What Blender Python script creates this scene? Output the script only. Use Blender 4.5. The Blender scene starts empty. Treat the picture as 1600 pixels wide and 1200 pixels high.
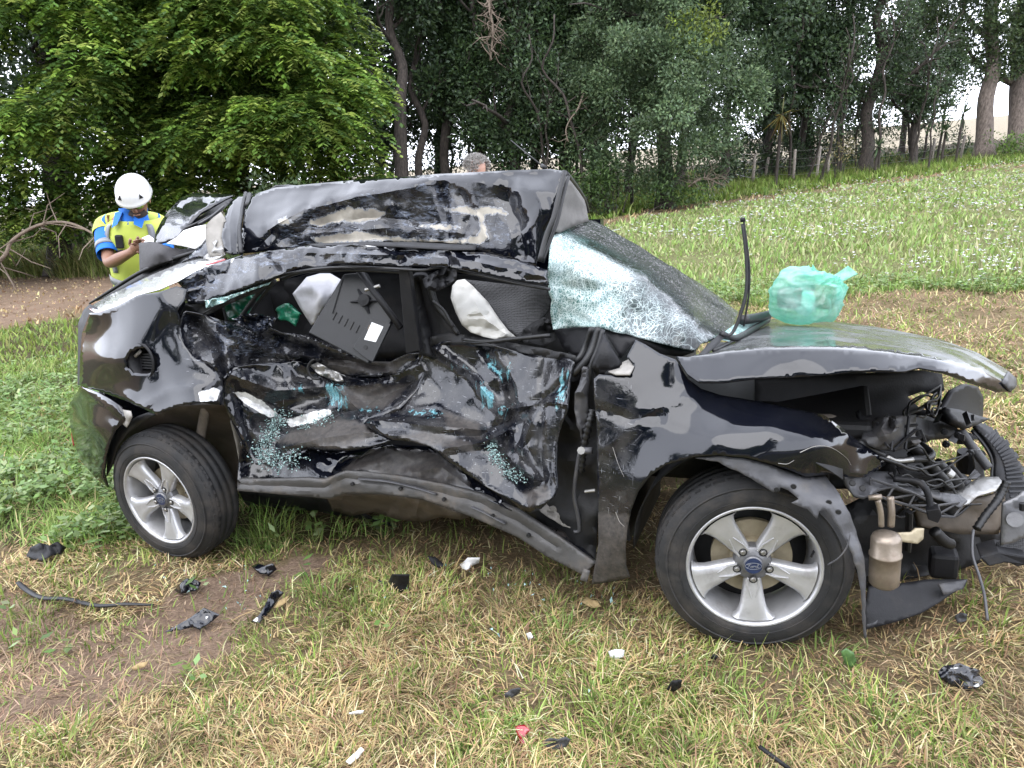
import bpy, bmesh, math, random
import numpy as np
from mathutils import Vector, Matrix, geometry as mgeo

random.seed(7); RNG = np.random.default_rng(7)
scene = bpy.context.scene
COL = scene.collection
ALB = 0.68        # real-world albedo of grass, leaves and soil under this sky

# ------------------------------------------------------------------ camera
FPX = 1200.0; PITCH = math.radians(16.3); CAMH = 1.56
FWD = np.array([0, math.cos(PITCH), -math.sin(PITCH)])
DWN = np.array([0, -math.sin(PITCH), -math.cos(PITCH)])
RGT = np.array([1.0, 0, 0]); CAM = np.array([0, 0, CAMH])
cam_data = bpy.data.cameras.new('camera'); cam = bpy.data.objects.new('camera', cam_data); COL.objects.link(cam)
cam.location = (0, 0, CAMH); cam.rotation_euler = (math.pi/2 - PITCH, 0, 0)
cam_data.sensor_width = 36; cam_data.lens = 36*FPX/1600; cam_data.clip_start = 0.05; cam_data.clip_end = 3000
scene.camera = cam
# ------------------------------------------------------------------ sky, sun, exposure
SUN_EL, SUN_AZ = 52.0, 205.0     # degrees, azimuth clockwise from +Y: behind the camera, to its left
world = bpy.data.worlds.new('World'); scene.world = world; world.use_nodes = True
wn = world.node_tree; wn.nodes.clear()
w_out = wn.nodes.new('ShaderNodeOutputWorld'); w_bg = wn.nodes.new('ShaderNodeBackground')
w_sky = wn.nodes.new('ShaderNodeTexSky'); w_sky.sky_type = 'NISHITA'; w_sky.sun_disc = False
w_sky.sun_elevation = math.radians(SUN_EL); w_sky.sun_rotation = math.radians(SUN_AZ)
w_tc = wn.nodes.new('ShaderNodeTexCoord'); w_no = wn.nodes.new('ShaderNodeTexNoise')
w_no.inputs['Scale'].default_value = 2.2; w_no.inputs['Detail'].default_value = 5
w_rm = wn.nodes.new('ShaderNodeMapRange'); w_rm.inputs[1].default_value = 0.25; w_rm.inputs[2].default_value = 0.5
w_rm.inputs[3].default_value = 0.55; w_rm.inputs[4].default_value = 0.97
w_mx = wn.nodes.new('ShaderNodeMix'); w_mx.data_type = 'RGBA'
w_mx.inputs['B'].default_value = (16.8, 17.6, 19.9, 1)      # bright overcast cloud
wn.links.new(w_tc.outputs['Generated'], w_no.inputs['Vector']); wn.links.new(w_no.outputs['Fac'], w_rm.inputs[0])
wn.links.new(w_rm.outputs[0], w_mx.inputs['Factor']); wn.links.new(w_sky.outputs[0], w_mx.inputs['A'])
wn.links.new(w_mx.outputs['Result'], w_bg.inputs['Color']); w_bg.inputs['Strength'].default_value = 0.15
wn.links.new(w_bg.outputs[0], w_out.inputs['Surface'])
sun_d = bpy.data.lights.new('sun', 'SUN'); sun_o = bpy.data.objects.new('sun', sun_d); COL.objects.link(sun_o)
sun_d.energy = 1.5; sun_d.angle = math.radians(65); sun_d.color = (1.0, 0.955, 0.88)
_az, _el = math.radians(SUN_AZ), math.radians(SUN_EL)
_sd = Vector((math.sin(_az)*math.cos(_el), math.cos(_az)*math.cos(_el), math.sin(_el)))
sun_o.rotation_euler = (-_sd).to_track_quat('-Z', 'Y').to_euler(); sun_o.location = (_sd*30)
scene.view_settings.view_transform = 'Standard'; scene.view_settings.look = 'None'
scene.view_settings.exposure = 0.62; scene.view_settings.gamma = 1.0; scene.view_settings.use_curve_mapping = False
scene.render.engine = 'CYCLES'
scene.cycles.max_bounces = 8; scene.cycles.transparent_max_bounces = 12

# ------------------------------------------------------------------ place geometry: ground plane and the frame of the car
GX = 0.089                                      # the field rises to the right
WF = np.array([0.7875, 2.2311, 0.28245])        # outer centre of the front wheel
WR = np.array([-1.60831, 3.20034, 0.06964])     # outer centre of the rear wheel
AW = np.array([-GX, 0, 1.0]); AW /= np.linalg.norm(AW)
AU = WF-WR; AU /= np.linalg.norm(AU); AU = AU-(AU@AW)*AW; AU /= np.linalg.norm(AU)
AV = np.cross(AW, AU)                           # across the car, away from the camera
G0 = WF-0.315*AW
def gz(x, y): return G0[2]+GX*(x-G0[0])+0*y
def ray(px, py):
    px = np.asarray(px, float); py = np.asarray(py, float)
    return FWD+RGT*((px-800)/FPX)[..., None]+DWN*((py-600)/FPX)[..., None]
def U(u, v, w): return G0+u*AU+v*AV+w*AW        # car frame -> world
def tv(px, py, v): return (((G0-CAM)@AV)+v)/(ray(px, py)@AV)
def tw(px, py, w): return (((G0-CAM)@AW)+w)/(ray(px, py)@AW)
def Q(px, py, d): return CAM+ray(px, py)*np.asarray(d)[..., None] if np.ndim(d) else CAM+ray(px, py)*d
def PV(px, py, v): return CAM+tv(px, py, v)*ray(px, py)
def PW(px, py, w): return CAM+tw(px, py, w)*ray(px, py)
def GR(px, py, h=0.0): return PW(px, py, h)
def proj(X):
    r = X-CAM; d = r@FWD
    return 800+FPX*(r@RGT)/d, 600+FPX*(r@DWN)/d, d

# ------------------------------------------------------------------ noise
def _h(i, j, s):
    i = i.astype(np.int64); j = j.astype(np.int64)
    n = (i*374761393+j*668265263+s*1442695041) & 0xffffffff
    n = ((n ^ (n >> 13))*1274126177) & 0xffffffff
    n = ((n ^ (n >> 16))*2246822519) & 0xffffffff
    return ((n ^ (n >> 15)) & 0xffffff)/float(0xffffff)*2-1
def vn(x, y, s=0):
    xi = np.floor(x); yi = np.floor(y); fx = x-xi; fy = y-yi
    fx = fx*fx*fx*(fx*(fx*6-15)+10); fy = fy*fy*fy*(fy*(fy*6-15)+10)
    a = _h(xi, yi, s); b = _h(xi+1, yi, s); c = _h(xi, yi+1, s); d = _h(xi+1, yi+1, s)
    return (a*(1-fx)+b*fx)*(1-fy)+(c*(1-fx)+d*fx)*fy
def fbm(x, y, s=0, o=4):
    r = 0; a = 1; t = 0
    for k in range(o):
        r = r+a*vn(x*2**k+17.3*k, y*2**k-9.1*k, s+k*7); t += a; a *= 0.5
    return r/t
def facet(x, y, s=0):
    x = x+0.55*vn(x*0.7, y*0.7, s+91); y = y+0.55*vn(x*0.7+33, y*0.7, s+92)
    k = 0.3660254; xs = x+(x+y)*k; ys = y+(x+y)*k
    i = np.floor(xs); j = np.floor(ys); fx = xs-i; fy = ys-j
    up = fx > fy
    a = _h(i, j, s); c = _h(i+1, j+1, s)
    b = np.where(up, _h(i+1, j, s), _h(i, j+1, s))
    return np.where(up, a*(1-fx)+b*(fx-fy)+c*fy, a*(1-fy)+b*(fy-fx)+c*fx)

# ------------------------------------------------------------------ objects
def tag(o, label=None, cat=None, group=None, kind=None):
    if label: o['label'] = label
    if cat: o['category'] = cat
    if group: o['group'] = group
    if kind: o['kind'] = kind
    return o
def empty(name, loc, label=None, cat=None, group=None):
    o = bpy.data.objects.new(name, None); o.empty_display_size = 0.1; COL.objects.link(o)
    o.location = tuple(loc); return tag(o, label, cat, group)
def rootloc(o):
    l = np.zeros(3)
    while o is not None: l = l+np.array(o.location); o = o.parent
    return l
def mk(name, V, F, mat, parent=None, smooth=True, attrs=None, colors=None, solid=0.0, offs=-1.0, bevel=0.0, loc=None, sub=0):
    """one mesh object from world-space vertices"""
    V = np.asarray(V, float)
    if parent is not None: base = rootloc(parent); ol = np.zeros(3)
    elif loc is not None: base = np.asarray(loc, float); ol = base
    else: base = np.zeros(3); ol = base
    me = bpy.data.meshes.new(name)
    V = V-base
    if isinstance(F, np.ndarray):
        n, k = F.shape
        me.vertices.add(len(V)); me.vertices.foreach_set('co', V.astype(np.float32).ravel())
        me.loops.add(n*k); me.loops.foreach_set('vertex_index', F.astype(np.int32).ravel())
        me.polygons.add(n); me.polygons.foreach_set('loop_start', np.arange(0, n*k, k, dtype=np.int32))
        me.update(calc_edges=True)
    else:
        me.from_pydata([tuple(v) for v in V], [], [tuple(int(i) for i in f) for f in F]); me.update()
    if smooth: me.polygons.foreach_set('use_smooth', np.ones(len(me.polygons), bool))
    if attrs:
        for an, av in attrs.items():
            a = me.attributes.new(an, 'FLOAT', 'POINT'); a.data.foreach_set('value', np.asarray(av, np.float32))
    if colors is not None:
        a = me.attributes.new('col', 'FLOAT_COLOR', 'POINT')
        c = np.ones((len(V), 4), np.float32); c[:, :3] = np.asarray(colors)*ALB; a.data.foreach_set('color', c.ravel())
    if mat is not None: me.materials.append(mat)
    o = bpy.data.objects.new(name, me); COL.objects.link(o); o.location = tuple(ol)
    if parent is not None: o.parent = parent
    if solid: m = o.modifiers.new('thickness', 'SOLIDIFY'); m.thickness = solid; m.offset = offs
    if bevel: m = o.modifiers.new('bevel', 'BEVEL'); m.width = bevel; m.segments = 2; m.limit_method = 'ANGLE'
    if sub: m = o.modifiers.new('sub', 'SUBSURF'); m.levels = sub; m.render_levels = sub
    return o
class MB:
    """collects shapes, in world space, for one mesh"""
    def __init__(s): s.V = []; s.F = []; s.n = 0
    def add(s, V, F):
        V = np.asarray(V, float); s.V.append(V); s.F += [tuple(i+s.n for i in f) for f in F]; s.n += len(V); return s
    def box(s, o, a, b, c):
        o = np.asarray(o); V = [o+i*a+j*b+k*c for k in (0, 1) for j in (0, 1) for i in (0, 1)]
        F = [(0, 2, 3, 1), (4, 5, 7, 6), (0, 1, 5, 4), (2, 6, 7, 3), (0, 4, 6, 2), (1, 3, 7, 5)]
        return s.add(V, F)
    def cbox(s, u0, u1, v0, v1, w0, w1):
        return s.box(U(u0, v0, w0), (u1-u0)*AU, (v1-v0)*AV, (w1-w0)*AW)
    def tube(s, pts, r, n=8, cap=True, flat=1.0, nrm=None):
        pts = [np.asarray(p, float) for p in pts]; m = len(pts)
        rr = [r]*m if np.isscalar(r) else list(r)
        V = []; F = []; prev = None
        for i, p in enumerate(pts):
            d = pts[min(i+1, m-1)]-pts[max(i-1, 0)]; d = d/(np.linalg.norm(d)+1e-9)
            if prev is None:
                a = nrm if nrm is not None else (np.array([0, 0, 1.]) if abs(d[2]) < 0.9 else np.array([1., 0, 0]))
            else: a = prev
            a = a-(a@d)*d; a = a/(np.linalg.norm(a)+1e-9); prev = a; b = np.cross(d, a)
            for k in range(n):
                t = 2*math.pi*k/n; V.append(p+rr[i]*(math.cos(t)*a*flat+math.sin(t)*b))
        for i in range(m-1):
            for k in range(n):
                k2 = (k+1) % n; F.append((i*n+k, i*n+k2, (i+1)*n+k2, (i+1)*n+k))
        if cap: F.append(tuple(range(n-1, -1, -1))); F.append(tuple((m-1)*n+k for k in range(n)))
        return s.add(V, F)
    def lathe(s, o, ax, prof, n=32, ref=None, cap=False):
        """prof: (radius, along) pairs"""
        ax = np.asarray(ax)/np.linalg.norm(ax); a = ref if ref is not None else (np.array([0, 0, 1.]) if abs(ax[2]) < .9 else np.array([1., 0, 0]))
        a = a-(a@ax)*ax; a /= np.linalg.norm(a); b = np.cross(ax, a); V = []; F = []
        for r, h in prof:
            for k in range(n):
                t = 2*math.pi*k/n; V.append(o+h*ax+r*(math.cos(t)*a+math.sin(t)*b))
        for i in range(len(prof)-1):
            for k in range(n):
                k2 = (k+1) % n; F.append((i*n+k, i*n+k2, (i+1)*n+k2, (i+1)*n+k))
        if cap: F.append(tuple(range(n-1, -1, -1))); F.append(tuple((len(prof)-1)*n+k for k in range(n)))
        return s.add(V, F)
    def prism(s, poly, ext):
        """poly: world points, ext: extrusion vector"""
        n = len(poly); V = [np.asarray(p) for p in poly]+[np.asarray(p)+ext for p in poly]
        F = [tuple(range(n)), tuple(range(2*n-1, n-1, -1))]+[(i, i+n, (i+1) % n+n, (i+1) % n) for i in range(n)]
        return s.add(V, F)
    def build(s, name, mat, parent=None, **k):
        k.setdefault('smooth', False)
        return mk(name, np.concatenate(s.V), s.F, mat, parent, **k)
def smooth_path(P, n=6):
    P = np.asarray(P, float); Pp = np.vstack([2*P[0]-P[1], P, 2*P[-1]-P[-2]]); out = []
    for i in range(len(P)-1):
        p0, p1, p2, p3 = Pp[i:i+4]
        for t in np.linspace(0, 1, n, endpoint=False):
            out.append(0.5*((2*p1)+(-p0+p2)*t+(2*p0-5*p1+4*p2-p3)*t*t+(-p0+3*p1-3*p2+p3)*t**3))
    out.append(P[-1]); return np.array(out)
def inpoly(x, y, poly):
    r = np.zeros(x.shape, bool); n = len(poly)
    for i in range(n):
        x0, y0 = poly[i]; x1, y1 = poly[(i+1) % n]
        if y0 == y1: continue
        c = ((y0 > y) != (y1 > y)) & (x < (x1-x0)*(y-y0)/(y1-y0)+x0); r ^= c
    return r
def segdist(x, y, line, closed=False):
    d = np.full(x.shape, 1e9); n = len(line)
    for i in range(n if closed else n-1):
        ax, ay = line[i][:2]; bx, by = line[(i+1) % n][:2]; dx, dy = bx-ax, by-ay
        t = np.clip(((x-ax)*dx+(y-ay)*dy)/(dx*dx+dy*dy+1e-9), 0, 1)
        d = np.minimum(d, np.hypot(x-ax-t*dx, y-ay-t*dy))
    return d
def sdpoly(x, y, poly):
    d = segdist(x, y, poly, True); return np.where(inpoly(x, y, poly), d, -d)
def tps(ctrl, x, y, reg=1e-3):
    """thin plate spline of inverse depth through control points"""
    c = np.array([(a[0], a[1]) for a in ctrl], float)/300.; q = []
    for a in ctrl:
        t = a[2]
        q.append(1/(tw(a[0], a[1], t[1]) if isinstance(t, tuple) else tv(a[0], a[1], t)))
    q = np.array(q); n = len(c)
    def K(r2): return np.where(r2 > 1e-12, r2*np.log(r2+1e-12), 0)
    A = np.zeros((n+3, n+3)); d2 = ((c[:, None]-c[None])**2).sum(-1)
    A[:n, :n] = K(d2)+reg*np.eye(n); A[:n, n] = 1; A[:n, n+1:] = c; A[n, :n] = 1; A[n+1:, :n] = c.T
    s = np.linalg.solve(A, np.concatenate([q, np.zeros(3)]))
    xs = np.stack([x, y], -1)/300.; r = s[n]+xs@s[n+1:]
    r = r+K(((xs[:, None]-c[None])**2).sum(-1))@s[:n]
    return r
def sheet(outline, ctrl, res=6, creases=(), facets=(), smoothn=(), patches=None, jag=0, closed_smooth=False, reg=1e-3, seed=0, edge_in=None):
    """a bent metal sheet: its outline and shape come from points on the car, its dents from creases and facet noise (metres)"""
    ol = np.array(outline, float)
    if closed_smooth:
        P = np.vstack([ol[-2:], ol, ol[:2]]); s = smooth_path(P, 4); ol = s[8:8+4*len(ol)]
    B = []
    for i in range(len(ol)):
        a, b = ol[i], ol[(i+1) % len(ol)]; k = max(1, int(round(np.hypot(*(b-a))/res)))
        for t in range(k): B.append(a+(b-a)*t/k)
    B = np.array(B)
    if jag:
        k = np.arange(len(B)); B = B+jag*np.stack([vn(k*0.43, k*0+.5, seed+5), vn(k*0.43, k*0+7.5, seed+6)], -1)
    x0, y0 = B.min(0); x1, y1 = B.max(0)
    gx, gy = np.meshgrid(np.arange(x0, x1, res), np.arange(y0, y1, res*0.866)); gx = gx+(np.arange(gx.shape[0]) % 2)[:, None]*res/2
    gx = gx.ravel()+RNG.uniform(-.18, .18, gx.size)*res; gy = gy.ravel()+RNG.uniform(-.18, .18, gy.size)*res
    ok = inpoly(gx, gy, B) & (segdist(gx, gy, B, True) > res*0.55); gx, gy = gx[ok], gy[ok]
    nb = len(B); CE = []; CP = []                       # fold lines become edges of the mesh, so that folds stay crisp
    for line, amp, wd in creases:
        if abs(amp) < .01: continue
        L_ = np.array([q[:2] for q in line], float); pts = []
        for i in range(len(L_)-1):
            k = max(1, int(np.hypot(*(L_[i+1]-L_[i]))/(res*1.1))); pts += [L_[i]+(L_[i+1]-L_[i])*t/k for t in range(k)]
        pts.append(L_[-1]); pts = np.array(pts)
        if len(pts) > 3: kk = np.arange(len(pts)); pts[1:-1] += 1.6*np.stack([vn(kk*.5, kk*0+3.5, 8), vn(kk*.5, kk*0+9.5, 9)], -1)[1:-1]
        inn = inpoly(pts[:, 0], pts[:, 1], B) & (segdist(pts[:, 0], pts[:, 1], B, True) > res*.7)
        d = segdist(gx, gy, pts); gx, gy = gx[d > res*.6], gy[d > res*.6]
        for i in range(len(pts)):
            if inn[i]:
                if i and inn[i-1]: CE.append((len(CP)-1, len(CP)))
                CP.append(pts[i])
    if CP: CPa = np.array(CP); x = np.concatenate([B[:, 0], CPa[:, 0], gx]); y = np.concatenate([B[:, 1], CPa[:, 1], gy])
    else: x = np.concatenate([B[:, 0], gx]); y = np.concatenate([B[:, 1], gy])
    r = mgeo.delaunay_2d_cdt([Vector(p) for p in zip(x, y)], [(i, (i+1) % nb) for i in range(nb)]+[(a+nb, b+nb) for a, b in CE], [], 1, 1e-4)
    vs = np.array([(p[0], p[1]) for p in r[0]]); F = r[2]; x, y = vs[:, 0], vs[:, 1]
    t = 1/tps(ctrl, x, y, reg); dt = np.zeros(len(x))
    for line, amp, wd in creases:
        d = segdist(x, y, line); dt += amp*np.clip(1-d/wd, 0, 1)**1.3
    for amp, sc, sd in facets: dt += amp*facet(x/sc, y/sc, sd)
    for amp, sc, sd in smoothn: dt += amp*fbm(x/sc, y/sc, sd, 3)
    if edge_in is not None:
        d = segdist(x, y, B, True); dt *= np.clip(d/edge_in, 0, 1)
    V = CAM+ray(x, y)*(t+dt)[:, None]
    at = {}
    for an, pl in (patches or {}).items():
        m = np.full(len(x), -1e9)
        for p in pl: m = np.maximum(m, sdpoly(x, y, p))
        at[an] = np.clip(m/24+0.5, 0, 1)
    # orient towards the camera
    n = 0
    for f in F[:: max(1, len(F)//60)]:
        a, b, c = V[f[0]], V[f[1]], V[f[2]]; n += np.sign(np.cross(b-a, c-a)@(CAM-a))
    if n < 0: F = [tuple(reversed(f)) for f in F]
    return V, F, at
def panel(name, mat, parent, outline, ctrl, solid=0.004, **k):
    sharp = k.pop('sharp', 30)
    V, F, at = sheet(outline, ctrl, **k)
    o = mk(name, V, F, mat, parent, attrs=at, solid=solid); o.data.set_sharp_from_angle(angle=math.radians(sharp)); return o
def pvs(pts): return [PV(*p) for p in pts]
def tubepx(mb, pts, r, sm=5, **k):
    P = np.array(pvs(pts)); P = smooth_path(P, sm) if sm else P
    if not np.isscalar(r): r = np.interp(np.linspace(0, 1, len(P)), np.linspace(0, 1, len(r)), r)
    return mb.tube(P, r, **k)
# ------------------------------------------------------------------ materials
class NT:
    def __init__(s, name):
        s.m = bpy.data.materials.new(name); s.m.use_nodes = True; s.t = s.m.node_tree; s.t.nodes.clear()
        s.out = s.n('ShaderNodeOutputMaterial'); s.tc = None
    def n(s, typ, **k):
        o = s.t.nodes.new(typ)
        for a, b in k.items(): setattr(o, a, b)
        return o
    def l(s, a, b): s.t.links.new(a, b)
    def set(s, sock, v):
        if hasattr(v, 'is_output'): s.l(v, sock)
        else:
            if isinstance(v, (tuple, list)) and len(v) == 3 and sock.type == 'RGBA': v = (*v, 1)
            sock.default_value = v
    def obj(s):
        if not s.tc: s.tc = s.n('ShaderNodeTexCoord')
        return s.tc.outputs['Object']
    def scaled(s, sc, rot=(0, 0, 0)):
        m = s.n('ShaderNodeMapping'); s.l(s.obj(), m.inputs[0]); m.inputs['Scale'].default_value = sc; m.inputs['Rotation'].default_value = rot; return m.outputs[0]
    def noise(s, scale, detail=4, rough=0.55, vec=None, dist=0.0, out='Fac'):
        o = s.n('ShaderNodeTexNoise'); s.l(vec or s.obj(), o.inputs['Vector']); o.inputs['Scale'].default_value = scale
        o.inputs['Detail'].default_value = detail; o.inputs['Roughness'].default_value = rough; o.inputs['Distortion'].default_value = dist; return o.outputs[out]
    def voro(s, scale, feature='F1', vec=None, out='Distance', rnd=1.0):
        o = s.n('ShaderNodeTexVoronoi'); o.feature = feature; s.l(vec or s.obj(), o.inputs['Vector']); o.inputs['Scale'].default_value = scale; o.inputs['Randomness'].default_value = rnd; return o.outputs[out]
    def ramp(s, v, a, b, c=0.0, d=1.0):
        o = s.n('ShaderNodeMapRange'); s.set(o.inputs[0], v)
        for i, q in zip((1, 2, 3, 4), (a, b, c, d)): o.inputs[i].default_value = q
        return o.outputs[0]
    def math(s, op, a, b=0.0):
        o = s.n('ShaderNodeMath', operation=op); s.set(o.inputs[0], a); s.set(o.inputs[1], b); return o.outputs[0]
    def mix(s, f, a, b):
        o = s.n('ShaderNodeMix', data_type='RGBA'); s.set(o.inputs['Factor'], f); s.set(o.inputs['A'], a); s.set(o.inputs['B'], b); return o.outputs['Result']
    def attr(s, name, out='Fac'):
        o = s.n('ShaderNodeAttribute'); o.attribute_name = name; return o.outputs[out]
    def bump(s, h, strength=0.3, dist=0.01, nrm=None):
        o = s.n('ShaderNodeBump'); s.l(h, o.inputs['Height']); o.inputs['Strength'].default_value = strength; o.inputs['Distance'].default_value = dist
        if nrm is not None: s.l(nrm, o.inputs['Normal'])
        return o.outputs[0]
    def pbsdf(s, **k):
        o = s.n('ShaderNodeBsdfPrincipled')
        for a, v in k.items(): s.set(o.inputs[a.replace('_', ' ')], v)
        return o
    def done(s, sh): s.l(sh.outputs[0], s.out.inputs['Surface']); return s.m

def simple(name, col, rough=0.5, metal=0.0, var=0.25, vs=30, bump=0.15, bs=120, dirt=0.0, dcol=(0.16, 0.12, 0.08), coat=0.0, spec=0.5):
    t = NT(name); col = tuple(x*(ALB if max(col) < .5 else .9) for x in col); dcol = tuple(x*ALB for x in dcol); c2 = tuple(max(0, x*(1-var)) for x in col); c1 = tuple(x*(1+var) for x in col)
    c = t.mix(t.ramp(t.noise(vs), 0.3, 0.7), c2, c1); r = rough
    if dirt:
        dm = t.ramp(t.noise(9, 6, 0.65), 0.62-0.3*dirt, 0.72, 0, min(1, dirt+0.2)); c = t.mix(dm, c, dcol); r = t.ramp(dm, 0, 1, rough, 0.85)
    k = dict(Base_Color=c, Roughness=r, Metallic=metal, Coat_Weight=coat, Coat_Roughness=0.05, Specular_IOR_Level=spec)
    if bump: k['Normal'] = t.bump(t.noise(bs, 3), bump, 0.004)
    return t.done(t.pbsdf(**k))

def attr_mask(t, name, k, ns, lo=0.5, hi=0.54, detail=6, rough=0.65, vec=None):
    """ragged mask from a per-vertex patch attribute (0 where there is none)"""
    v = t.math('ADD', t.attr(name), t.math('MULTIPLY', t.math('SUBTRACT', t.noise(ns, detail, rough, vec), 0.5), k))
    return t.ramp(v, lo, hi)

def paint(name, base=(0.0018, 0.0024, 0.0055), dust=0.15, ior=1.56):
    """black car paint with scraped primer, teal paint transfer, scratches, dirt and rain-spotted dust"""
    t = NT(name)
    prim = attr_mask(t, 'prim', 0.95, 24, .5, .53, 10, .68); white = attr_mask(t, 'white', 0.4, 20, .5, .53)
    film = attr_mask(t, 'film', 0.5, 16); teal = attr_mask(t, 'teal', 3.0, 44, .70, .92, 6, .75, t.scaled((1, 1, .22), (0, .35, 0)))
    dirt = attr_mask(t, 'dirt', 0.7, 14, .42, .72); scr = t.attr('scr')
    spots = t.ramp(t.voro(24, 'F1'), 0.05, 0.22, 1, 0); spots = t.math('MULTIPLY', spots, t.ramp(t.noise(7), .5, .62))
    dn = t.ramp(t.noise(5, 7, .6), .35, .75)
    c = t.mix(t.math('MULTIPLY', dn, dust*0.22), base, (0.17, 0.175, 0.18))
    c = t.mix(t.math('MULTIPLY', spots, dust*0.35), c, (0.2, 0.18, 0.16))
    fl = t.math('MULTIPLY', t.ramp(t.noise(20, 6, .7, t.scaled((1, 1, 3.2), (.1, .45, .1)), 1.2), .5, .66), t.ramp(t.noise(5, 4, .6), .42, .6))
    c = t.mix(t.math('MULTIPLY', film, t.math('MULTIPLY', fl, .8)), c, (0.17, 0.20, 0.27))
    # long fine scratches
    s1 = t.ramp(t.noise(26, 2, .5, t.scaled((1, 1, 9), (.35, 0.5, .2))), .68, .74); s2 = t.ramp(t.noise(22, 2, .5, t.scaled((11, 2, 1.2), (-.2, .3, .5))), .69, .75)
    s3 = t.math('MULTIPLY', t.math('MAXIMUM', s1, s2), t.math('MULTIPLY', scr, .55)); c = t.mix(s3, c, (0.33, 0.34, 0.36))
    gm = t.math('MULTIPLY', scr, t.ramp(t.noise(11, 7, .65), .42, .66)); c = t.mix(t.math('MULTIPLY', gm, .32), c, (0.10, 0.095, 0.09))
    c = t.mix(t.math('MULTIPLY', dirt, .72), c, t.mix(t.ramp(t.noise(60, 5, .7), .3, .7), (0.016, 0.0145, 0.0135), (0.085, 0.072, 0.062)))
    pc = t.mix(t.ramp(t.noise(13, 5), .35, .7), (0.40, 0.37, 0.315), (0.20, 0.18, 0.15))
    c = t.mix(prim, c, pc)
    edge = t.math('MULTIPLY', attr_mask(t, 'prim', 0.95, 24, .42, .45, 10, .68), t.math('SUBTRACT', 1.0, prim)); c = t.mix(t.math('MULTIPLY', edge, .6), c, (0.3, 0.31, 0.33))
    c = t.mix(white, c, t.mix(t.ramp(t.noise(40, 4), .35, .6), (0.36, 0.36, 0.36), (0.70, 0.70, 0.69))); c = t.mix(t.math('MULTIPLY', teal, .9), c, t.mix(t.ramp(t.noise(150), .4, .6), (0.04, 0.22, 0.28), (0.22, 0.42, 0.45)))
    rough_m = t.math('MAXIMUM', t.math('MAXIMUM', prim, white), t.math('MAXIMUM', t.math('MULTIPLY', dirt, .9), t.math('MULTIPLY', teal, .8)))
    rr = t.math('ADD', t.math('ADD', t.math('MULTIPLY', rough_m, .5), t.math('MULTIPLY', gm, .22)), t.math('ADD', .06, t.math('MULTIPLY', dn, dust*.14)))
    h = t.math('ADD', t.math('MULTIPLY', t.noise(3.5, 2), .12), t.math('MULTIPLY', t.math('MULTIPLY', film, fl), .10))
    h = t.math('SUBTRACT', h, t.math('MULTIPLY', prim, .12))
    h2 = t.math('ADD', h, t.math('MULTIPLY', t.math('MULTIPLY', scr, t.noise(70, 3)), .12))
    p = t.pbsdf(Base_Color=c, Roughness=rr, IOR=ior, Normal=t.bump(h2, .55, .012))
    return t.done(p)

def glassmat(name, tint, alpha, rough=0.03):
    t = NT(name); g = t.pbsdf(Base_Color=tint, Roughness=rough, IOR=1.5); tr = t.n('ShaderNodeBsdfTransparent'); t.set(tr.inputs[0], (0.75, .9, .88, 1))
    m = t.n('ShaderNodeMixShader'); m.inputs[0].default_value = alpha; t.l(tr.outputs[0], m.inputs[1]); t.l(g.outputs[0], m.inputs[2]); return t.done(m)

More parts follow.
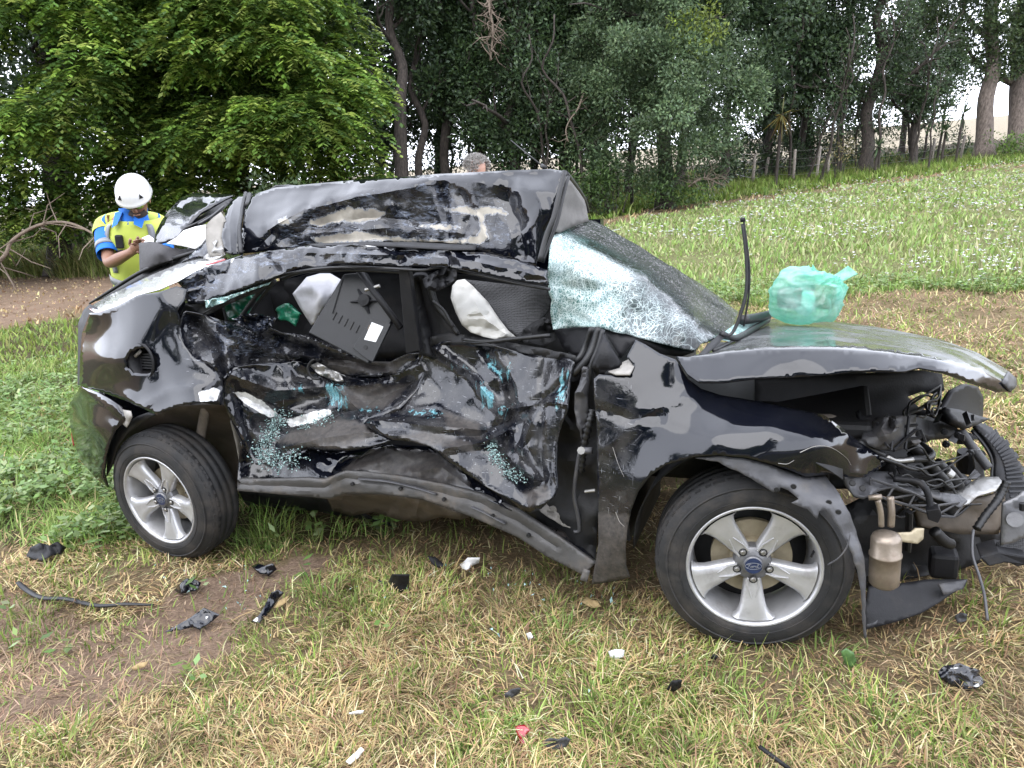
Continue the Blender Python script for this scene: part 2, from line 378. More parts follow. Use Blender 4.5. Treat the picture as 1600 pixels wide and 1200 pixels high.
def windscreen_mat():
    """laminated glass, crazed: attribute 'cr' 1 where the pane is crushed to a web of white cracks, 0 where only streaked with dust"""
    t = NT('shattered_glass'); cr = t.attr('cr'); col = t.attr('tl')
    warp = t.n('ShaderNodeVectorMath', operation='ADD'); t.l(t.obj(), warp.inputs[0]); nn = t.n('ShaderNodeTexNoise'); t.l(t.obj(), nn.inputs[0]); nn.inputs['Scale'].default_value = 9
    vm = t.n('ShaderNodeVectorMath', operation='SCALE'); t.l(nn.outputs['Color'], vm.inputs[0]); vm.inputs['Scale'].default_value = .09; t.l(vm.outputs[0], warp.inputs[1]); W = warp.outputs[0]
    v1 = t.voro(36, 'DISTANCE_TO_EDGE', W); v2 = t.voro(64, 'DISTANCE_TO_EDGE', W); v3 = t.voro(110, 'DISTANCE_TO_EDGE', W)
    st = t.n('ShaderNodeMapping'); t.l(W, st.inputs[0]); st.inputs['Scale'].default_value = (1, 1, .28); st.inputs['Rotation'].default_value = (.4, .6, .2)
    v4 = t.voro(46, 'DISTANCE_TO_EDGE', st.outputs[0])
    dens = t.math('ADD', t.attr('cr'), t.math('MULTIPLY', t.math('SUBTRACT', t.noise(8, 4), .5), .9))
    a = t.math('MULTIPLY', t.ramp(v1, .0, .03, 1, 0), .55); b = t.math('MULTIPLY', t.ramp(v2, .0, .06, 1, 0), t.ramp(dens, .3, .6)); c = t.math('MULTIPLY', t.ramp(v3, 0, .12, 1, 0), t.ramp(dens, .45, .9)); d = t.math('MULTIPLY', t.ramp(v4, 0, .06, 1, 0), t.ramp(dens, .4, .7))
    k = t.math('MAXIMUM', t.math('MAXIMUM', a, b), t.math('MAXIMUM', c, d)); fc_ = t.math('MULTIPLY', t.ramp(t.voro(15, 'DISTANCE_TO_EDGE', W), 0, .012, .6, 0), t.ramp(t.noise(4, 3), .4, .6)); k = t.math('MAXIMUM', t.math('MULTIPLY', k, t.ramp(cr, 0.05, .5)), fc_)
    streak = t.math('MULTIPLY', t.ramp(t.noise(34, 3, .6, t.scaled((1.2, 1.2, 7), (.3, .9, .5))), .52, .72), .55)
    streak = t.math('MULTIPLY', t.math('ADD', t.math('MULTIPLY', streak, .95), t.ramp(t.noise(7, 5), .35, .8, .04, .32)), t.ramp(cr, .0, .3, 1, .0))
    haze = t.math('MULTIPLY', t.ramp(dens, .3, 1.2), .5)
    m = t.math('MAXIMUM', t.math('MAXIMUM', k, streak), haze)
    tealc = t.mix(t.ramp(t.noise(9, 5), .40, .66), (0.14, 0.42, 0.39), (0.46, 0.60, 0.59))
    cc = t.mix(t.ramp(k, .1, .8), t.mix(t.ramp(col, 0, 1), (0.34, 0.38, 0.40), tealc), (0.60, 0.70, 0.69))
    cc = t.mix(t.ramp(cr, .05, .3), (0.24, 0.24, 0.24), cc)
    g = t.pbsdf(Base_Color=(0.012, 0.014, 0.015), Roughness=.12, IOR=1.5, Normal=t.bump(t.math('ADD', v2, t.noise(30)), .25, .004))
    tr = t.n('ShaderNodeBsdfTransparent'); t.set(tr.inputs[0], (.55, .75, .72, 1))
    gm = t.n('ShaderNodeMixShader'); gm.inputs[0].default_value = .82; t.l(tr.outputs[0], gm.inputs[1]); t.l(g.outputs[0], gm.inputs[2])
    df = t.pbsdf(Base_Color=cc, Roughness=.35); mx = t.n('ShaderNodeMixShader'); t.l(m, mx.inputs[0]); t.l(gm.outputs[0], mx.inputs[1]); t.l(df.outputs[0], mx.inputs[2])
    return t.done(mx)

def colmat(name, rough=0.6, trans=0.0, spec=0.3, bump=False, tcol=1.4):
    """leaves, grass: colour of each blade or leaf comes from the mesh"""
    t = NT(name); c = t.attr('col', 'Color')
    p = t.pbsdf(Base_Color=c, Roughness=rough, Specular_IOR_Level=spec)
    if not trans: return t.done(p)
    tr = t.n('ShaderNodeBsdfTranslucent'); hs = t.n('ShaderNodeHueSaturation'); hs.inputs['Value'].default_value = tcol; hs.inputs['Hue'].default_value = .485; t.l(c, hs.inputs['Color']); t.l(hs.outputs[0], tr.inputs[0])
    m = t.n('ShaderNodeMixShader'); m.inputs[0].default_value = trans; t.l(p.outputs[0], m.inputs[1]); t.l(tr.outputs[0], m.inputs[2]); return t.done(m)

M = {}
M['paint'] = paint('black_car_paint')
M['paint_hood'] = paint('dusty_black_car_paint', (0.04, 0.04, 0.04), 3.0, 1.6)
M['rubber'] = simple('black_rubber', (0.009, 0.009, 0.010), .5, bump=.2, vs=20, dirt=.12, dcol=(.07, .06, .05))
M['tyre'] = simple('tyre_rubber', (0.016, 0.016, 0.017), .7, bump=.35, vs=18, bs=120, dirt=.5, dcol=(.075, .062, .05))
M['plastic'] = simple('black_plastic', (0.010, 0.010, 0.012), .55, bump=.25, bs=160, dirt=.2, dcol=(.07, .062, .055), spec=.3)
M['greyplastic'] = simple('dusty_grey_plastic', (0.055, 0.055, 0.06), .5, bump=.2, dirt=.3, dcol=(.16, .14, .12))
M['dark'] = simple('grimy_dark_steel', (0.007, 0.007, 0.008), .65, bump=.3, dirt=.2, dcol=(.05, .04, .03))
M['alloy'] = simple('alloy_wheel_silver', (0.49, 0.49, 0.50), .34, .55, var=.12, vs=14, bump=.1, dirt=.24, dcol=(.16, .13, .10))
M['alloydark'] = simple('alloy_recess', (0.24, 0.24, 0.25), .4, .6, var=.1)
M['steel'] = simple('bare_steel', (0.45, 0.44, 0.42), .42, .85, var=.15, dirt=.25, dcol=(.2, .16, .12))
M['disc'] = simple('rusty_pale_disc', (0.48, 0.41, 0.28), .55, .2, var=.15, dirt=.2, dcol=(.25, .16, .09))
M['canister'] = simple('stained_aluminium', (0.36, 0.30, 0.24), .38, .55, var=.2, vs=14, bump=.2, dirt=.45, dcol=(.20, .12, .08))
M['tan'] = simple('dusty_tan_metal', (0.26, 0.22, 0.18), .7, var=.2, bump=.3, dirt=.4, dcol=(.2, .15, .11))
M['primer'] = simple('primer_edge', (0.34, 0.32, 0.29), .6, .1, var=.25)
M['trim'] = simple('beige_trim', (0.32, 0.30, 0.27), .75, var=.1, bump=.3)
M['headliner'] = simple('grey_headliner', (0.20, 0.19, 0.18), .85, var=.12, bump=.3)
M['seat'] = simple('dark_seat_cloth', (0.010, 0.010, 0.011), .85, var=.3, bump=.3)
M['white'] = simple('white_plastic', (0.78, 0.78, 0.77), .45, var=.04, bump=.05, dirt=.06)
M['airbag'] = simple('white_seat_cover', (0.50, 0.49, 0.455), .7, var=.08, vs=12, bump=.25, bs=60, dirt=.12, dcol=(.4, .37, .32))
M['sack'] = simple('white_sack', (0.50, 0.50, 0.53), .6, var=.06, bump=.3, bs=50)
M['tvback'] = simple('black_screen_back', (0.016, 0.017, 0.020), .42, var=.12, bump=.15, bs=300)
M['sill'] = simple('dusty_sill_trim', (0.085, 0.082, 0.080), .55, .1, var=.25, vs=12, bump=.25, dirt=.45, dcol=(.20, .165, .13))
M['sillin'] = simple('dirty_inner_sill', (0.018, 0.017, 0.018), .5, .1, var=.3, vs=9, bump=.5, bs=60, dirt=.55, dcol=(.15, .115, .085))
M['heat'] = simple('rusty_heat_shield', (0.13, 0.105, 0.08), .65, .3, var=.35, vs=8, bump=.4, bs=30, dirt=.4)
M['liner'] = simple('arch_liner', (0.085, 0.085, 0.092), .45, var=.25, vs=10, bump=.2, dirt=.25, dcol=(.2, .18, .15))
M['red'] = simple('red_lens', (0.38, 0.012, 0.02), .12, coat=1.0, bump=0)
M['blue'] = simple('blue_badge', (0.018, 0.035, 0.10), .3, coat=.6, bump=0, var=.1)
M['glass'] = windscreen_mat()
t = NT('broken_glass_granules'); t_c = t.mix(t.ramp(t.noise(260, 2), .35, .65), (0.11, 0.26, 0.25), (0.50, 0.62, 0.60)); M['gran'] = t.done(t.pbsdf(Base_Color=t_c, Roughness=.12, IOR=1.5))
M['greenbag'] = simple('green_film', (0.01, 0.17, 0.09), .3, var=.3, bump=.5, bs=25)
M['bagcloth'] = simple('dark_bag_cloth', (0.045, 0.042, 0.045), .7, var=.15, bump=.4, bs=200)
M['paper'] = simple('white_paper', (0.8, 0.81, 0.82), .6, var=.02, bump=0)
M['lamp'] = simple('sky_white_lamp_lens', (0.80, 0.80, 0.80), .18, .25, var=.06, vs=20, bump=.1, coat=1.0)  # white base paints the sky mirrored in the lens
t = NT('teal_plastic_film'); c = t.mix(t.ramp(t.noise(14, 4), .35, .7), (0.20, 0.54, 0.45), (0.62, 0.76, 0.72))
p_ = t.pbsdf(Base_Color=c, Roughness=.28, IOR=1.5, Normal=t.bump(t.noise(26, 4, .6, t.scaled((1, 1, 3.2), (0, .4, 0))), .6, .012)); tr_ = t.n('ShaderNodeBsdfTransparent'); t.set(tr_.inputs[0], (.62, .95, .85, 1)); tl_ = t.n('ShaderNodeBsdfTranslucent'); t.set(tl_.inputs[0], (.35, .85, .7, 1))
a_ = t.n('ShaderNodeMixShader'); a_.inputs[0].default_value = .35; t.l(p_.outputs[0], a_.inputs[1]); t.l(tl_.outputs[0], a_.inputs[2]); b_ = t.n('ShaderNodeMixShader'); t.set(b_.inputs[0], t.ramp(t.noise(12, 4), .3, .7, .3, .68)); t.l(a_.outputs[0], b_.inputs[1]); t.l(tr_.outputs[0], b_.inputs[2]); M['film'] = t.done(b_)
M['leaf'] = colmat('foliage', .5, .32, .35)
M['grass'] = colmat('grass_blades', .65, .25, .2)
M['plain'] = colmat('coloured_surface', .8, 0, .2)
# perforated seat mesh
t = NT('perforated_seat_cloth'); v = t.voro(170, 'F1', rnd=.15); c = t.mix(t.ramp(v, .25, .5), (0.003, 0.003, 0.003), (0.04, 0.04, 0.043)); M['meshcloth'] = t.done(t.pbsdf(Base_Color=c, Roughness=.6, Normal=t.bump(v, .6, .004)))
# bark
t = NT('bark'); v = t.noise(7, 6, .65, t.scaled((3, 3, .6))); c = t.mix(t.ramp(v, .35, .65), (0.012, 0.009, 0.007), (0.065, 0.052, 0.043)); M['bark'] = t.done(t.pbsdf(Base_Color=c, Roughness=.9, Normal=t.bump(v, .8, .03)))
t = NT('pale_bark'); v = t.noise(6, 6, .65, t.scaled((3, 3, .7))); c = t.mix(t.ramp(v, .35, .65), (0.045, 0.034, 0.028), (0.15, 0.12, 0.10)); M['barkpale'] = t.done(t.pbsdf(Base_Color=c, Roughness=.9, Normal=t.bump(v, .8, .03)))
t = NT('weathered_post'); v = t.noise(30, 5, .6, t.scaled((3, 3, .4))); c = t.mix(t.ramp(v, .35, .65), (0.12, 0.10, 0.085), (0.34, 0.30, 0.26)); M['post'] = t.done(t.pbsdf(Base_Color=c, Roughness=.9))
# soil with straw litter
t = NT('soil_and_litter'); zc = t.attr('col', 'Color'); n1 = t.noise(3.5, 8, .68); n2 = t.noise(70, 5, .7); n3 = t.noise(40, 3, .6, t.scaled((1, 6, 1), (0, 0, .6)))
c = t.mix(t.ramp(n1, .35, .65), t.mix(.45, zc, (0.06, 0.035, 0.022)), zc); hs = t.n('ShaderNodeHueSaturation'); t.l(c, hs.inputs['Color']); t.l(t.ramp(n2, .25, .75, .45, 1.5), hs.inputs['Value'])
c = t.mix(t.math('MULTIPLY', t.ramp(n3, .58, .68), .5), hs.outputs[0], (0.36, 0.28, 0.16)); M['soil'] = t.done(t.pbsdf(Base_Color=c, Roughness=.95, Specular_IOR_Level=.1, Normal=t.bump(t.math('ADD', n2, n3), .8, .02)))
M['hill'] = simple('pale_far_field', (0.42, 0.36, 0.26), .95, var=.15, vs=.05, bump=0)
# people
M['skin'] = simple('skin', (0.33, 0.17, 0.11), .5, var=.08, vs=20, bump=.1)
M['skinpale'] = simple('fair_skin', (0.52, 0.30, 0.23), .5, var=.08, vs=20, bump=.1)
M['vest'] = simple('yellow_vest', (0.47, 0.55, 0.09), .7, var=.04, vs=8, bump=.2, bs=40)
M['polo'] = simple('blue_polo', (0.006, 0.14, 0.58), .75, var=.1, vs=10, bump=.2, bs=80)
M['silver'] = simple('reflective_tape', (0.27, 0.28, 0.30), .45, .1, var=.06, bump=0)
M['helmet'] = simple('white_helmet', (0.62, 0.62, 0.61), .25, var=.01, bump=0, coat=.5)
M['trousers'] = simple('dark_trousers', (0.02, 0.025, 0.045), .85)
M['shirt'] = simple('grey_shirt', (0.25, 0.26, 0.3), .85)
M['hair'] = simple('grey_hair', (0.42, 0.40, 0.38), .6, var=.3, vs=120, bump=.6, bs=160)
M['lensgreen'] = simple('mirrored_lens', (0.35, 0.5, 0.05), .1, .6, var=.1, bump=0)
M['beard'] = simple('short_beard', (0.05, 0.035, 0.03), .8)
M['straw'] = simple('dry_leaf', (0.42, 0.30, 0.14), .8, bump=.2)
M['greenleaf'] = simple('fresh_leaf', (0.10, 0.20, 0.06), .5, var=.3, vs=60)
M['sprig'] = simple('dead_twig', (0.22, 0.17, 0.13), .9)
# ------------------------------------------------------------------ ground
ZP = {  # patches of the field, as outlines on the ground
 'bare': [(-400, 960), (0, 925), (120, 960), (230, 955), (330, 900), (420, 884), (500, 880), (470, 920), (420, 950), (380, 1005), (300, 1040), (190, 1100), (0, 1160), (-400, 1250)],
 'mulch': [(-900, 436), (0, 432), (240, 422), (420, 425), (420, 475), (130, 480), (60, 500), (0, 510), (-900, 560)],
 'weeds': [(-700, 560), (0, 515), (120, 500), (400, 500), (420, 840), (200, 850), (110, 860), (0, 850), (-700, 1000)],
 'weeds2': [(360, 770), (560, 800), (640, 835), (420, 862), (350, 850)],
 'flowers': [(430, 440), (640, 395), (880, 372), (1010, 340), (1250, 302), (1600, 258), (2300, 170), (2300, 420), (1600, 455), (1420, 452), (1330, 475), (1180, 480), (900, 500), (700, 520), (520, 505)],
 'verge': [(700, 345), (900, 322), (1150, 285), (1400, 262), (1600, 238), (2300, 150), (2300, 165), (1600, 254), (1250, 296), (1010, 330), (800, 362)],
 'dry': [(1290, 480), (1420, 452), (1600, 450), (2300, 420), (2300, 560), (1600, 560), (1500, 560), (1300, 520)],
 'woods': [(-900, 436), (0, 432), (240, 418), (500, 395), (900, 318), (1150, 282), (1400, 260), (1600, 236), (2300, 148), (2300, 60), (1600, 150), (0, 330), (-900, 400)],
}
def zones(X, Y):
    Z = gz(X, Y); P = np.stack([X, Y, Z], -1); px, py, d = proj(P); px = np.where(d > .3, px, 800); py = np.where(d > .3, py, 2500)
    jx = px+30*fbm(X*1.3, Y*1.3, 3)*np.clip(4/np.maximum(d, .5), .2, 1.6); jy = py+30*fbm(X*1.3+50, Y*1.3, 4)*np.clip(4/np.maximum(d, .5), .35, 1.6)
    return {k: inpoly(jx, jy, v) for k, v in ZP.items()}, px, py, d
def ghump(x, y):
    r = np.hypot(x, y); return (0.025*fbm(x*1.7, y*1.7, 21)+0.012*fbm(x*6, y*6, 22))*np.clip(30/np.maximum(r, 1), 0, 1)
rr = np.concatenate([np.linspace(0.15, 8, 190), np.geomspace(8.1, 900, 170)]); aa = np.radians(np.concatenate([np.linspace(-48, 48, 300), np.linspace(50, 310, 90)]))
R_, A_ = np.meshgrid(rr, aa, indexing='ij'); gx_ = (R_*np.sin(A_)).ravel(); gy_ = (R_*np.cos(A_)).ravel(); gzv = gz(gx_, gy_)+ghump(gx_, gy_)
zn, _, _, _ = zones(gx_, gy_)
gc = np.tile(np.array([0.27, 0.205, 0.12]), (len(gx_), 1))
gc[zn['weeds'] | zn['weeds2']] = (0.10, 0.09, 0.045); gc[zn['flowers']] = (0.22, 0.24, 0.10); gc[zn['verge']] = (0.07, 0.12, 0.02)
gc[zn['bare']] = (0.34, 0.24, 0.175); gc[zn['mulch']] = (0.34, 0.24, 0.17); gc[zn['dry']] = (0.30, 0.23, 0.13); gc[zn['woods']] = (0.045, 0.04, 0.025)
back = gy_ < .35; gc[back] = (0.085, 0.10, 0.035)
far = np.hypot(gx_, gy_) > 62; gc[far & (gy_ > 0)] = (0.40, 0.35, 0.26)
nr, na = R_.shape; ii, jj = np.meshgrid(np.arange(nr-1), np.arange(na), indexing='ij'); j2 = (jj+1) % na
GF = np.stack([ii*na+jj, (ii+1)*na+jj, (ii+1)*na+j2, ii*na+j2], -1).reshape(-1, 4)
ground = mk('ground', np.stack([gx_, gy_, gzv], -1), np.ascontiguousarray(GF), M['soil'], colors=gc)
cap_ = [i for i in range(na)]; tag(ground, kind='structure')

# ------------------------------------------------------------------ grass
def sector(n, r0, r1, a0=-44, a1=44, p=1.0):
    """random points, density falling with distance"""
    u = RNG.uniform(0, 1, n); e = 2-p
    r = (r0**e+u*(r1**e-r0**e))**(1/e); a = np.radians(RNG.uniform(a0, a1, n)); return r*np.sin(a), r*np.cos(a)
def blades(x, y, h, wd, head, lean, col, z0=None, curl=0.5):
    """three-triangle blades: col (N,3)"""
    n = len(x); z = gz(x, y)+ghump(x, y)-.004 if z0 is None else z0
    b = np.stack([x, y, z], -1); hd = np.stack([np.cos(head), np.sin(head), 0*head], -1); sd = np.stack([-np.sin(head), np.cos(head), 0*head], -1)
    up = np.array([0, 0, 1.])
    d1 = hd*np.sin(lean)[:, None]+up*np.cos(lean)[:, None]; l2 = lean+curl*RNG.uniform(.2, 1.2, n); d2 = hd*np.sin(l2)[:, None]+up*np.cos(l2)[:, None]
    m = b+d1*(h*.5)[:, None]; t = m+d2*(h*.55)[:, None]; floor = z+.003
    m[:, 2] = np.maximum(m[:, 2], floor); t[:, 2] = np.maximum(t[:, 2], floor)
    s = sd*(wd*.5)[:, None]
    V = np.stack([b-s, b+s, m+s*.85, m-s*.85, t], 1).reshape(-1, 3); o = np.arange(n)[:, None]*5
    F = np.concatenate([o+np.array([[0, 1, 2]]), o+np.array([[0, 2, 3]]), o+np.array([[3, 2, 4]])], 0)
    return V, F, np.repeat(col, 5, 0)
def pick(n, cols, var=.18):
    c = np.array(cols)[RNG.integers(0, len(cols), n)]; return c*(1+RNG.normal(0, var, (n, 1)))*(1+RNG.normal(0, .05, (n, 3)))
STRAW = [(0.62, 0.49, 0.25), (0.54, 0.41, 0.20), (0.70, 0.58, 0.33), (0.43, 0.31, 0.16), (0.33, 0.22, 0.12), (0.26, 0.165, 0.095)]
GREEN = [(0.20, 0.28, 0.055), (0.26, 0.34, 0.08), (0.15, 0.22, 0.055), (0.32, 0.37, 0.12)]
LUSH = [(0.18, 0.29, 0.06), (0.24, 0.36, 0.09), (0.14, 0.23, 0.05), (0.31, 0.38, 0.13)]
BROWN = [(0.34, 0.24, 0.15), (0.27, 0.18, 0.11), (0.42, 0.31, 0.2)]
Vg = []; Fg = []; Cg = []; ng = 0
def addg(V, F, C):
    global ng
    Vg.append(V); Fg.append(F+ng); Cg.append(C); ng += len(V)
def under_car(x, y):
    P = np.stack([x, y, gz(x, y)], -1)-G0; u_ = P@AU; v_ = P@AV
    return (u_ > -3.1) & (u_ < .7) & (v_ > .25) & (v_ < 1.7)
# near turf: flattened straw, tufts of green
N = 430000; x, y = sector(N, 1.3, 9.5, -46, 46, 1.35); Z, px, py, d = zones(x, y)
gpatch = fbm(x*1.1, y*1.1, 41)+.5*fbm(x*4, y*4, 42)
pg = np.clip(.30+.55*gpatch, .06, .85); pg = np.where(Z['weeds'] | Z['flowers'], .86, pg); pg = np.where(Z['weeds2'], .8, pg); pg = np.where(Z['dry'], .36, np.where(Z['mulch'], .16, pg)); pg = np.where((px > 1000) & (py < 640) & ~Z['flowers'] & ~Z['dry'], np.clip(pg+.2, 0, .85), pg); pg = np.where(Z['bare'], .22, pg)
keep = RNG.uniform(0, 1, N) < np.where(Z['bare'], np.clip(.5+1.1*fbm(x*3.1, y*3.1, 46), .22, 1), np.where(Z['mulch'], .35, np.where(Z['dry'], .6, 1.0)))
keep &= RNG.uniform(0, 1, N) < np.clip(.75+.9*fbm(x*2.3, y*2.3, 45), .25, 1)
keep &= ~under_car(x, y) | (RNG.uniform(0, 1, N) < .35)
x, y, pg = x[keep], y[keep], pg[keep]; Zk = {k: v[keep] for k, v in Z.items()}; n = len(x); isg = RNG.uniform(0, 1, n) < pg
dd = np.hypot(x, y); sc = np.clip(dd/2.6, 1, 2.2)
lush = Zk['weeds'] | Zk['flowers'] | Zk['weeds2']
h = np.where(isg, RNG.gamma(5, .013, n), RNG.gamma(4, .018, n)); h = np.clip(h, .02, .2)*np.where(lush, 1.1, .68); wd = np.where(isg, RNG.uniform(.0026, .0062, n), RNG.uniform(.0020, .0046, n))*sc
clump = fbm(x*9, y*9, 51); head = RNG.uniform(0, 6.283, n)*.5+clump*6
lean = np.where(isg, np.clip(RNG.normal(.65, .35, n), .05, 1.5), np.clip(RNG.normal(1.22, .26, n), .3, 1.6))
col = np.where(isg[:, None], pick(n, GREEN), pick(n, STRAW)); col[lush & isg] = pick(int((lush & isg).sum()), LUSH)
bm_ = (Zk['mulch'] | Zk['bare'] | (Zk['dry'] & (RNG.uniform(0, 1, n) < .6))) & ~isg; col[bm_] = pick(int(bm_.sum()), BROWN)
col = col*np.clip(1.14+.55*fbm(x*2.6, y*2.6, 61)+.35*fbm(x*11, y*11, 62), .45, 1.5)[:, None]
z0 = gz(x, y)+ghump(x, y)-.004+np.where(isg, 0, RNG.uniform(0, .028, n)*np.where(Zk['bare'], .25, 1))
addg(*blades(x, y, h, wd, head, lean, np.clip(col, .01, .9), z0))
# the same turf to either side of the picture: coarser
for a0, a1, N in ((-125, -46, 60000), (46, 90, 26000)):
    x, y = sector(N, 1.2, 9, a0, a1, 1.3); n = len(x); isg = RNG.uniform(0, 1, n) < .55; col = np.where(isg[:, None], pick(n, GREEN), pick(n, STRAW)); addg(*blades(x, y, RNG.uniform(.05, .16, n), RNG.uniform(.006, .012, n), RNG.uniform(0, 6.28, n), np.clip(RNG.normal(.8, .4, n), 0, 1.5), np.clip(col, .01, .9)))
# far field: coarser blades
N = 150000; x, y = sector(N, 8.5, 48, -46, 46, 1.55); Z, px, py, d = zones(x, y)
ok = (Z['flowers'] | Z['verge'] | Z['weeds'] | (Z['woods'] & (RNG.uniform(0, 1, N) < .5)) | (RNG.uniform(0, 1, N) < .3)) & (d < 46)
x, y = x[ok], y[ok]; Z = {k: v[ok] for k, v in Z.items()}; n = len(x); dd = np.hypot(x, y)
h = RNG.gamma(6, .0125, n)*np.where(Z['verge'], 2.2, 1)*np.where(Z['flowers'], np.clip(1+1.3*fbm(x*.7, y*.7, 66), .35, 1.6), 1)*np.where(Z['woods'], 3.0, 1)*np.where(Z['mulch'] | Z['dry'], .5, 1); wd = .0024*dd*RNG.uniform(.5, 1.2, n)*np.where(Z['verge'] | Z['woods'], .8, 1)
col = pick(n, GREEN); g2 = Z['flowers']; col[g2] = pick(int(g2.sum()), [(0.26, 0.39, 0.10), (0.33, 0.45, 0.15), (0.42, 0.48, 0.21), (0.22, 0.32, 0.08), (0.46, 0.45, 0.24)])
g2 = Z['verge']; col[g2] = pick(int(g2.sum()), [(0.18, 0.29, 0.05), (0.25, 0.36, 0.07), (0.13, 0.21, 0.04), (0.30, 0.34, 0.12)])
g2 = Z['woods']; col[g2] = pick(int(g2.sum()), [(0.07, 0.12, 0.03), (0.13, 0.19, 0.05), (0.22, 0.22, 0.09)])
g2 = Z['mulch'] | Z['dry']; col[g2] = pick(int(g2.sum()), BROWN)
g2 = ~(Z['flowers'] | Z['verge'] | Z['weeds'] | Z['woods']); col[g2] = pick(int(g2.sum()), BROWN+STRAW)
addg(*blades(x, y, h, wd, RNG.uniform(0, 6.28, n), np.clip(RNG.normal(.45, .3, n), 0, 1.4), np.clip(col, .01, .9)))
# tall tufts at the edge of the wood (left) and beside the wheels
def tuft(px, py, n, hmax, spread, cols, wd=.006, lean=.45):
    g = GR(px, py); a = RNG.uniform(0, 6.28, n); r = spread*np.sqrt(RNG.uniform(0, 1, n)); x = g[0]+r*np.cos(a); y = g[1]+r*np.sin(a)
    addg(*blades(x, y, RNG.uniform(.4, 1, n)*hmax, np.full(n, wd)*RNG.uniform(.6, 1.2, n), a+RNG.normal(0, .6, n), np.clip(RNG.normal(lean, .25, n), 0, 1.3), np.clip(pick(n, cols), .01, .9), curl=.9))
for px, py, n, hm in [(410, 850, 60, .24), (440, 845, 50, .22), (385, 862, 40, .16), (300, 872, 16, .14), (500, 850, 40, .12), (70, 700, 60, .2), (30, 640, 60, .22), (110, 780, 50, .15), (560, 960, 60, .12), (500, 935, 60, .15), (700, 980, 50, .1), (880, 1000, 60, .12), (1100, 1080, 50, .1), (1290, 1030, 40, .1), (1520, 940, 50, .14), (1560, 1000, 60, .12), (950, 1130, 60, .1), (760, 1150, 60, .1), (100, 1170, 70, .12), (330, 1150, 60, .11), (60, 960, 50, .1), (130, 930, 40, .12), (20, 1000, 50, .12), (160, 1000, 40, .1), (880, 890, 60, .1), (1370, 1120, 60, .1), (1480, 1150, 60, .09), (1200, 1150, 60, .1), (620, 1080, 50, .1)]:
    tuft(px, py, n, hm, .10 if hm < .2 else .07, LUSH if RNG.uniform() < .6 else GREEN)
for i in range(150):
    px = RNG.uniform(-160, 200); py = RNG.uniform(418, 432); tuft(px, py, 60, RNG.uniform(.5, 1.1), .5, [(0.20, 0.26, 0.07), (0.28, 0.32, 0.10), (0.12, 0.17, 0.04), (0.34, 0.31, 0.14)], .02, .4)
for i in range(150):
    px = RNG.uniform(880, 1750); py = np.interp(px, [880, 1150, 1400, 1600, 1750], [330, 290, 266, 242, 224])+RNG.uniform(-4, 8); tuft(px, py, 90, RNG.uniform(.25, .6), .7, [(0.20, 0.31, 0.055), (0.27, 0.38, 0.08), (0.14, 0.22, 0.04), (0.32, 0.36, 0.12)], .014, .55)
grass = mk('grass', np.concatenate(Vg), np.concatenate(Fg), M['grass'], smooth=False, colors=np.concatenate(Cg)); tag(grass, kind='stuff')

# ------------------------------------------------------------------ broad-leaved weeds and white flowers
def leafquads(c, d, s, L, W, col, fold=0.0):
    """rhombic leaves: base c, direction d, side s"""
    n = len(c); L = np.broadcast_to(L, (n,))[:, None]; W = np.broadcast_to(W, (n,))[:, None]
    m = c+d*L*.45; V = np.stack([c, m+s*W*.5, c+d*L, m-s*W*.5], 1).reshape(-1, 3); F = (np.arange(n)[:, None]*4+np.array([[0, 1, 2, 3]]))
    return V, F, np.repeat(col, 4, 0)
def unit(a): return a/(np.linalg.norm(a, axis=-1, keepdims=True)+1e-9)
N = 26000; x, y = sector(N, 2.2, 9.5, -46, 40, 1.2); Z, px, py, d = zones(x, y)
ok = Z['weeds'] | Z['weeds2'] | (Z['flowers'] & (RNG.uniform(0, 1, N) < .8)) | (RNG.uniform(0, 1, N) < .005); ok &= fbm(x*1.6, y*1.6, 77) > .02; ok &= ~under_car(x, y) | Z['weeds2']; x, y = x[ok], y[ok]; n = len(x)
k = 4; x = np.repeat(x, k)+RNG.normal(0, .025, n*k); y = np.repeat(y, k)+RNG.normal(0, .025, n*k); n *= k
a = RNG.uniform(0, 6.28, n); e = RNG.uniform(-.2, .6, n); dv = np.stack([np.cos(a)*np.cos(e), np.sin(a)*np.cos(e), np.sin(e)], -1); sv = unit(np.cross(dv, np.array([0, 0, 1.]))+RNG.normal(0, .25, (n, 3)))
c = np.stack([x, y, gz(x, y)+RNG.uniform(.02, .10, n)], -1)
V, F, C = leafquads(c, dv, sv, RNG.uniform(.025, .07, n), RNG.uniform(.018, .045, n), np.clip(pick(n, [(0.18, 0.29, 0.07), (0.24, 0.36, 0.12), (0.31, 0.40, 0.18), (0.13, 0.22, 0.06)]), .01, .9))
weeds = mk('ground_cover', V, F, M['leaf'], smooth=False, colors=C); tag(weeds, kind='stuff')
N = 12000; x, y = sector(N, 4.5, 40, -6, 44, 1.5); Z, px, py, d = zones(x, y); ok = Z['flowers'] & (fbm(x*.6, y*.6, 88) > .06); x, y = x[ok], y[ok]; n = len(x); dd = np.hypot(x, y)
k = 5; cx = np.repeat(x, k); cy = np.repeat(y, k); cz = np.repeat(gz(x, y)+RNG.uniform(.12, .28, n), k); a = np.tile(np.arange(k)*6.283/k, n)+np.repeat(RNG.uniform(0, 6, n), k); e = RNG.uniform(.1, .7, n*k)
dv = np.stack([np.cos(a)*np.cos(e), np.sin(a)*np.cos(e), np.sin(e)], -1); sv = unit(np.cross(dv, np.array([0, 0, 1.])))
sz = np.repeat(np.clip(.0042*dd, .014, .06)*RNG.uniform(.6, 1.2, n), k)
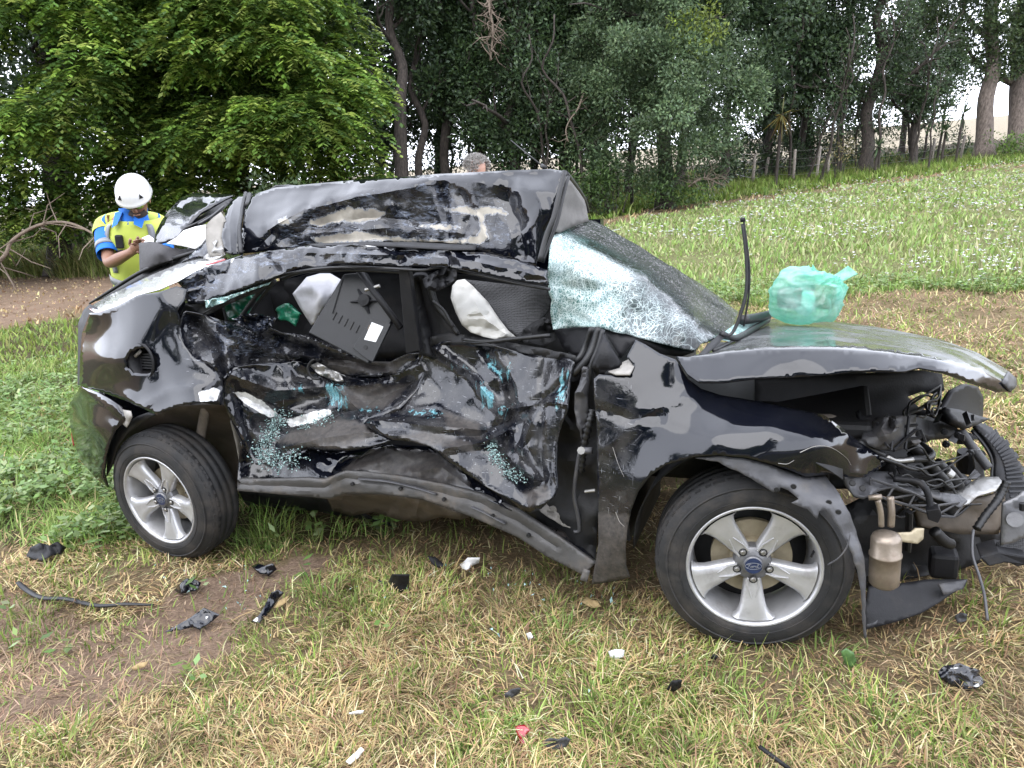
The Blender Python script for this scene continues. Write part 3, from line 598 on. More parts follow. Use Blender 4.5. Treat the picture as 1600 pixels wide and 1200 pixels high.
V, F, C = leafquads(np.stack([cx, cy, cz], -1), dv, sv, sz*.6, sz*.4, pick(n*k, [(0.80, 0.79, 0.80), (0.74, 0.72, 0.76)], .05)); fl = mk('white_flowers', V, F, M['plain'], smooth=False, colors=np.clip(C, 0, .9)); tag(fl, kind='stuff')

# unseen road added behind the camera: dark asphalt for the paint to mirror, a little above the ground
xs = np.linspace(-60, 60, 30); ys = np.linspace(-3.2, -10.2, 8); X_, Y_ = np.meshgrid(xs, ys, indexing='ij'); Vr = np.stack([X_, Y_, gz(X_, Y_)+.05+ghump(X_, Y_)*0], -1).reshape(-1, 3); ir, jr = np.meshgrid(np.arange(29), np.arange(7), indexing='ij'); Fr = np.stack([ir*8+jr, ir*8+jr+1, (ir+1)*8+jr+1, (ir+1)*8+jr], -1).reshape(-1, 4)
road = mk('road', Vr, np.ascontiguousarray(Fr), simple('asphalt', (0.05, 0.05, 0.052), .85, vs=3, bump=.3), None); tag(road, kind='structure')
# ------------------------------------------------------------------ the wrecked car
CAR = empty('wrecked_car', U(-1.3, .87, 0), 'crushed black hatchback-style saloon car with torn doors and shattered windscreen on the grass', 'car')
CAR['label'] = 'crushed black saloon car with torn doors and shattered windscreen standing on the grass'
PT = M['paint']
# --- wheels
def wheel(center, nrm, up, spin, lab, tread_seed):
    n = nrm/np.linalg.norm(nrm); up = up-(up@n)*n; up /= np.linalg.norm(up); rt = np.cross(up, n)   # rt: to the right as seen from outside
    def L(x, y, z): return center+x*rt+y*up+z*n           # z outward, 0 at the outer face of the tyre
    root = bpy.data.objects.new('wheel', None); COL.objects.link(root); root.parent = CAR; root.location = tuple(center-rootloc(CAR)); root['label'] = lab
    R = .316
    # tyre: lathe with circumferential grooves
    prof = [(.205, -.012), (.218, .0), (.232, .004), (.252, .003), (.272, -.002), (.290, -.010), (.303, -.020), (.311, -.032)]
    g = [(-.036, R), (-.058, R+.001), (-.060, R-.006), (-.067, R-.006), (-.069, R+.001), (-.094, R+.002), (-.096, R-.006), (-.104, R-.006), (-.106, R+.002), (-.132, R+.001), (-.134, R-.006), (-.141, R-.006), (-.143, R+.001), (-.166, R-.001)]
    prof += [(r, z) for z, r in g]+[(.308, -.176), (.296, -.190), (.270, -.203), (.235, -.205), (.205, -.195)]
    mb = MB(); NS = 96; mb.lathe(center, n, prof, NS, ref=up); V = np.concatenate(mb.V); V = V.reshape(len(prof), NS, 3)
    rel = V-center; yy = rel@up; low = yy < -.292; V = V+(np.clip(-.292-yy, 0, 1)*.75)[..., None]*up    # flat where it carries the car
    mk('tyre', V.reshape(-1, 3), mb.F, M['tyre'], root)
    # shoulder lugs and sidewall ribs
    mb = MB()
    for k in range(64):
        t = 2*math.pi*(k+.3*math.sin(k*5))/64; e = np.array([math.cos(t), math.sin(t)]); f_ = np.array([-e[1], e[0]])
        if e[1] < -.9: continue
        for z0, z1, r0 in ((-.024, -.054, .3075), (-.146, -.176, .3085)):
            p = [L(*(e*(r0+.0015)+f_*.0095), z0), L(*(e*(r0+.0015)-f_*.0095), z0), L(*(e*(R+.003)-f_*.0095), z1 if z0 > -.1 else z0), L(*(e*(R+.003)+f_*.0095), z1 if z0 > -.1 else z0)]
            if z0 > -.1: mb.prism(p, -.006*(e[0]*rt+e[1]*up))
    for r in (.238, .279): mb.lathe(center, n, [(r-.004, -.001), (r, .0055 if r < .25 else .001), (r+.004, -.002)], 72, ref=up)
    mb.build('tread_lugs', M['tyre'], root)
    # rim: barrel, lip
    rim = [(.206, -.030), (.2145, -.008), (.2165, -.001), (.213, .002), (.207, -.001), (.203, -.010), (.199, -.024), (.196, -.05), (.188, -.10), (.186, -.17), (.206, -.19)]
    mb = MB(); mb.lathe(center, n, rim, 80, ref=up); rimo = mb.build('rim', M['alloy'], root, smooth=True)
    mb = MB(); mb.lathe(center-.12*n, n, [(.01, 0), (.12, .002), (.186, -.03)], 48, ref=up); mb.build('wheel_inside', M['dark'], root, smooth=True)
    mb = MB(); mb.lathe(center-.088*n, n, [(.04, .02), (.07, .02), (.072, 0), (.132, 0), (.132, -.02)], 48, ref=up); mb.build('brake_disc', M['disc'], root)
    mb = MB(); mb.lathe(center-.1*n, n, [(.0, .075), (.055, .072), (.062, .06), (.062, 0)], 40, ref=up); mb.build('wheel_hub', M['alloydark'], root, smooth=True)
    # spokes
    for k in range(5):
        t = spin+2*math.pi*k/5; e = np.array([math.cos(t), math.sin(t)]); f_ = np.array([-e[1], e[0]])
        rs = [.030, .055, .080, .105, .130, .155, .175, .190, .1985]; hw = [.019, .026, .030, .0335, .0375, .042, .049, .058, .072]; zz = [-.030, -.028, -.026, -.022, -.0175, -.013, -.010, -.008, -.006]
        V = []; F = []
        for i, (r, w_, z) in enumerate(zip(rs, hw, zz)):
            fl = max(0, (r-.1)/.1)*.004
            for q, dz in ((-1, -.034), (-1, -.008), (-.74, 0), (-.3, .0015-fl), (0, .001-fl), (.3, .0015-fl), (.74, 0), (1, -.008), (1, -.034)):
                a = q*w_/r if r > .12 else None
                if a is not None: xy = r*(math.cos(a)*e+math.sin(a)*f_)
                else: xy = r*e+q*w_*f_
                V.append(L(xy[0], xy[1], z+dz))
        for i in range(len(rs)-1):
            for j in range(8): F.append((i*9+j, i*9+j+1, (i+1)*9+j+1, (i+1)*9+j))
        sp = mk('spoke', V, F, M['alloy'], root)
        # raised arrow-shaped web from hub towards the rim, and its nut pocket
        mb = MB()
        for sg in (-1, 1):
            pts = [(.046, .020), (.075, .0215), (.118, .009), (.118, .005), (.078, .0155), (.050, .0145)]
            poly = [L(*(a*e+sg*b*f_), -.0295+.006*(a-.04)/.08) for a, b in pts]
            if sg < 0: poly = poly[::-1]
            mb.prism(poly, .0075*n)
        mb.build('spoke_web', M['alloy'], sp, bevel=.0015)
    # nuts on the spoke lines
    for k in range(5):
        t = spin+2*math.pi*k/5; c = center+.054*(math.cos(t)*rt+math.sin(t)*up)-.027*n
        mb = MB(); mb.lathe(c, n, [(.0, -.002), (.0125, -.002), (.0135, .0025), (.0105, .0035), (.0102, -.001)], 20, ref=up); o = mb.build('nut_pocket', M['dark'], root)
        mb = MB(); mb.lathe(c, n, [(.0088, -.002), (.0088, .006), (.0065, .0085), (0, .0085)], 6, ref=up); mb.build('wheel_nut', M['steel'], o)
    # centre cap with its oval badge
    mb = MB(); mb.lathe(center-.024*n, n, [(.033, -.006), (.033, .004), (.030, .008), (0, .009)], 40, ref=up); cap = mb.build('centre_cap', M['alloydark'], root, smooth=True)
    def ell(a, b, z, th): return [L(a*math.cos(q), b*math.sin(q), z) for q in np.linspace(0, 2*math.pi, 28, endpoint=False)]
    mb = MB(); mb.prism(ell(.0275, .0275, -.0165, 0), .0025*n); mb.build('badge', M['blue'], cap)
    mb = MB()
    zb = -.0132
    ring = [L(.0255*math.cos(q), .0115*math.sin(q), zb) for q in np.linspace(0, 2*math.pi, 30)]; mb.tube(ring, .0008, 4)
    # flowing script lettering F o r d
    S = [[(-17, 3), (-15, 6), (-9, 6), (-6, 5)], [(-11, 6), (-13, -1), (-16, -5), (-19, -3)], [(-14, 1), (-9, 1.5)],
         [(-6, -1), (-8, -3), (-6, -5), (-3, -4), (-3, -1), (-6, -1), (-2, 0), (0, 1)], [(0, 1), (1, -1), (0, -5), (2, 0), (5, 0.5), (5, -1)],
         [(10, 0), (7, 0), (6, -3), (8, -5), (11, -2), (14, 6), (12, 7), (11, -1), (12, -5), (16, -2)]]
    for s_ in S:
        P = smooth_path([L(a*.00115, b*.00115, zb) for a, b in s_], 4) if len(s_) > 2 else [L(a*.00115, b*.00115, zb) for a, b in s_]
        mb.tube(P, .0007, 4)
    mb.build('badge_script', M['silver'], cap)
    # valve
    t = spin+2*math.pi*(1.42)/5 ; e = math.cos(t)*rt+math.sin(t)*up
    MB().tube([center+.196*e-.045*n, center+.182*e-.012*n], .004, 8).build('valve', M['rubber'], root)
    return root
ang = math.radians(11); nF = -AV*math.cos(ang)+AU*math.sin(ang)+AW*.03
wheel(U(0, 0, .315)+.0*AW, nF, AW, math.radians(-90), 'front wheel, scuffed rim', 1)
angR = math.radians(-3); relR = WR-G0; nR = -AV*math.cos(angR)+AU*math.sin(angR)-AW*.02
wheel(WR, nR, AW, math.radians(-85), 'rear wheel, clean silver rim', 2)
# the two wheels on the far side
for uu in (0, -2.6):
    mb = MB(); mb.lathe(U(uu, 1.74, .315), AV, [(.02, -.05), (.2, -.06), (.215, 0), (.26, .004), (.305, -.02), (.316, -.06), (.316, -.15), (.3, -.19), (.2, -.2), (.02, -.2)], 40); mb.build('far_wheel', M['tyre'], CAR, smooth=True)

# --- floor, bulkhead, far side: the dark shell that stands behind the crushed flank
mb = MB(); mb.cbox(-2.25, -.45, .30, 1.62, .30, .36); mb.cbox(-3.1, -2.25, .35, 1.5, .42, .50); mb.build('floor_pan', M['dark'], CAR)
mb = MB(); mb.cbox(-.50, -.44, .12, 1.64, .30, .93); mb.build('bulkhead', M['dark'], CAR)
mb = MB(); mb.cbox(-3.05, -.45, 1.66, 1.72, .28, .90); mb.cbox(-3.0, -.9, 1.58, 1.64, .90, 1.32); mb.build('far_side_panel', PT, CAR)
mb = MB(); mb.cbox(-2.35, -2.27, .35, 1.55, .5, 1.18); mb.build('rear_seat', M['seat'], CAR, bevel=.03)
mb = MB(); mb.box(U(-1.25, .98, .4), .12*AU, .5*AV, .62*AW+ -.2*AU); mb.cbox(-1.25, -.75, .98, 1.48, .4, .54); mb.build('far_seat', M['seat'], CAR, bevel=.05)
mb = MB(); mb.cbox(-.75, -.46, .3, 1.58, .66, .93); mb.build('dashboard', M['plastic'], CAR, bevel=.05)
# far half of the crushed roof and the far boot flank (seen only from elsewhere)
def grid_uvw(fn, nu, nv):
    V = [fn(a, b) for a in np.linspace(0, 1, nu) for b in np.linspace(0, 1, nv)]
    F = [(i*nv+j, i*nv+j+1, (i+1)*nv+j+1, (i+1)*nv+j) for i in range(nu-1) for j in range(nv-1)]; return V, F

# --- front wing
f_out = [(928, 592), (936, 585), (960, 586), (984, 585), (991, 573), (979, 557), (993, 531), (1008, 538), (1030, 552), (1056, 562), (1075, 592), (1095, 607), (1125, 617), (1180, 626), (1233, 637), (1287, 648), (1313, 667), (1345, 692), (1383, 717), (1377, 731), (1351, 746), (1321, 745), (1295, 741), (1260, 745), (1230, 733), (1197, 723), (1165, 715), (1120, 711), (1083, 714), (1041, 726), (1016, 743), (997, 768), (986, 796), (980, 825), (977, 856), (978, 884), (984, 902), (950, 910), (924, 913), (930, 880), (935, 850), (934, 755), (932, 660), (928, 620)]
f_ctl = [(928, 600, .05), (993, 531, .15), (985, 580, .09), (1056, 562, .14), (1095, 607, .13), (1180, 626, .13), (1287, 648, .17), (1345, 692, .24), (1383, 717, .30), (1377, 731, .29), (1351, 746, .17), (1295, 741, .06), (1260, 745, .01), (1197, 723, -.045), (1120, 711, -.06), (1041, 726, -.05), (997, 768, -.04), (978, 860, -.03), (984, 902, .0), (924, 913, .03), (934, 755, .0), (932, 660, .03), (1040, 640, .045), (1110, 660, .015), (1200, 662, .015), (1280, 675, .06), (1120, 688, -.045), (1200, 695, -.035), (1000, 700, .0), (960, 650, .03), (960, 800, -.015), (1020, 600, .085), (1300, 700, .07)]
o = panel('front_wing', PT, CAR, f_out, f_ctl, res=5, creases=[([(935, 640), (985, 655), (1030, 650)], .012, 16), ([(945, 700), (985, 668), (1020, 640), (1080, 620)], -.010, 22), ([(1150, 655), (1230, 665), (1310, 690)], .004, 14)], smoothn=[(.0015, 90, 5)], patches={'scr': [[(925, 590), (990, 600), (985, 900), (925, 912)]], 'dirt': [[(926, 800), (985, 800), (990, 905), (922, 915)]]})
# scraped pale arcs on the wing
for pts in ([(1250, 707), (1275, 697), (1300, 700), (1322, 715), (1330, 727)], [(1216, 724), (1230, 725), (1241, 719)], [(962, 800), (968, 815), (976, 823)], [(955, 691), (966, 725), (975, 745)]):
    tt = 1/tps(f_ctl, np.array([p[0] for p in pts], float), np.array([p[1] for p in pts], float))
    P = smooth_path([CAM+ray(a, b)*(k-.004) for (a, b), k in zip(pts, tt)], 4); MB().tube(P, np.linspace(.0014, .0005, len(P)), 4).build('paint_scratch', M['primer'], o)
# sail triangle of the mirror and A-pillar foot trim
panel('mirror_base', M['plastic'], CAR, [(942, 519), (957, 545), (972, 568), (968, 574), (955, 578), (930, 577), (924, 574), (932, 548)], [(942, 519, .14), (972, 568, .11), (924, 574, .08), (950, 555, .09)], solid=.01, res=7)
panel('mirror_gasket', M['primer'], CAR, [(972, 566), (985, 560), (991, 572), (984, 585), (962, 585), (950, 580), (968, 575)], [(972, 566, .12), (991, 572, .10), (950, 580, .08)], solid=.006, res=6)
mb = MB(); tubepx(mb, [(936, 512, .17), (928, 540, .15), (915, 565, .12), (896, 585, .12)], .014); tubepx(mb, [(925, 512, .20), (915, 540, .2), (903, 562, .17), (880, 572, .16)], .011); tubepx(mb, [(942, 515, .15), (934, 545, .12), (924, 570, .10), (921, 600, .10)], .008); mb.build('door_seal', M['rubber'], CAR, smooth=True)
panel('pillar_foot', M['plastic'], CAR, [(864, 512), (935, 508), (990, 526), (1050, 541), (1086, 550), (1062, 558), (1035, 553), (1000, 532), (985, 540), (970, 560), (945, 520), (925, 560), (905, 560), (880, 545)], [(864, 512, .35), (935, 508, .30), (1086, 550, .35), (1000, 535, .26), (925, 560, .24), (880, 545, .33)], solid=.004, res=9)

# --- bonnet: flank and top meet in a crease
side_lo = [(1056, 557), (1074, 584), (1092, 597), (1130, 597), (1180, 591), (1247, 589), (1295, 585), (1329, 580), (1367, 579), (1415, 580), (1436, 574), (1473, 581), (1513, 596), (1540, 605), (1561, 613), (1580, 612)]
crease = [(1567, 597), (1535, 580), (1500, 570), (1460, 562), (1420, 555), (1360, 549), (1313, 546), (1250, 545), (1180, 547), (1137, 551), (1106, 556), (1075, 558)]
c_ctl = [(1567, 597, .52), (1500, 570, .30), (1420, 555, .19), (1313, 546, .15), (1180, 547, .15), (1106, 556, .16), (1056, 557, .16)]
s_ctl = c_ctl+[(1092, 597, .075), (1180, 591, .06), (1247, 589, .06), (1329, 580, .07), (1415, 580, .10), (1473, 581, .17), (1540, 605, .38), (1580, 612, .56), (1250, 570, .075), (1400, 568, .12)]
V1, F1, a1 = sheet(side_lo+crease, s_ctl, res=6, creases=[([(1400, 585), (1440, 560)], -.006, 18)])
top = crease[::-1]+[(1580, 612), (1589, 603), (1588, 592), (1572, 577), (1527, 551), (1473, 531), (1409, 518), (1370, 511), (1320, 504), (1260, 500), (1200, 498), (1180, 505), (1150, 528), (1120, 545), (1092, 553)]
t_ctl = c_ctl+[(1580, 612, .56), (1589, 603, .66), (1588, 592, .75), (1572, 577, .9), (1527, 551, 1.05), (1473, 531, 1.2), (1409, 518, 1.3), (1320, 504, 1.42), (1260, 500, 1.40), (1200, 498, 1.35), (1150, 528, .62), (1092, 553, .22), (1300, 525, .55), (1450, 545, .55)]
V2, F2, a2 = sheet(top, t_ctl, res=6)
p1x, p1y, _ = proj(V1); p2x, p2y, _ = proj(V2)
for i in range(len(V2)):                             # flank and top share the vertices of the crease
    d = np.hypot(p1x-p2x[i], p1y-p2y[i]); j = int(d.argmin())
    if d[j] < .6: V2[i] = V1[j]
hood = mk('bonnet', np.concatenate([V1, V2]), F1+[tuple(i+len(V1) for i in f) for f in F2], M['paint_hood'], CAR, solid=.007)
hood.data.materials.append(PT); mi = np.zeros(len(hood.data.polygons), np.int32); mi[:len(F1)] = 1; hood.data.polygons.foreach_set('material_index', mi)
bm = bmesh.new(); bm.from_mesh(hood.data); bmesh.ops.remove_doubles(bm, verts=bm.verts, dist=.0015); bm.to_mesh(hood.data); bm.free()
# nose tip seal
panel('bonnet_tip', M['greyplastic'], hood, [(1567, 597), (1576, 580), (1588, 591), (1589, 603), (1580, 612)], [(1567, 597, .50), (1588, 591, .72), (1580, 612, .54)], res=6, solid=.006)
# scuttle with debris, wiper
mb = MB(); tubepx(mb, [(1096, 556, .2), (1112, 540, .3), (1128, 524, .4)], [.012, .016, .014], flat=.5); mb.build('wiper_arm_base', M['plastic'], CAR, bevel=.002)
wo = MB(); tubepx(wo, [(1130, 526, .40), (1145, 519, .42), (1158, 488, .44), (1166, 455, .46), (1167, 419, .48), (1164, 380, .5), (1160, 350, .52)], [.008, .0085, .009, .0085, .0085, .008, .0075], n=8, flat=.6); wip = wo.build('wiper_blade', M['rubber'], CAR, smooth=True)
wo = MB(); tubepx(wo, [(1162, 510, .43), (1170, 460, .455), (1171, 420, .475), (1167, 380, .495), (1162, 345, .52)], .0035, n=6); tubepx(wo, [(1157, 344, .515), (1164, 343, .52)], .008, sm=0); wo.build('wiper_spine', M['plastic'], wip, smooth=True)
mb = MB(); tubepx(mb, [(1128, 522, .38), (1150, 528, .5), (1180, 512, .8), (1200, 500, 1.05)], .012); tubepx(mb, [(1160, 500, .7), (1185, 496, .9), (1200, 492, 1.1)], .02); tubepx(mb, [(1115, 548, .27), (1150, 530, .5), (1165, 522, .6)], .006); mb.build('scuttle_trim', M['rubber'], CAR, smooth=True)
V, F, at = sheet([(1120, 528), (1150, 505), (1185, 497), (1198, 502), (1165, 518), (1140, 533)], [(1120, 528, .35), (1198, 500, 1.1), (1150, 505, .7), (1140, 533, .42)], res=4, facets=[(.04, 12, 3)]); mk('loose_glass', V, F, M['gran'], CAR, smooth=False, solid=.003)

# --- windscreen: crushed near part, folded away from the far part
ws = [(860, 370), (890, 355), (921, 344), (932, 346), (980, 374), (1020, 398), (1080, 434), (1120, 460), (1140, 476), (1155, 489), (1145, 512), (1128, 521), (1112, 532), (1095, 537), (1084, 549), (1050, 541), (1020, 533), (990, 524), (960, 519), (933, 510), (900, 512), (864, 514), (861, 490), (862, 470), (858, 458), (856, 446), (858, 410)]
fold = [(873, 363), (940, 398), (1008, 431), (1050, 470), (1080, 494), (1116, 527)]
w_ctl = [(860, 370, .36), (873, 363, .50), (940, 398, .50), (1008, 431, .47), (1080, 494, .40), (1116, 527, .40), (858, 446, .26), (864, 514, .30), (933, 510, .27), (990, 524, .26), (1084, 549, .26), (960, 460, .34), (1030, 500, .33), (921, 344, 1.0), (1020, 398, 1.15), (1140, 476, 1.30), (1155, 489, 1.25), (1080, 434, 1.25), (1100, 480, .85), (960, 385, .78), (1128, 521, .50)]
near = [(845, 360), (873, 363), (940, 398), (1008, 431), (1050, 470), (1080, 494), (1116, 527), (1120, 560), (840, 540)]
V, F, at = sheet(ws, w_ctl, res=4.5, creases=[(fold, -.02, 14), ([(935, 405), (930, 460), (940, 510)], -.03, 22), ([(860, 440), (900, 450), (930, 455)], .02, 18), ([(890, 380), (880, 440), (870, 500)], .02, 16)], facets=[(.012, 26, 31), (.006, 11, 32)], patches={'cr': [near], 'tl': [[(845, 360), (880, 365), (925, 400), (940, 450), (945, 520), (840, 540)]]}, jag=1.2)
px_, py_, _ = proj(V); m = sdpoly(px_, py_, near); left = np.interp(px_, [860, 930, 1000, 1100], [1.0, .95, .62, .5]); at['cr'] = np.clip(m/34+.5, 0, 1)**.8*left; at['tl'] = np.interp(px_, [860, 940, 985, 1100], [1, .9, .25, .1])
windscreen = mk('windscreen', V, F, M['glass'], CAR, attrs=at, solid=.005)

# --- crushed roof: dented flank folded down on the near side, top sloping back
r_out = [(383, 328), (395, 304), (430, 293), (500, 286), (560, 281), (620, 277), (680, 272), (740, 269), (800, 266), (860, 264), (880, 267), (879, 275), (870, 302), (861, 339), (849, 368), (840, 402), (837, 415), (800, 404), (755, 394), (720, 381), (690, 378), (600, 379), (540, 382), (480, 386), (430, 391), (377, 396), (378, 360)]
r_ctl = [(377, 396, .44), (480, 386, .45), (600, 379, .45), (690, 378, .44), (755, 394, .41), (837, 415, .34), (849, 368, .36), (870, 302, .38), (880, 267, .44), (860, 264, .47), (800, 266, .50), (680, 272, .55), (560, 281, .59), (430, 293, .63), (395, 304, .61), (383, 328, .53), (430, 355, .42), (480, 325, .475), (560, 303, .48), (650, 290, .48), (750, 286, .47), (830, 300, .40), (520, 350, .475), (620, 330, .485), (700, 330, .48), (780, 340, .43), (560, 372, .44), (700, 365, .44), (810, 370, .375)]
prim = [[(480, 350), (490, 343), (520, 332), (545, 325), (580, 327), (600, 333), (590, 342), (560, 347), (530, 346), (505, 352)], [(486, 372), (520, 368), (560, 362), (620, 372), (700, 376), (740, 372), (752, 360), (748, 340), (735, 332), (700, 330), (696, 326), (730, 323), (752, 330), (757, 350), (760, 372), (752, 382), (690, 380), (600, 376), (500, 380)], [(436, 346), (446, 340), (460, 348), (440, 352)], [(740, 330), (760, 322), (785, 328), (792, 335), (770, 336)], [(640, 352), (700, 352), (720, 356), (690, 358)]]
filmp = [[(430, 350), (480, 330), (550, 305), (650, 288), (760, 288), (790, 320), (800, 380), (740, 390), (600, 375), (440, 390)]]
panel('roof', PT, CAR, r_out, r_ctl, res=4, smoothn=[(.018, 90, 14)], creases=[([(383, 380), (430, 352), (480, 326), (560, 302), (650, 289), (750, 285), (840, 300)], -.014, 22), ([(520, 322), (545, 350), (590, 368)], .016, 14), ([(610, 318), (640, 345), (660, 372)], -.016, 14), ([(720, 305), (735, 335), (725, 370)], .02, 12), ([(690, 292), (696, 330), (702, 378)], .03, 14), ([(792, 300), (800, 330), (812, 350), (820, 400)], .035, 22), ([(440, 375), (520, 345), (600, 340), (690, 350)], .02, 20), ([(430, 352), (470, 330), (540, 312), (650, 292)], -.02, 16), ([(480, 365), (600, 356), (740, 366)], -.02, 18), ([(745, 335), (760, 372)], -.015, 8), ([(400, 390), (440, 350), (480, 322)], .012, 10), ([(560, 284), (640, 279), (700, 283)], -.012, 12)], facets=[(.014, 46, 16), (.006, 22, 17)], patches={'prim': prim, 'film': filmp, 'scr': filmp}, edge_in=8)
V, F = grid_uvw(lambda a, b: U(-2.40+1.36*a, .60+1.0*b, 1.545+.05*a-.34*b**2+.008*math.sin(7*a+3*b)-.012*(b<.05)), 12, 8); mk('far_roof', V, F, PT, CAR, solid=.006)
# roof front edge: seal, folded inner lining hanging behind the windscreen header
mb = MB(); tubepx(mb, [(882, 268, .42), (874, 302, .36), (865, 340, .31), (853, 370, .28), (843, 408, .24)], .010); tubepx(mb, [(888, 276, .46), (880, 306, .40), (871, 345, .34), (860, 375, .3), (848, 410, .26)], .007); mb.build('roof_seal', M['rubber'], CAR, smooth=True)
panel('header_lining', M['headliner'], CAR, [(884, 275), (892, 283), (905, 300), (913, 312), (916, 322), (920, 345), (900, 352), (874, 364), (866, 362), (872, 330), (880, 300)], [(884, 275, .48), (916, 322, .85), (920, 345, .9), (866, 362, .38), (885, 320, .55)], res=6, facets=[(.015, 22, 3)], solid=.01)
mb = MB(); tubepx(mb, [(884, 272, .5), (898, 290, .7), (912, 312, .9), (918, 330, 1.0)], .012); mb.build('header_seal', M['rubber'], CAR, smooth=True)
mb = MB(); tubepx(mb, [(852, 263, .85), (846, 258, .86)], [.012, .008], sm=0); tubepx(mb, [(848, 260, .86), (798, 219, .95)], [.0045, .0022], sm=0, n=6); mb.build('roof_aerial', M['rubber'], CAR, smooth=True)

# --- door-top rail: creased black beam over the window openings
rail = [(282, 452), (300, 438), (330, 418), (352, 407), (390, 398), (430, 391), (480, 384), (555, 382), (600, 386), (660, 390), (700, 392), (726, 394), (755, 394), (790, 402), (825, 411), (855, 422), (858, 446), (820, 440), (780, 432), (720, 420), (690, 414), (660, 417), (600, 414), (540, 413), (480, 418), (450, 424), (420, 436), (385, 448), (345, 462), (318, 474), (290, 474)]
rl_ctl = [(282, 452, .16), (352, 407, .26), (480, 384, .24), (600, 386, .22), (726, 394, .21), (855, 422, .22), (858, 446, .20), (780, 432, .17), (660, 417, .16), (540, 413, .16), (450, 424, .15), (345, 462, .13), (290, 474, .13), (560, 398, .14), (700, 404, .14), (400, 415, .15)]
panel('roof_rail', PT, CAR, rail, rl_ctl, res=4, facets=[(.020, 30, 51), (.008, 14, 52)], creases=[([(480, 395), (600, 398), (720, 404), (850, 432)], -.012, 8), ([(700, 395), (715, 420)], .03, 8), ([(420, 400), (440, 425)], .02, 8)], patches={'film': [[(280, 440), (420, 395), (680, 390), (680, 405), (420, 415), (300, 470)]], 'scr': [[(280, 440), (420, 395), (680, 390), (680, 405), (420, 415), (300, 470)]], 'white': [[(350, 404), (372, 400), (362, 410)], [(560, 380), (600, 382), (580, 386)]]}, edge_in=4)
mb = MB(); tubepx(mb, [(318, 474, .15), (380, 452, .16), (450, 428, .17), (520, 418, .17), (600, 419, .17), (660, 422, .17), (690, 418, .17), (760, 432, .18), (820, 445, .2), (860, 452, .22)], .010, flat=.6); tubepx(mb, [(440, 436, .2), (480, 424, .2), (560, 422, .2), (640, 426, .2)], .007); mb.build('window_seal', M['rubber'], CAR, smooth=True)
panel('roof_strip', M['plastic'], CAR, [(480, 381), (560, 378), (640, 378), (745, 383), (742, 390), (700, 390), (600, 384), (500, 386)], [(480, 381, .25), (745, 383, .22), (600, 384, .2), (640, 378, .23)], res=6, facets=[(.01, 22, 5)])
# pillars
mb = MB(); mb.prism(pvs([(622, 419, .18), (638, 419, .18), (656, 548, .20), (634, 553, .20)]), .03*AV); mb.build('pillar_cover', M['plastic'], CAR, bevel=.004)
panel('centre_pillar', M['plastic'], CAR, [(643, 432), (662, 430), (675, 455), (690, 490), (715, 520), (725, 545), (690, 560), (655, 555)], [(643, 432, .26), (662, 430, .26), (725, 545, .30), (655, 555, .26), (690, 490, .30)], res=7, creases=[([(655, 440), (680, 550)], .03, 12)], solid=.02)
mb = MB(); tubepx(mb, [(668, 440, .26), (680, 475, .27), (700, 500, .27), (715, 522, .27)], .010); tubepx(mb, [(676, 470, .24), (694, 486, .24), (708, 512, .24)], .006); mb.build('seat_belt_guide', M['rubber'], CAR, smooth=True)
panel('torn_trim', M['plastic'], CAR, [(660, 436), (680, 424), (702, 414), (714, 420), (712, 436), (698, 448), (680, 456), (664, 450)], [(660, 436, .17), (714, 420, .15), (680, 456, .14)], res=3.5, facets=[(.03, 11, 61), (.015, 6, 62)], solid=.003)
# --- rear quarter, tail
q_out = [(140, 489), (157, 488), (183, 478), (215, 461), (249, 456), (276, 447), (292, 452), (288, 470), (277, 486), (282, 500), (279, 520), (288, 540), (300, 556), (325, 568), (346, 583), (350, 610), (346, 633), (310, 629), (280, 634), (260, 641), (244, 648), (222, 638), (196, 626), (160, 613), (124, 602), (125, 560), (128, 520)]
q_ctl = [(140, 489, .14), (183, 478, .075), (249, 456, .06), (292, 452, .11), (277, 486, .05), (279, 520, .05), (346, 583, .04), (346, 633, .0), (310, 629, -.08), (244, 648, -.075), (196, 626, -.01), (124, 602, .20), (128, 520, .26), (160, 560, .05), (222, 565, -.01), (280, 592, -.02), (200, 500, .045), (262, 612, -.035), (170, 600, .05), (240, 520, .02), (300, 560, .02)]
fuel = [(222+31*math.cos(a), 565+26*math.sin(a)) for a in np.linspace(0, 2*math.pi, 20, endpoint=False)]
V, F, at = sheet(q_out, q_ctl, res=4.5, smoothn=[(.006, 70, 71)], creases=[([(180, 560), (175, 600), (200, 625)], -.012, 18), ([(180, 490), (175, 560), (172, 600)], .014, 30), ([(215, 640), (262, 612), (330, 600)], -.012, 14), ([(340, 590), (300, 560), (283, 520)], -.012, 14), ([(265, 500), (240, 540), (250, 590)], .012, 24)], patches={'white': [[(309, 613), (335, 606), (345, 610), (338, 626), (312, 628)]], 'scr': [[(270, 440), (300, 450), (350, 600), (300, 600), (270, 500)]]})
# open the round fuel pocket
px_, py_, _ = proj(V); hole = np.hypot((px_-222)/29, (py_-565)/24) < .93; F = [f for f in F if not all(hole[i] for i in f)]

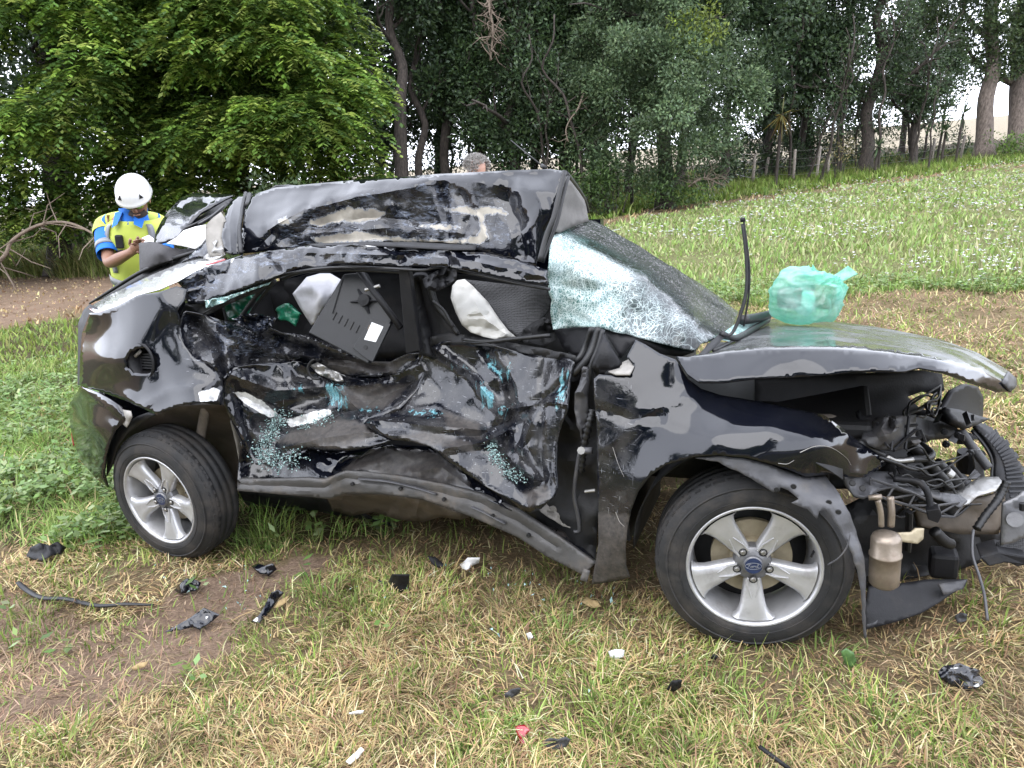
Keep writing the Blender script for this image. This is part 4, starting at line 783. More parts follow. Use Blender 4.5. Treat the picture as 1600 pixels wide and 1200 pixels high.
quarter = mk('rear_quarter', V, F, PT, CAR, attrs=at, solid=.004)
fc = PV(222, 565, .008); fn_ = -AV+.12*AW-.12*AU; fn_ /= np.linalg.norm(fn_)
mb = MB(); mb.lathe(fc, fn_, [(.086, .004), (.080, .012), (.070, .004), (.066, -.03), (.060, -.05), (.0, -.055)], 36); mb.build('fuel_pocket', M['plastic'], quarter, smooth=True)
mb = MB(); e1 = AU-(AU@fn_)*fn_; e1 /= np.linalg.norm(e1); e2 = np.cross(fn_, e1); e2 = e2*np.sign(e2@AW)
for k in range(6): mb.box(fc-.045*e1+(-.036+.012*k)*e2-.038*fn_, .095*e1, .007*e2, .012*fn_)
mb.box(fc-.05*e1-.045*e2-.04*fn_, .006*e1, .09*e2, .014*fn_); mb.build('fuel_filler_ribs', M['plastic'], quarter)
mb = MB(); mb.tube([fc-.055*e1+.02*e2-.01*fn_, fc-.02*e1+.045*e2-.015*fn_], .008, 8); mb.build('filler_cap', M['primer'], quarter, smooth=True)
# tail edge and lamp strip along the shoulder
panel('tail_edge', M['plastic'], CAR, [(122, 505), (130, 485), (140, 475), (150, 480), (157, 488), (146, 492), (134, 518), (130, 560), (128, 603), (121, 601)], [(122, 505, .34), (140, 475, .30), (157, 488, .17), (128, 603, .22), (121, 601, .30)], res=5)
l_out = [(138, 481), (165, 464), (200, 447), (240, 428), (280, 412), (318, 403), (350, 403), (352, 408), (320, 417), (297, 428), (276, 440), (249, 452), (215, 461), (183, 478), (157, 487), (146, 486)]
l_ctl = [(138, 481, .29), (200, 447, .32), (280, 412, .34), (350, 403, .32), (320, 417, .24), (249, 452, .085), (183, 478, .10), (157, 487, .16)]
lamp = panel('tail_lamp', M['lamp'], CAR, l_out, l_ctl, res=6, smoothn=[(.006, 30, 4)])
mb = MB(); tubepx(mb, [(320, 416, .26), (338, 411, .27), (352, 407, .28)], .008); tubepx(mb, [(140, 482, .28), (150, 488, .2), (158, 488, .15)], .005); mb.build('red_lens_edge', M['red'], lamp, smooth=True)
mb = MB(); tubepx(mb, [(140, 474, .40), (165, 459, .42), (215, 428, .46), (255, 410, .46), (290, 398, .45), (320, 388, .42)], [.005, .008, .010, .010, .010, .008]); mb.build('boot_seal', M['rubber'], CAR, smooth=True)
panel('shoulder_crumple', PT, CAR, [(276, 440), (297, 428), (320, 417), (352, 407), (380, 398), (345, 430), (310, 452), (292, 456)], [(276, 440, .14), (352, 407, .26), (380, 398, .25), (292, 456, .13)], res=4, facets=[(.03, 18, 8)], patches={'film': [[(270, 440), (350, 400), (390, 395), (290, 470)]], 'white': [[(315, 412), (330, 408), (326, 418)]]})
# bumper, torn at its top corner
b_out = [(122, 610), (126, 603), (150, 612), (172, 624), (186, 634), (200, 650), (190, 662), (180, 672), (172, 688), (165, 712), (162, 740), (168, 762), (150, 748), (124, 717), (115, 690), (110, 668), (108, 632)]
b_ctl = [(122, 610, .24), (150, 612, .08), (186, 634, -.02), (200, 650, -.03), (172, 688, -.03), (162, 740, .02), (168, 762, .06), (124, 717, .26), (108, 650, .38), (140, 670, .06)]
bump_ = panel('rear_bumper', PT, CAR, b_out, b_ctl, res=5, smoothn=[(.004, 50, 5)], creases=[([(126, 612), (172, 632), (196, 655)], -.012, 8)], solid=.008)
mb = MB(); tubepx(mb, [(113, 672, .34), (114, 684, .33), (116, 696, .32)], .009, flat=.5); mb.build('side_reflector', M['red'], bump_, smooth=True)
panel('torn_bumper_edge', M['primer'], bump_, [(172, 626), (190, 640), (204, 642), (206, 652), (198, 668), (188, 660), (182, 640)], [(172, 626, .02), (204, 642, -.05), (198, 668, -.04)], res=4, facets=[(.015, 12, 5)], solid=.003)
V, F = grid_uvw(lambda a, b: U(-3.28-.10*math.sin(b*math.pi), .38+1.2*b, .30+.42*a), 6, 14); mk('rear_valance', V, F, PT, CAR, solid=.008)
V, F = grid_uvw(lambda a, b: U(-3.26+.12*a, .40+1.15*b, .72+.42*a), 6, 10); mk('boot_rear_panel', V, F, PT, CAR, solid=.006)

# wheel housing behind the rear wheel
panel('wheel_housing', M['heat'], CAR, [(190, 668), (230, 648), (285, 634), (345, 632), (372, 645), (380, 700), (376, 760), (345, 775), (300, 700), (220, 720), (180, 740), (172, 700)], [(190, 668, .10), (285, 634, .12), (345, 632, .14), (372, 645, .22), (376, 760, .30), (180, 740, .2), (300, 700, .34)], res=8, facets=[(.02, 30, 9)])
mb = MB(); tubepx(mb, [(322, 632, .16), (318, 655, .17), (312, 690, .19)], [.022, .022, .022]); mb.build('damper', M['tan'], CAR, smooth=True)
mb = MB(); tubepx(mb, [(365, 655, .16), (372, 690, .17), (376, 720, .18)], [.03, .022, .016], flat=.4); mb.build('torn_arch_edge', M['primer'], CAR, smooth=True)
mb = MB(); mb.lathe(U(-2.6, .20, .30), AV, [(.0, 0), (.05, 0), (.06, .6), (.03, 1.3)], 16); mb.build('rear_axle', M['dark'], CAR)
panel('arch_lip', M['plastic'], CAR, [(244, 648), (222, 660), (200, 676), (184, 698), (174, 730), (166, 745), (168, 700), (186, 668), (215, 650), (232, 644)], [(244, 648, -.03), (200, 676, .0), (174, 730, .03), (166, 745, .05), (186, 668, .02)], res=6)

# --- sill
s_up = [(371, 750), (480, 747), (507, 751), (525, 742), (540, 736), (570, 736), (624, 744), (690, 756), (750, 771), (810, 798), (870, 837), (930, 880)]
s_lo = [(912, 899), (855, 870), (810, 840), (735, 807), (696, 792), (660, 780), (600, 772), (540, 771), (513, 780), (480, 776), (371, 767)]
ss_ctl = [(371, 750, .03), (507, 751, .05), (570, 736, .10), (690, 756, .10), (810, 798, .06), (930, 880, .04), (912, 899, .03), (810, 840, .045), (696, 792, .08), (540, 771, .08), (371, 767, .02), (480, 776, .03), (560, 752, .075)]
sill = panel('sill_trim', M['sill'], CAR, s_up+s_lo, ss_ctl, res=4.5, smoothn=[(.006, 50, 6)], creases=[([(371, 757), (507, 762), (540, 748), (624, 756), (690, 770), (750, 786), (810, 815), (870, 855)], .012, 7)], solid=.02)
def slot(pts):
    P = np.array(pts, float); tt = 1/tps(ss_ctl, P[:, 0], P[:, 1]); return [CAM+ray(a, b)*(k-.006) for (a, b), k in zip(pts, tt)]
for pts in ([(560, 748), (605, 752), (650, 762), (682, 772)], [(738, 792), (758, 801), (790, 818)]):
    mb = MB(); mb.tube(smooth_path(slot(pts), 5), .009, 8, flat=.35); mb.build('sill_slot', M['liner'], sill, smooth=True)
for c in [(551, 756), (626, 763), (694, 780), (770, 806), (826, 836)]:
    mb = MB(); mb.lathe(slot([c])[0], -AV, [(.008, -.004), (.008, .006), (.004, .007), (0, .004)], 10); mb.build('sill_clip', M['dark'], sill)
panel('sill_tab', M['sill'], sill, [(912, 888), (922, 892), (917, 910), (906, 906)], [(912, 888, .02), (906, 906, .01), (922, 892, .02)], res=5)
panel('sill', PT, CAR, [(376, 690), (392, 700), (400, 724), (450, 714), (480, 702), (540, 706), (609, 694), (672, 698), (700, 722), (760, 760), (815, 800), (880, 830), (925, 868), (935, 885), (870, 842), (810, 802), (750, 775), (690, 760), (624, 748), (570, 740), (540, 740), (507, 755), (480, 752), (371, 754)], [(376, 690, .06), (371, 754, .035), (507, 755, .06), (570, 740, .12), (690, 760, .12), (810, 802, .08), (935, 885, .06), (480, 702, .16), (609, 694, .22), (700, 722, .20), (815, 800, .14), (880, 830, .14), (400, 724, .12)], res=5, facets=[(.02, 34, 12), (.008, 15, 13)], creases=[([(520, 740), (560, 715), (600, 700)], .03, 12), ([(640, 740), (690, 730), (740, 765)], -.02, 14)], patches={'dirt': [[(530, 735), (580, 700), (690, 705), (745, 765), (690, 757), (570, 738)], [(800, 800), (890, 830), (900, 850), (830, 815)]], 'scr': [[(370, 690), (480, 700), (480, 750), (370, 750)]]})
panel('heat_shield', M['heat'], CAR, [(510, 776), (540, 772), (600, 773), (660, 781), (735, 808), (720, 812), (690, 808), (660, 816), (620, 812), (585, 800), (550, 806), (520, 798)], [(510, 776, .25), (735, 808, .22), (660, 816, .35), (520, 798, .4), (600, 773, .2)], res=6, creases=[([(655, 782), (648, 812)], -.03, 8)], facets=[(.03, 26, 4)])
panel('exhaust_shield', M['dark'], CAR, [(371, 766), (513, 780), (560, 800), (640, 830), (560, 835), (470, 815), (385, 790)], [(371, 766, .3), (513, 780, .35), (640, 830, .6), (385, 790, .6)], res=8, facets=[(.05, 30, 4)])

# --- rear door and flank above it
d2 = [(350, 592), (362, 575), (395, 570), (430, 566), (470, 562), (505, 576), (545, 588), (590, 590), (625, 580), (655, 562), (668, 575), (655, 605), (625, 640), (602, 650), (572, 658), (575, 668), (595, 680), (612, 688), (575, 698), (537, 705), (480, 700), (450, 712), (425, 722), (400, 726), (386, 704), (372, 680), (360, 655), (350, 632)]
d2c = [(350, 592, .06), (372, 680, .05), (400, 726, .03), (480, 700, .08), (537, 705, .05), (612, 688, .08), (572, 660, .15), (430, 566, .20), (505, 576, .28), (590, 590, .30), (655, 562, .30), (655, 605, .26), (480, 640, .20), (550, 650, .18), (420, 640, .16), (395, 590, .10), (450, 690, .12), (520, 680, .10)]
rd = panel('rear_door', PT, CAR, d2, d2c, res=4, facets=[(.026, 66, 21), (.007, 30, 22)], creases=[([(360, 585), (430, 610), (510, 605), (600, 600)], -.04, 18), ([(380, 620), (440, 650), (470, 660)], .03, 14), ([(470, 570), (520, 600), (560, 640)], -.03, 14), ([(400, 660), (480, 660), (560, 640), (640, 600)], .035, 16), ([(440, 700), (500, 685), (590, 672)], -.025, 12), ([(365, 600), (375, 650), (400, 710)], .02, 10)], patches={
    'white': [[(362, 612), (382, 612), (410, 625), (425, 640), (438, 650), (420, 652), (390, 636)], [(448, 656), (480, 645), (516, 638), (518, 648), (490, 660), (452, 668)]],
    'dirt': [[(430, 690), (470, 668), (530, 650), (570, 660), (590, 680), (540, 702), (480, 698)], [(500, 610), (580, 600), (640, 600), (600, 640), (540, 640)]],
    'teal': [[(505, 596), (540, 600), (545, 640), (515, 640)], [(455, 602), (480, 606), (478, 616), (455, 612)], [(560, 635), (600, 640), (560, 650)]], 'scr': [[(350, 590), (660, 560), (650, 640), (570, 700), (400, 720)]]}, edge_in=5)
up = [(288, 486), (320, 492), (345, 500), (375, 505), (410, 508), (440, 520), (485, 522), (540, 545), (575, 566), (610, 566), (640, 552), (660, 552), (655, 566), (625, 582), (590, 592), (545, 590), (505, 578), (470, 563), (430, 567), (395, 571), (362, 576), (350, 594), (325, 572), (300, 560), (285, 540), (280, 515)]
upc = [(288, 486, .08), (345, 500, .16), (440, 520, .24), (540, 545, .30), (640, 552, .30), (590, 592, .30), (505, 578, .29), (430, 567, .21), (362, 576, .08), (325, 572, .03), (280, 515, .05), (330, 535, .10), (400, 540, .18)]
panel('crushed_flank', PT, CAR, up, upc, res=3.6, facets=[(.055, 44, 31), (.014, 20, 32)], creases=[([(300, 500), (340, 540), (350, 585)], .05, 12), ([(350, 510), (420, 550), (500, 560)], -.05, 14), ([(430, 525), (520, 560), (600, 575)], .04, 10)], patches={'film': [[(285, 490), (350, 500), (440, 520), (430, 560), (300, 550)]], 'scr': [[(280, 480), (650, 550), (640, 590), (300, 570)]], 'dirt': [[(500, 560), (640, 560), (620, 585), (520, 585)]]}, edge_in=6)
panel('glass_channel', M['dark'], CAR, [(290, 474), (318, 474), (350, 462), (400, 446), (425, 437), (430, 442), (400, 458), (360, 474), (325, 492), (300, 496), (282, 492)], [(290, 474, .13), (425, 437, .16), (325, 492, .15)], res=4, facets=[(.02, 10, 5)])
V, F, at = sheet([(320, 470), (360, 462), (400, 448), (424, 440), (420, 444), (380, 458), (345, 474), (322, 482)], [(320, 470, .11), (424, 440, .14), (345, 474, .12)], res=3, facets=[(.03, 6, 3)]); mk('glass_granules', V, F, M['gran'], CAR, smooth=False, solid=.003)
mb = MB(); tubepx(mb, [(418, 442, .18), (395, 470, .18), (375, 498, .18)], .014, flat=.6); tubepx(mb, [(430, 438, .2), (405, 470, .2), (385, 500, .2)], .008); tubepx(mb, [(318, 490, .12), (345, 474, .13), (400, 450, .15)], .004); mb.build('quarter_glass_frame', M['rubber'], CAR, smooth=True)
panel('crumpled_skin', PT, CAR, [(362, 498), (385, 490), (410, 492), (432, 496), (425, 510), (405, 524), (385, 514)], [(362, 498, .12), (432, 496, .16), (405, 524, .14)], res=3.5, facets=[(.05, 13, 55), (.02, 6, 56)], patches={'film': [[(362, 498), (432, 496), (405, 524)]]})
# bright torn bracket on the rear door
panel('torn_latch', M['steel'], rd, [(484, 572), (496, 566), (510, 574), (532, 584), (536, 596), (520, 594), (500, 586)], [(484, 572, .22), (532, 584, .22), (520, 594, .21)], res=4, facets=[(.03, 10, 4)])
mb = MB(); tubepx(mb, [(505, 562, .24), (490, 562, .23), (481, 575, .22), (488, 590, .22), (500, 592, .22)], .006); mb.build('wire_loop', M['rubber'], rd, smooth=True)

# --- front door, crumpled
d1 = [(655, 562), (668, 545), (690, 534), (720, 533), (760, 537), (800, 548), (860, 556), (888, 560), (897, 566), (890, 600), (887, 640), (876, 668), (870, 692), (869, 730), (871, 760), (866, 776), (846, 795), (830, 801), (816, 797), (790, 776), (760, 760), (720, 735), (700, 722), (686, 706), (672, 697), (640, 690), (612, 687), (590, 677), (568, 662), (575, 654), (602, 648), (628, 640), (655, 605), (664, 580)]
d1c = [(655, 562, .29), (690, 534, .27), (760, 537, .24), (860, 556, .20), (897, 566, .11), (887, 640, .07), (870, 692, .06), (871, 760, .01), (830, 801, -.03), (790, 776, -.02), (720, 735, .01), (672, 697, .03), (612, 687, .04), (568, 662, .10), (602, 648, .16), (655, 605, .25), (760, 620, .20), (700, 645, .18), (640, 652, .15), (760, 668, .14), (740, 700, .09), (800, 700, .09), (820, 620, .16), (850, 720, .05), (790, 740, .05), (700, 590, .25), (690, 672, .08)]
fd = panel('front_door', PT, CAR, d1, d1c, res=3.8, facets=[(.026, 66, 41), (.008, 28, 42)], creases=[([(755, 545), (790, 590), (800, 640), (790, 700), (800, 740), (830, 765)], .035, 12), ([(570, 655), (640, 662), (700, 668), (760, 672)], -.035, 12), ([(760, 672), (790, 660), (810, 650), (880, 600)], .022, 12), ([(700, 700), (760, 690), (800, 668)], -.03, 12), ([(770, 680), (800, 720), (840, 750)], -.03, 10), ([(830, 660), (815, 700), (835, 740), (830, 790)], -.025, 9), ([(790, 640), (860, 628), (885, 632)], -.018, 7), ([(680, 545), (730, 580), (780, 640)], -.03, 12), ([(850, 560), (845, 640), (850, 760)], .012, 10)], patches={
    'teal': [[(750, 552), (765, 548), (790, 590), (785, 605)], [(740, 600), (775, 598), (772, 640), (752, 640)], [(778, 640), (798, 632), (790, 662)], [(876, 575), (890, 580), (885, 630), (868, 640)], [(700, 568), (750, 570), (745, 580), (700, 578)], [(640, 642), (690, 640), (690, 650), (640, 650)], [(775, 600), (800, 560), (806, 580)]],
    'dirt': [[(620, 680), (660, 672), (735, 690), (745, 708), (700, 700), (640, 690)], [(690, 640), (750, 660), (755, 690), (700, 670)], [(810, 770), (855, 755), (862, 778), (830, 796)]],
    'scr': [[(650, 540), (900, 560), (870, 770), (760, 760), (600, 680)]], 'white': [[(720, 645), (728, 643), (726, 648)]]}, edge_in=6)
panel('door_waist_trim', M['dark'], CAR, [(672, 526), (700, 520), (720, 522), (780, 532), (850, 545), (900, 556), (896, 566), (850, 557), (760, 540), (700, 536), (670, 546)], [(672, 526, .30), (780, 532, .27), (900, 556, .14), (670, 546, .29), (760, 540, .24)], res=5, facets=[(.03, 20, 6)])
def granules(name, line, n, ctl, spread, par):
    L_ = np.array(line, float); seg = RNG.uniform(0, len(L_)-1.001, n); i = seg.astype(int); p = L_[i]+(L_[i+1]-L_[i])*(seg-i)[:, None]+RNG.normal(0, spread, (n, 2))
    tt = 1/tps(ctl, p[:, 0], p[:, 1])-.008-RNG.uniform(0, .012, n); c = CAM+ray(p[:, 0], p[:, 1])*tt[:, None]
    r = RNG.uniform(.002, .0048, n)[:, None, None]; D = unit(RNG.normal(0, 1, (n, 4, 3))); V = (c[:, None]+r*D*1.5).reshape(-1, 3); F = (np.arange(n)[:, None, None]*4+np.array([[0, 1, 2], [0, 2, 3], [0, 3, 1], [1, 3, 2]])).reshape(-1, 3)
    o = mk(name, V, F, M['gran'], par, smooth=False); tag(o, kind='stuff')
granules('glass_granules', [(440, 648), (428, 668), (412, 690), (405, 712), (430, 718), (470, 716)], 800, d2c, 8, rd)
granules('glass_granules', [(768, 690), (772, 712), (790, 735), (815, 748)], 300, d1c, 5.5, fd)
granules('glass_granules', [(465, 668), (500, 655), (520, 650)], 120, d2c, 5, rd)

# --- door hinge gap: dark post, hinges, wiring boot
panel('hinge_post', M['dark'], CAR, [(885, 560), (935, 570), (940, 640), (938, 760), (930, 880), (870, 835), (820, 800), (860, 700)], [(885, 560, .22), (935, 570, .12), (930, 880, .10), (820, 800, .16), (860, 700, .2)], res=8, facets=[(.03, 24, 4)])
panel('upper_hinge', M['greyplastic'], CAR, [(911, 575), (920, 577), (921, 600), (918, 630), (920, 655), (914, 672), (909, 690), (906, 668), (897, 640), (898, 615), (905, 600)], [(911, 575, .09), (909, 690, .08), (897, 640, .07)], res=4, facets=[(.02, 14, 5)], solid=.012)
mb = MB()
P = smooth_path(pvs([(926, 640, .09), (921, 660, .07), (915, 685, .07), (911, 710, .075), (908, 735, .08)]), 8); mb.tube(P, [.012+.0035*math.sin(i*2.2) for i in range(len(P))], 10); mb.build('wiring_boot', M['rubber'], CAR, smooth=True)
mb = MB(); tubepx(mb, [(906, 705, .07), (900, 740, .075), (897, 775, .08), (903, 805, .09), (905, 828, .1), (897, 831, .1)], .007); tubepx(mb, [(908, 704, .06), (925, 704, .06)], .013, sm=0); mb.build('door_check_strap', M['liner'], CAR, smooth=True)
mb = MB(); tubepx(mb, [(908, 704, .045), (908, 704, .065)], .014, sm=0); tubepx(mb, [(914, 768, .07), (930, 766, .07)], .006, sm=0); mb.build('lower_hinge', M['steel'], CAR)
panel('sill_end', M['primer'], CAR, [(835, 788), (865, 780), (900, 800), (905, 828), (880, 822), (845, 800)], [(835, 788, .13), (905, 828, .12), (865, 780, .16)], res=5, facets=[(.02, 12, 5)])

# --- interior seen through the openings
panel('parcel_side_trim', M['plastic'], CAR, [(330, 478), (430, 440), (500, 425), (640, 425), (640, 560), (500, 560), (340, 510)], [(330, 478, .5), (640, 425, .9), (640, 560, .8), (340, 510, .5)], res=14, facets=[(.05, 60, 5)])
panel('cabin_dark_backdrop', M['seat'], CAR, [(600, 420), (870, 440), (890, 560), (640, 570)], [(600, 420, 1.0), (870, 440, 1.0), (890, 560, .9), (640, 570, .9)], res=16, facets=[(.06, 60, 6)])  # dark backdrop sheet standing in for the unlit cabin
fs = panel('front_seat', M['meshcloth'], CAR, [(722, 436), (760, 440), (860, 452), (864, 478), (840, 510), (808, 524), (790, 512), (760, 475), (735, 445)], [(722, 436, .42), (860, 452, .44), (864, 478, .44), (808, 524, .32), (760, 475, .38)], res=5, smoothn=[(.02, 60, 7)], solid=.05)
panel('seat_side', M['airbag'], fs, [(707, 446), (714, 438), (726, 436), (738, 446), (762, 471), (780, 498), (794, 516), (806, 526), (780, 531), (755, 526), (735, 519), (722, 508), (712, 488), (704, 465)], [(707, 446, .37), (726, 436, .40), (762, 471, .36), (806, 526, .31), (735, 519, .27), (712, 488, .29), (745, 490, .26)], res=4.5, facets=[(.016, 16, 8)], creases=[([(740, 470), (760, 500), (790, 522)], -.02, 9), ([(735, 495), (762, 492)], .015, 6)])
panel('seat_base', M['seat'], CAR, [(806, 524), (830, 505), (850, 495), (868, 505), (870, 530), (850, 540), (810, 534)], [(806, 524, .30), (870, 530, .34), (850, 495, .36)], res=5, facets=[(.05, 14, 5)])
mb = MB(); tubepx(mb, [(722, 530, .26), (760, 534, .25), (800, 530, .25), (860, 524, .26)], .008); mb.build('seat_rail', M['rubber'], CAR, smooth=True)
# --- C-pillar strips and the boot lid thrown up behind
panel('pillar_lining', M['trim'], CAR, [(321, 352), (333, 340), (345, 331), (352, 345), (346, 370), (350, 396), (338, 402), (326, 402), (322, 380)], [(321, 352, .42), (345, 331, .48), (350, 396, .34), (326, 402, .36)], res=5, facets=[(.02, 22, 4)], solid=.01)
panel('crushed_pillar_foot', M['steel'], CAR, [(322, 380), (334, 372), (345, 380), (352, 398), (335, 406), (318, 404)], [(322, 380, .40), (352, 398, .32), (318, 404, .36)], res=3.5, facets=[(.035, 10, 4)])
panel('rear_pillar', PT, CAR, [(352, 333), (360, 315), (372, 306), (384, 301), (412, 304), (392, 310), (384, 325), (376, 345), (374, 370), (376, 396), (364, 398), (352, 395), (346, 370)], [(352, 333, .50), (384, 301, .75), (412, 304, .80), (374, 370, .40), (352, 395, .33)], res=4.5, creases=[([(366, 315), (358, 350), (362, 395)], -.02, 8)])
mb = MB(); tubepx(mb, [(384, 302, .72), (378, 330, .58), (374, 360, .44), (377, 396, .33)], .010); tubepx(mb, [(390, 304, .7), (386, 322, .6)], .012); mb.build('pillar_seal', M['rubber'], CAR, smooth=True)
bl_o = [(240, 378), (244, 362), (252, 345), (266, 326), (284, 308), (303, 301), (335, 303), (367, 304), (352, 310), (340, 317), (326, 325), (311, 334), (302, 343), (295, 352), (287, 358), (283, 366), (276, 373), (262, 377), (244, 381)]
bl_c = [(240, 378, .66), (303, 301, .84), (367, 304, .78), (340, 317, .62), (295, 352, .52), (276, 373, .54), (262, 345, .68)]
bl = panel('boot_lid', PT, CAR, bl_o, bl_c, res=4.5, smoothn=[(.02, 40, 3)], creases=[([(283, 322), (300, 314), (330, 318)], .03, 7), ([(247, 350), (285, 357)], -.015, 6)], patches={'white': [[(255, 371), (262, 366), (260, 372)]], 'scr': [[(242, 360), (290, 360), (280, 380), (242, 382)]]}, solid=.01)
V, F = grid_uvw(lambda a, b: U(-3.15+.75*a, .95+.5*b, 1.30+.33*a-.1*b*b), 6, 6); mk('far_boot_lid', V, F, PT, CAR, solid=.01)
panel('boot_lid_frame', M['plastic'], bl, [(302, 346), (316, 336), (340, 320), (360, 308), (364, 312), (345, 330), (330, 342), (312, 352), (298, 356)], [(302, 346, .60), (360, 308, .90), (312, 352, .56)], res=4.5, facets=[(.04, 12, 5)])
mb = MB(); tubepx(mb, [(310, 350, .5), (330, 338, .55), (350, 322, .6)], .012, flat=.4); tubepx(mb, [(290, 356, .5), (312, 346, .55), (332, 334, .62)], .005); mb.build('boot_hinge_arm', M['greyplastic'], bl, smooth=True)
panel('boot_lining', M['white'], CAR, [(260, 380), (276, 371), (287, 360), (305, 354), (321, 351), (322, 372), (314, 382), (304, 389), (285, 384)], [(260, 380, .50), (321, 351, .46), (304, 389, .40)], res=5, smoothn=[(.02, 30, 3)], solid=.006)
panel('shoulder_rail', PT, CAR, [(322, 372), (330, 385), (327, 402), (300, 404), (280, 412), (300, 396), (314, 384)], [(322, 372, .42), (327, 402, .36), (280, 412, .40)], res=4, facets=[(.03, 12, 6)], patches={'film': [[(320, 370), (330, 400), (280, 412)]]})
panel('boot_side', M['dark'], CAR, [(150, 470), (217, 426), (290, 398), (326, 402), (280, 414), (200, 448)], [(150, 470, .50), (290, 398, .50), (326, 402, .40), (200, 448, .45)], res=8)

# --- nose: what is left behind the torn-off bumper
mb = MB(); mb.cbox(-.25, .34, .55, 1.35, .42, .66); mb.build('engine', M['dark'], CAR, bevel=.04)
mb = MB(); mb.cbox(-.42, .22, .24, .40, .50, .70); mb.build('inner_wing', M['dark'], CAR, bevel=.02)
mb = MB()
V, F = grid_uvw(lambda a, b: U(.40*math.cos(math.pi*(1-.72*a))+.0, .02+.45*b, .33+.40*math.sin(math.pi*(1-.72*a))), 20, 5); mk('wheel_arch_liner', V, F, M['dark'], CAR, solid=.004)
mb = MB(); mb.lathe(U(.10, .36, .69), AU+.1*AV, [(0, -.01), (.03, 0), (.036, .03), (.036, .12), (.026, .15), (0, .16)], 18); mb.build('washer_bottle', M['tan'], CAR, smooth=True)
# torn arch liner over the front tyre
lt = [(1086, 716), (1121, 712), (1165, 716), (1197, 724), (1255, 745), (1290, 742), (1312, 772), (1327, 800), (1338, 830), (1350, 870), (1354, 905), (1352, 930), (1354, 996), (1350, 996), (1347, 935), (1340, 890), (1325, 850), (1310, 822), (1290, 796), (1280, 800), (1276, 811), (1262, 795), (1255, 793), (1237, 786), (1248, 780), (1232, 766), (1220, 762), (1208, 770), (1186, 755), (1160, 740), (1120, 722)]
ltc = [(1086, 716, -.045), (1165, 716, -.04), (1255, 745, .02), (1290, 742, .08), (1338, 830, .0), (1354, 905, -.03), (1352, 996, -.04), (1325, 850, -.05), (1276, 811, -.055), (1237, 786, -.055), (1186, 755, -.05), (1120, 722, -.047), (1250, 765, -.03), (1310, 790, -.02)]
lin = panel('torn_arch_liner', M['liner'], CAR, lt, ltc, res=5, smoothn=[(.008, 30, 5)], jag=1.2, solid=.003)
for c in [(1214, 765), (1240, 760), (1295, 785), (1310, 800)]:
    tt = 1/tps(ltc, np.array([c[0]], float), np.array([c[1]], float))[0]; mb = MB(); mb.lathe(CAM+ray(*map(float, c))*(tt-.004), -AV, [(.009, 0), (.007, .002), (0, .002)], 12); mb.build('liner_hole', M['dark'], lin)
mb = MB(); tubepx(mb, [(1294, 882, -.05), (1310, 872, -.055), (1323, 855, -.05), (1329, 832, -.04)], .006, flat=.4); mb.build('bent_strip', M['liner'], CAR, smooth=True)
# lamp bracket and upper carrier
panel('lamp_bracket', M['greyplastic'], CAR, [(1345, 690), (1352, 660), (1365, 655), (1374, 652), (1400, 650), (1432, 648), (1430, 680), (1440, 690), (1420, 700), (1395, 706), (1370, 702)], [(1345, 690, .30), (1365, 655, .40), (1432, 648, .55), (1440, 690, .50), (1395, 706, .35), (1395, 675, .30)], res=5, facets=[(.05, 24, 4)], solid=.02)
brk = MB()
for a, b in (((1372, 660, .33), (1374, 702, .30)), ((1396, 655, .36), (1392, 704, .30)), ((1420, 652, .44), (1414, 702, .38)), ((1365, 672, .33), (1432, 664, .46)), ((1370, 690, .31), (1438, 684, .44)), ((1396, 704, .3), (1430, 672, .45))): brk.tube([PV(*a), PV(*b)], .006, 6)
brk.build('bracket_ribs', M['plastic'], CAR)
panel('lamp_mount', M['plastic'], CAR, [(1350, 650), (1342, 640), (1346, 656), (1338, 672), (1352, 680), (1366, 668), (1372, 656), (1362, 648)], [(1350, 650, .36), (1338, 672, .3), (1372, 656, .38)], res=5, solid=.02)
panel('upper_carrier', M['plastic'], CAR, [(1374, 652), (1420, 648), (1450, 650), (1475, 660), (1500, 672), (1520, 678), (1524, 686), (1510, 694), (1490, 682), (1440, 682), (1430, 670), (1400, 660)], [(1374, 652, .45), (1450, 650, .8), (1520, 678, 1.0), (1510, 694, .95), (1440, 682, .6)], res=6, facets=[(.03, 25, 4)], solid=.03)
panel('lamp_shell', M['plastic'], CAR, [(1470, 640), (1490, 610), (1510, 600), (1528, 604), (1537, 622), (1536, 650), (1528, 664), (1512, 668), (1490, 660)], [(1470, 640, .80), (1510, 600, 1.05), (1537, 640, 1.25), (1512, 668, .95), (1510, 640, 1.0)], res=5, solid=.02)
panel('lamp_shell_foot', M['plastic'], CAR, [(1476, 636), (1500, 640), (1530, 650), (1548, 654), (1530, 662), (1512, 668), (1490, 656)], [(1476, 636, .75), (1548, 654, 1.1), (1512, 668, .8)], res=5, solid=.02)
# bonnet underside frame: joins the bonnet to the dark bay
mb = MB(); mb.cbox(-.35, .35, .3, 1.42, .66, .72); mb.build('bay_tray', M['dark'], CAR, bevel=.02)
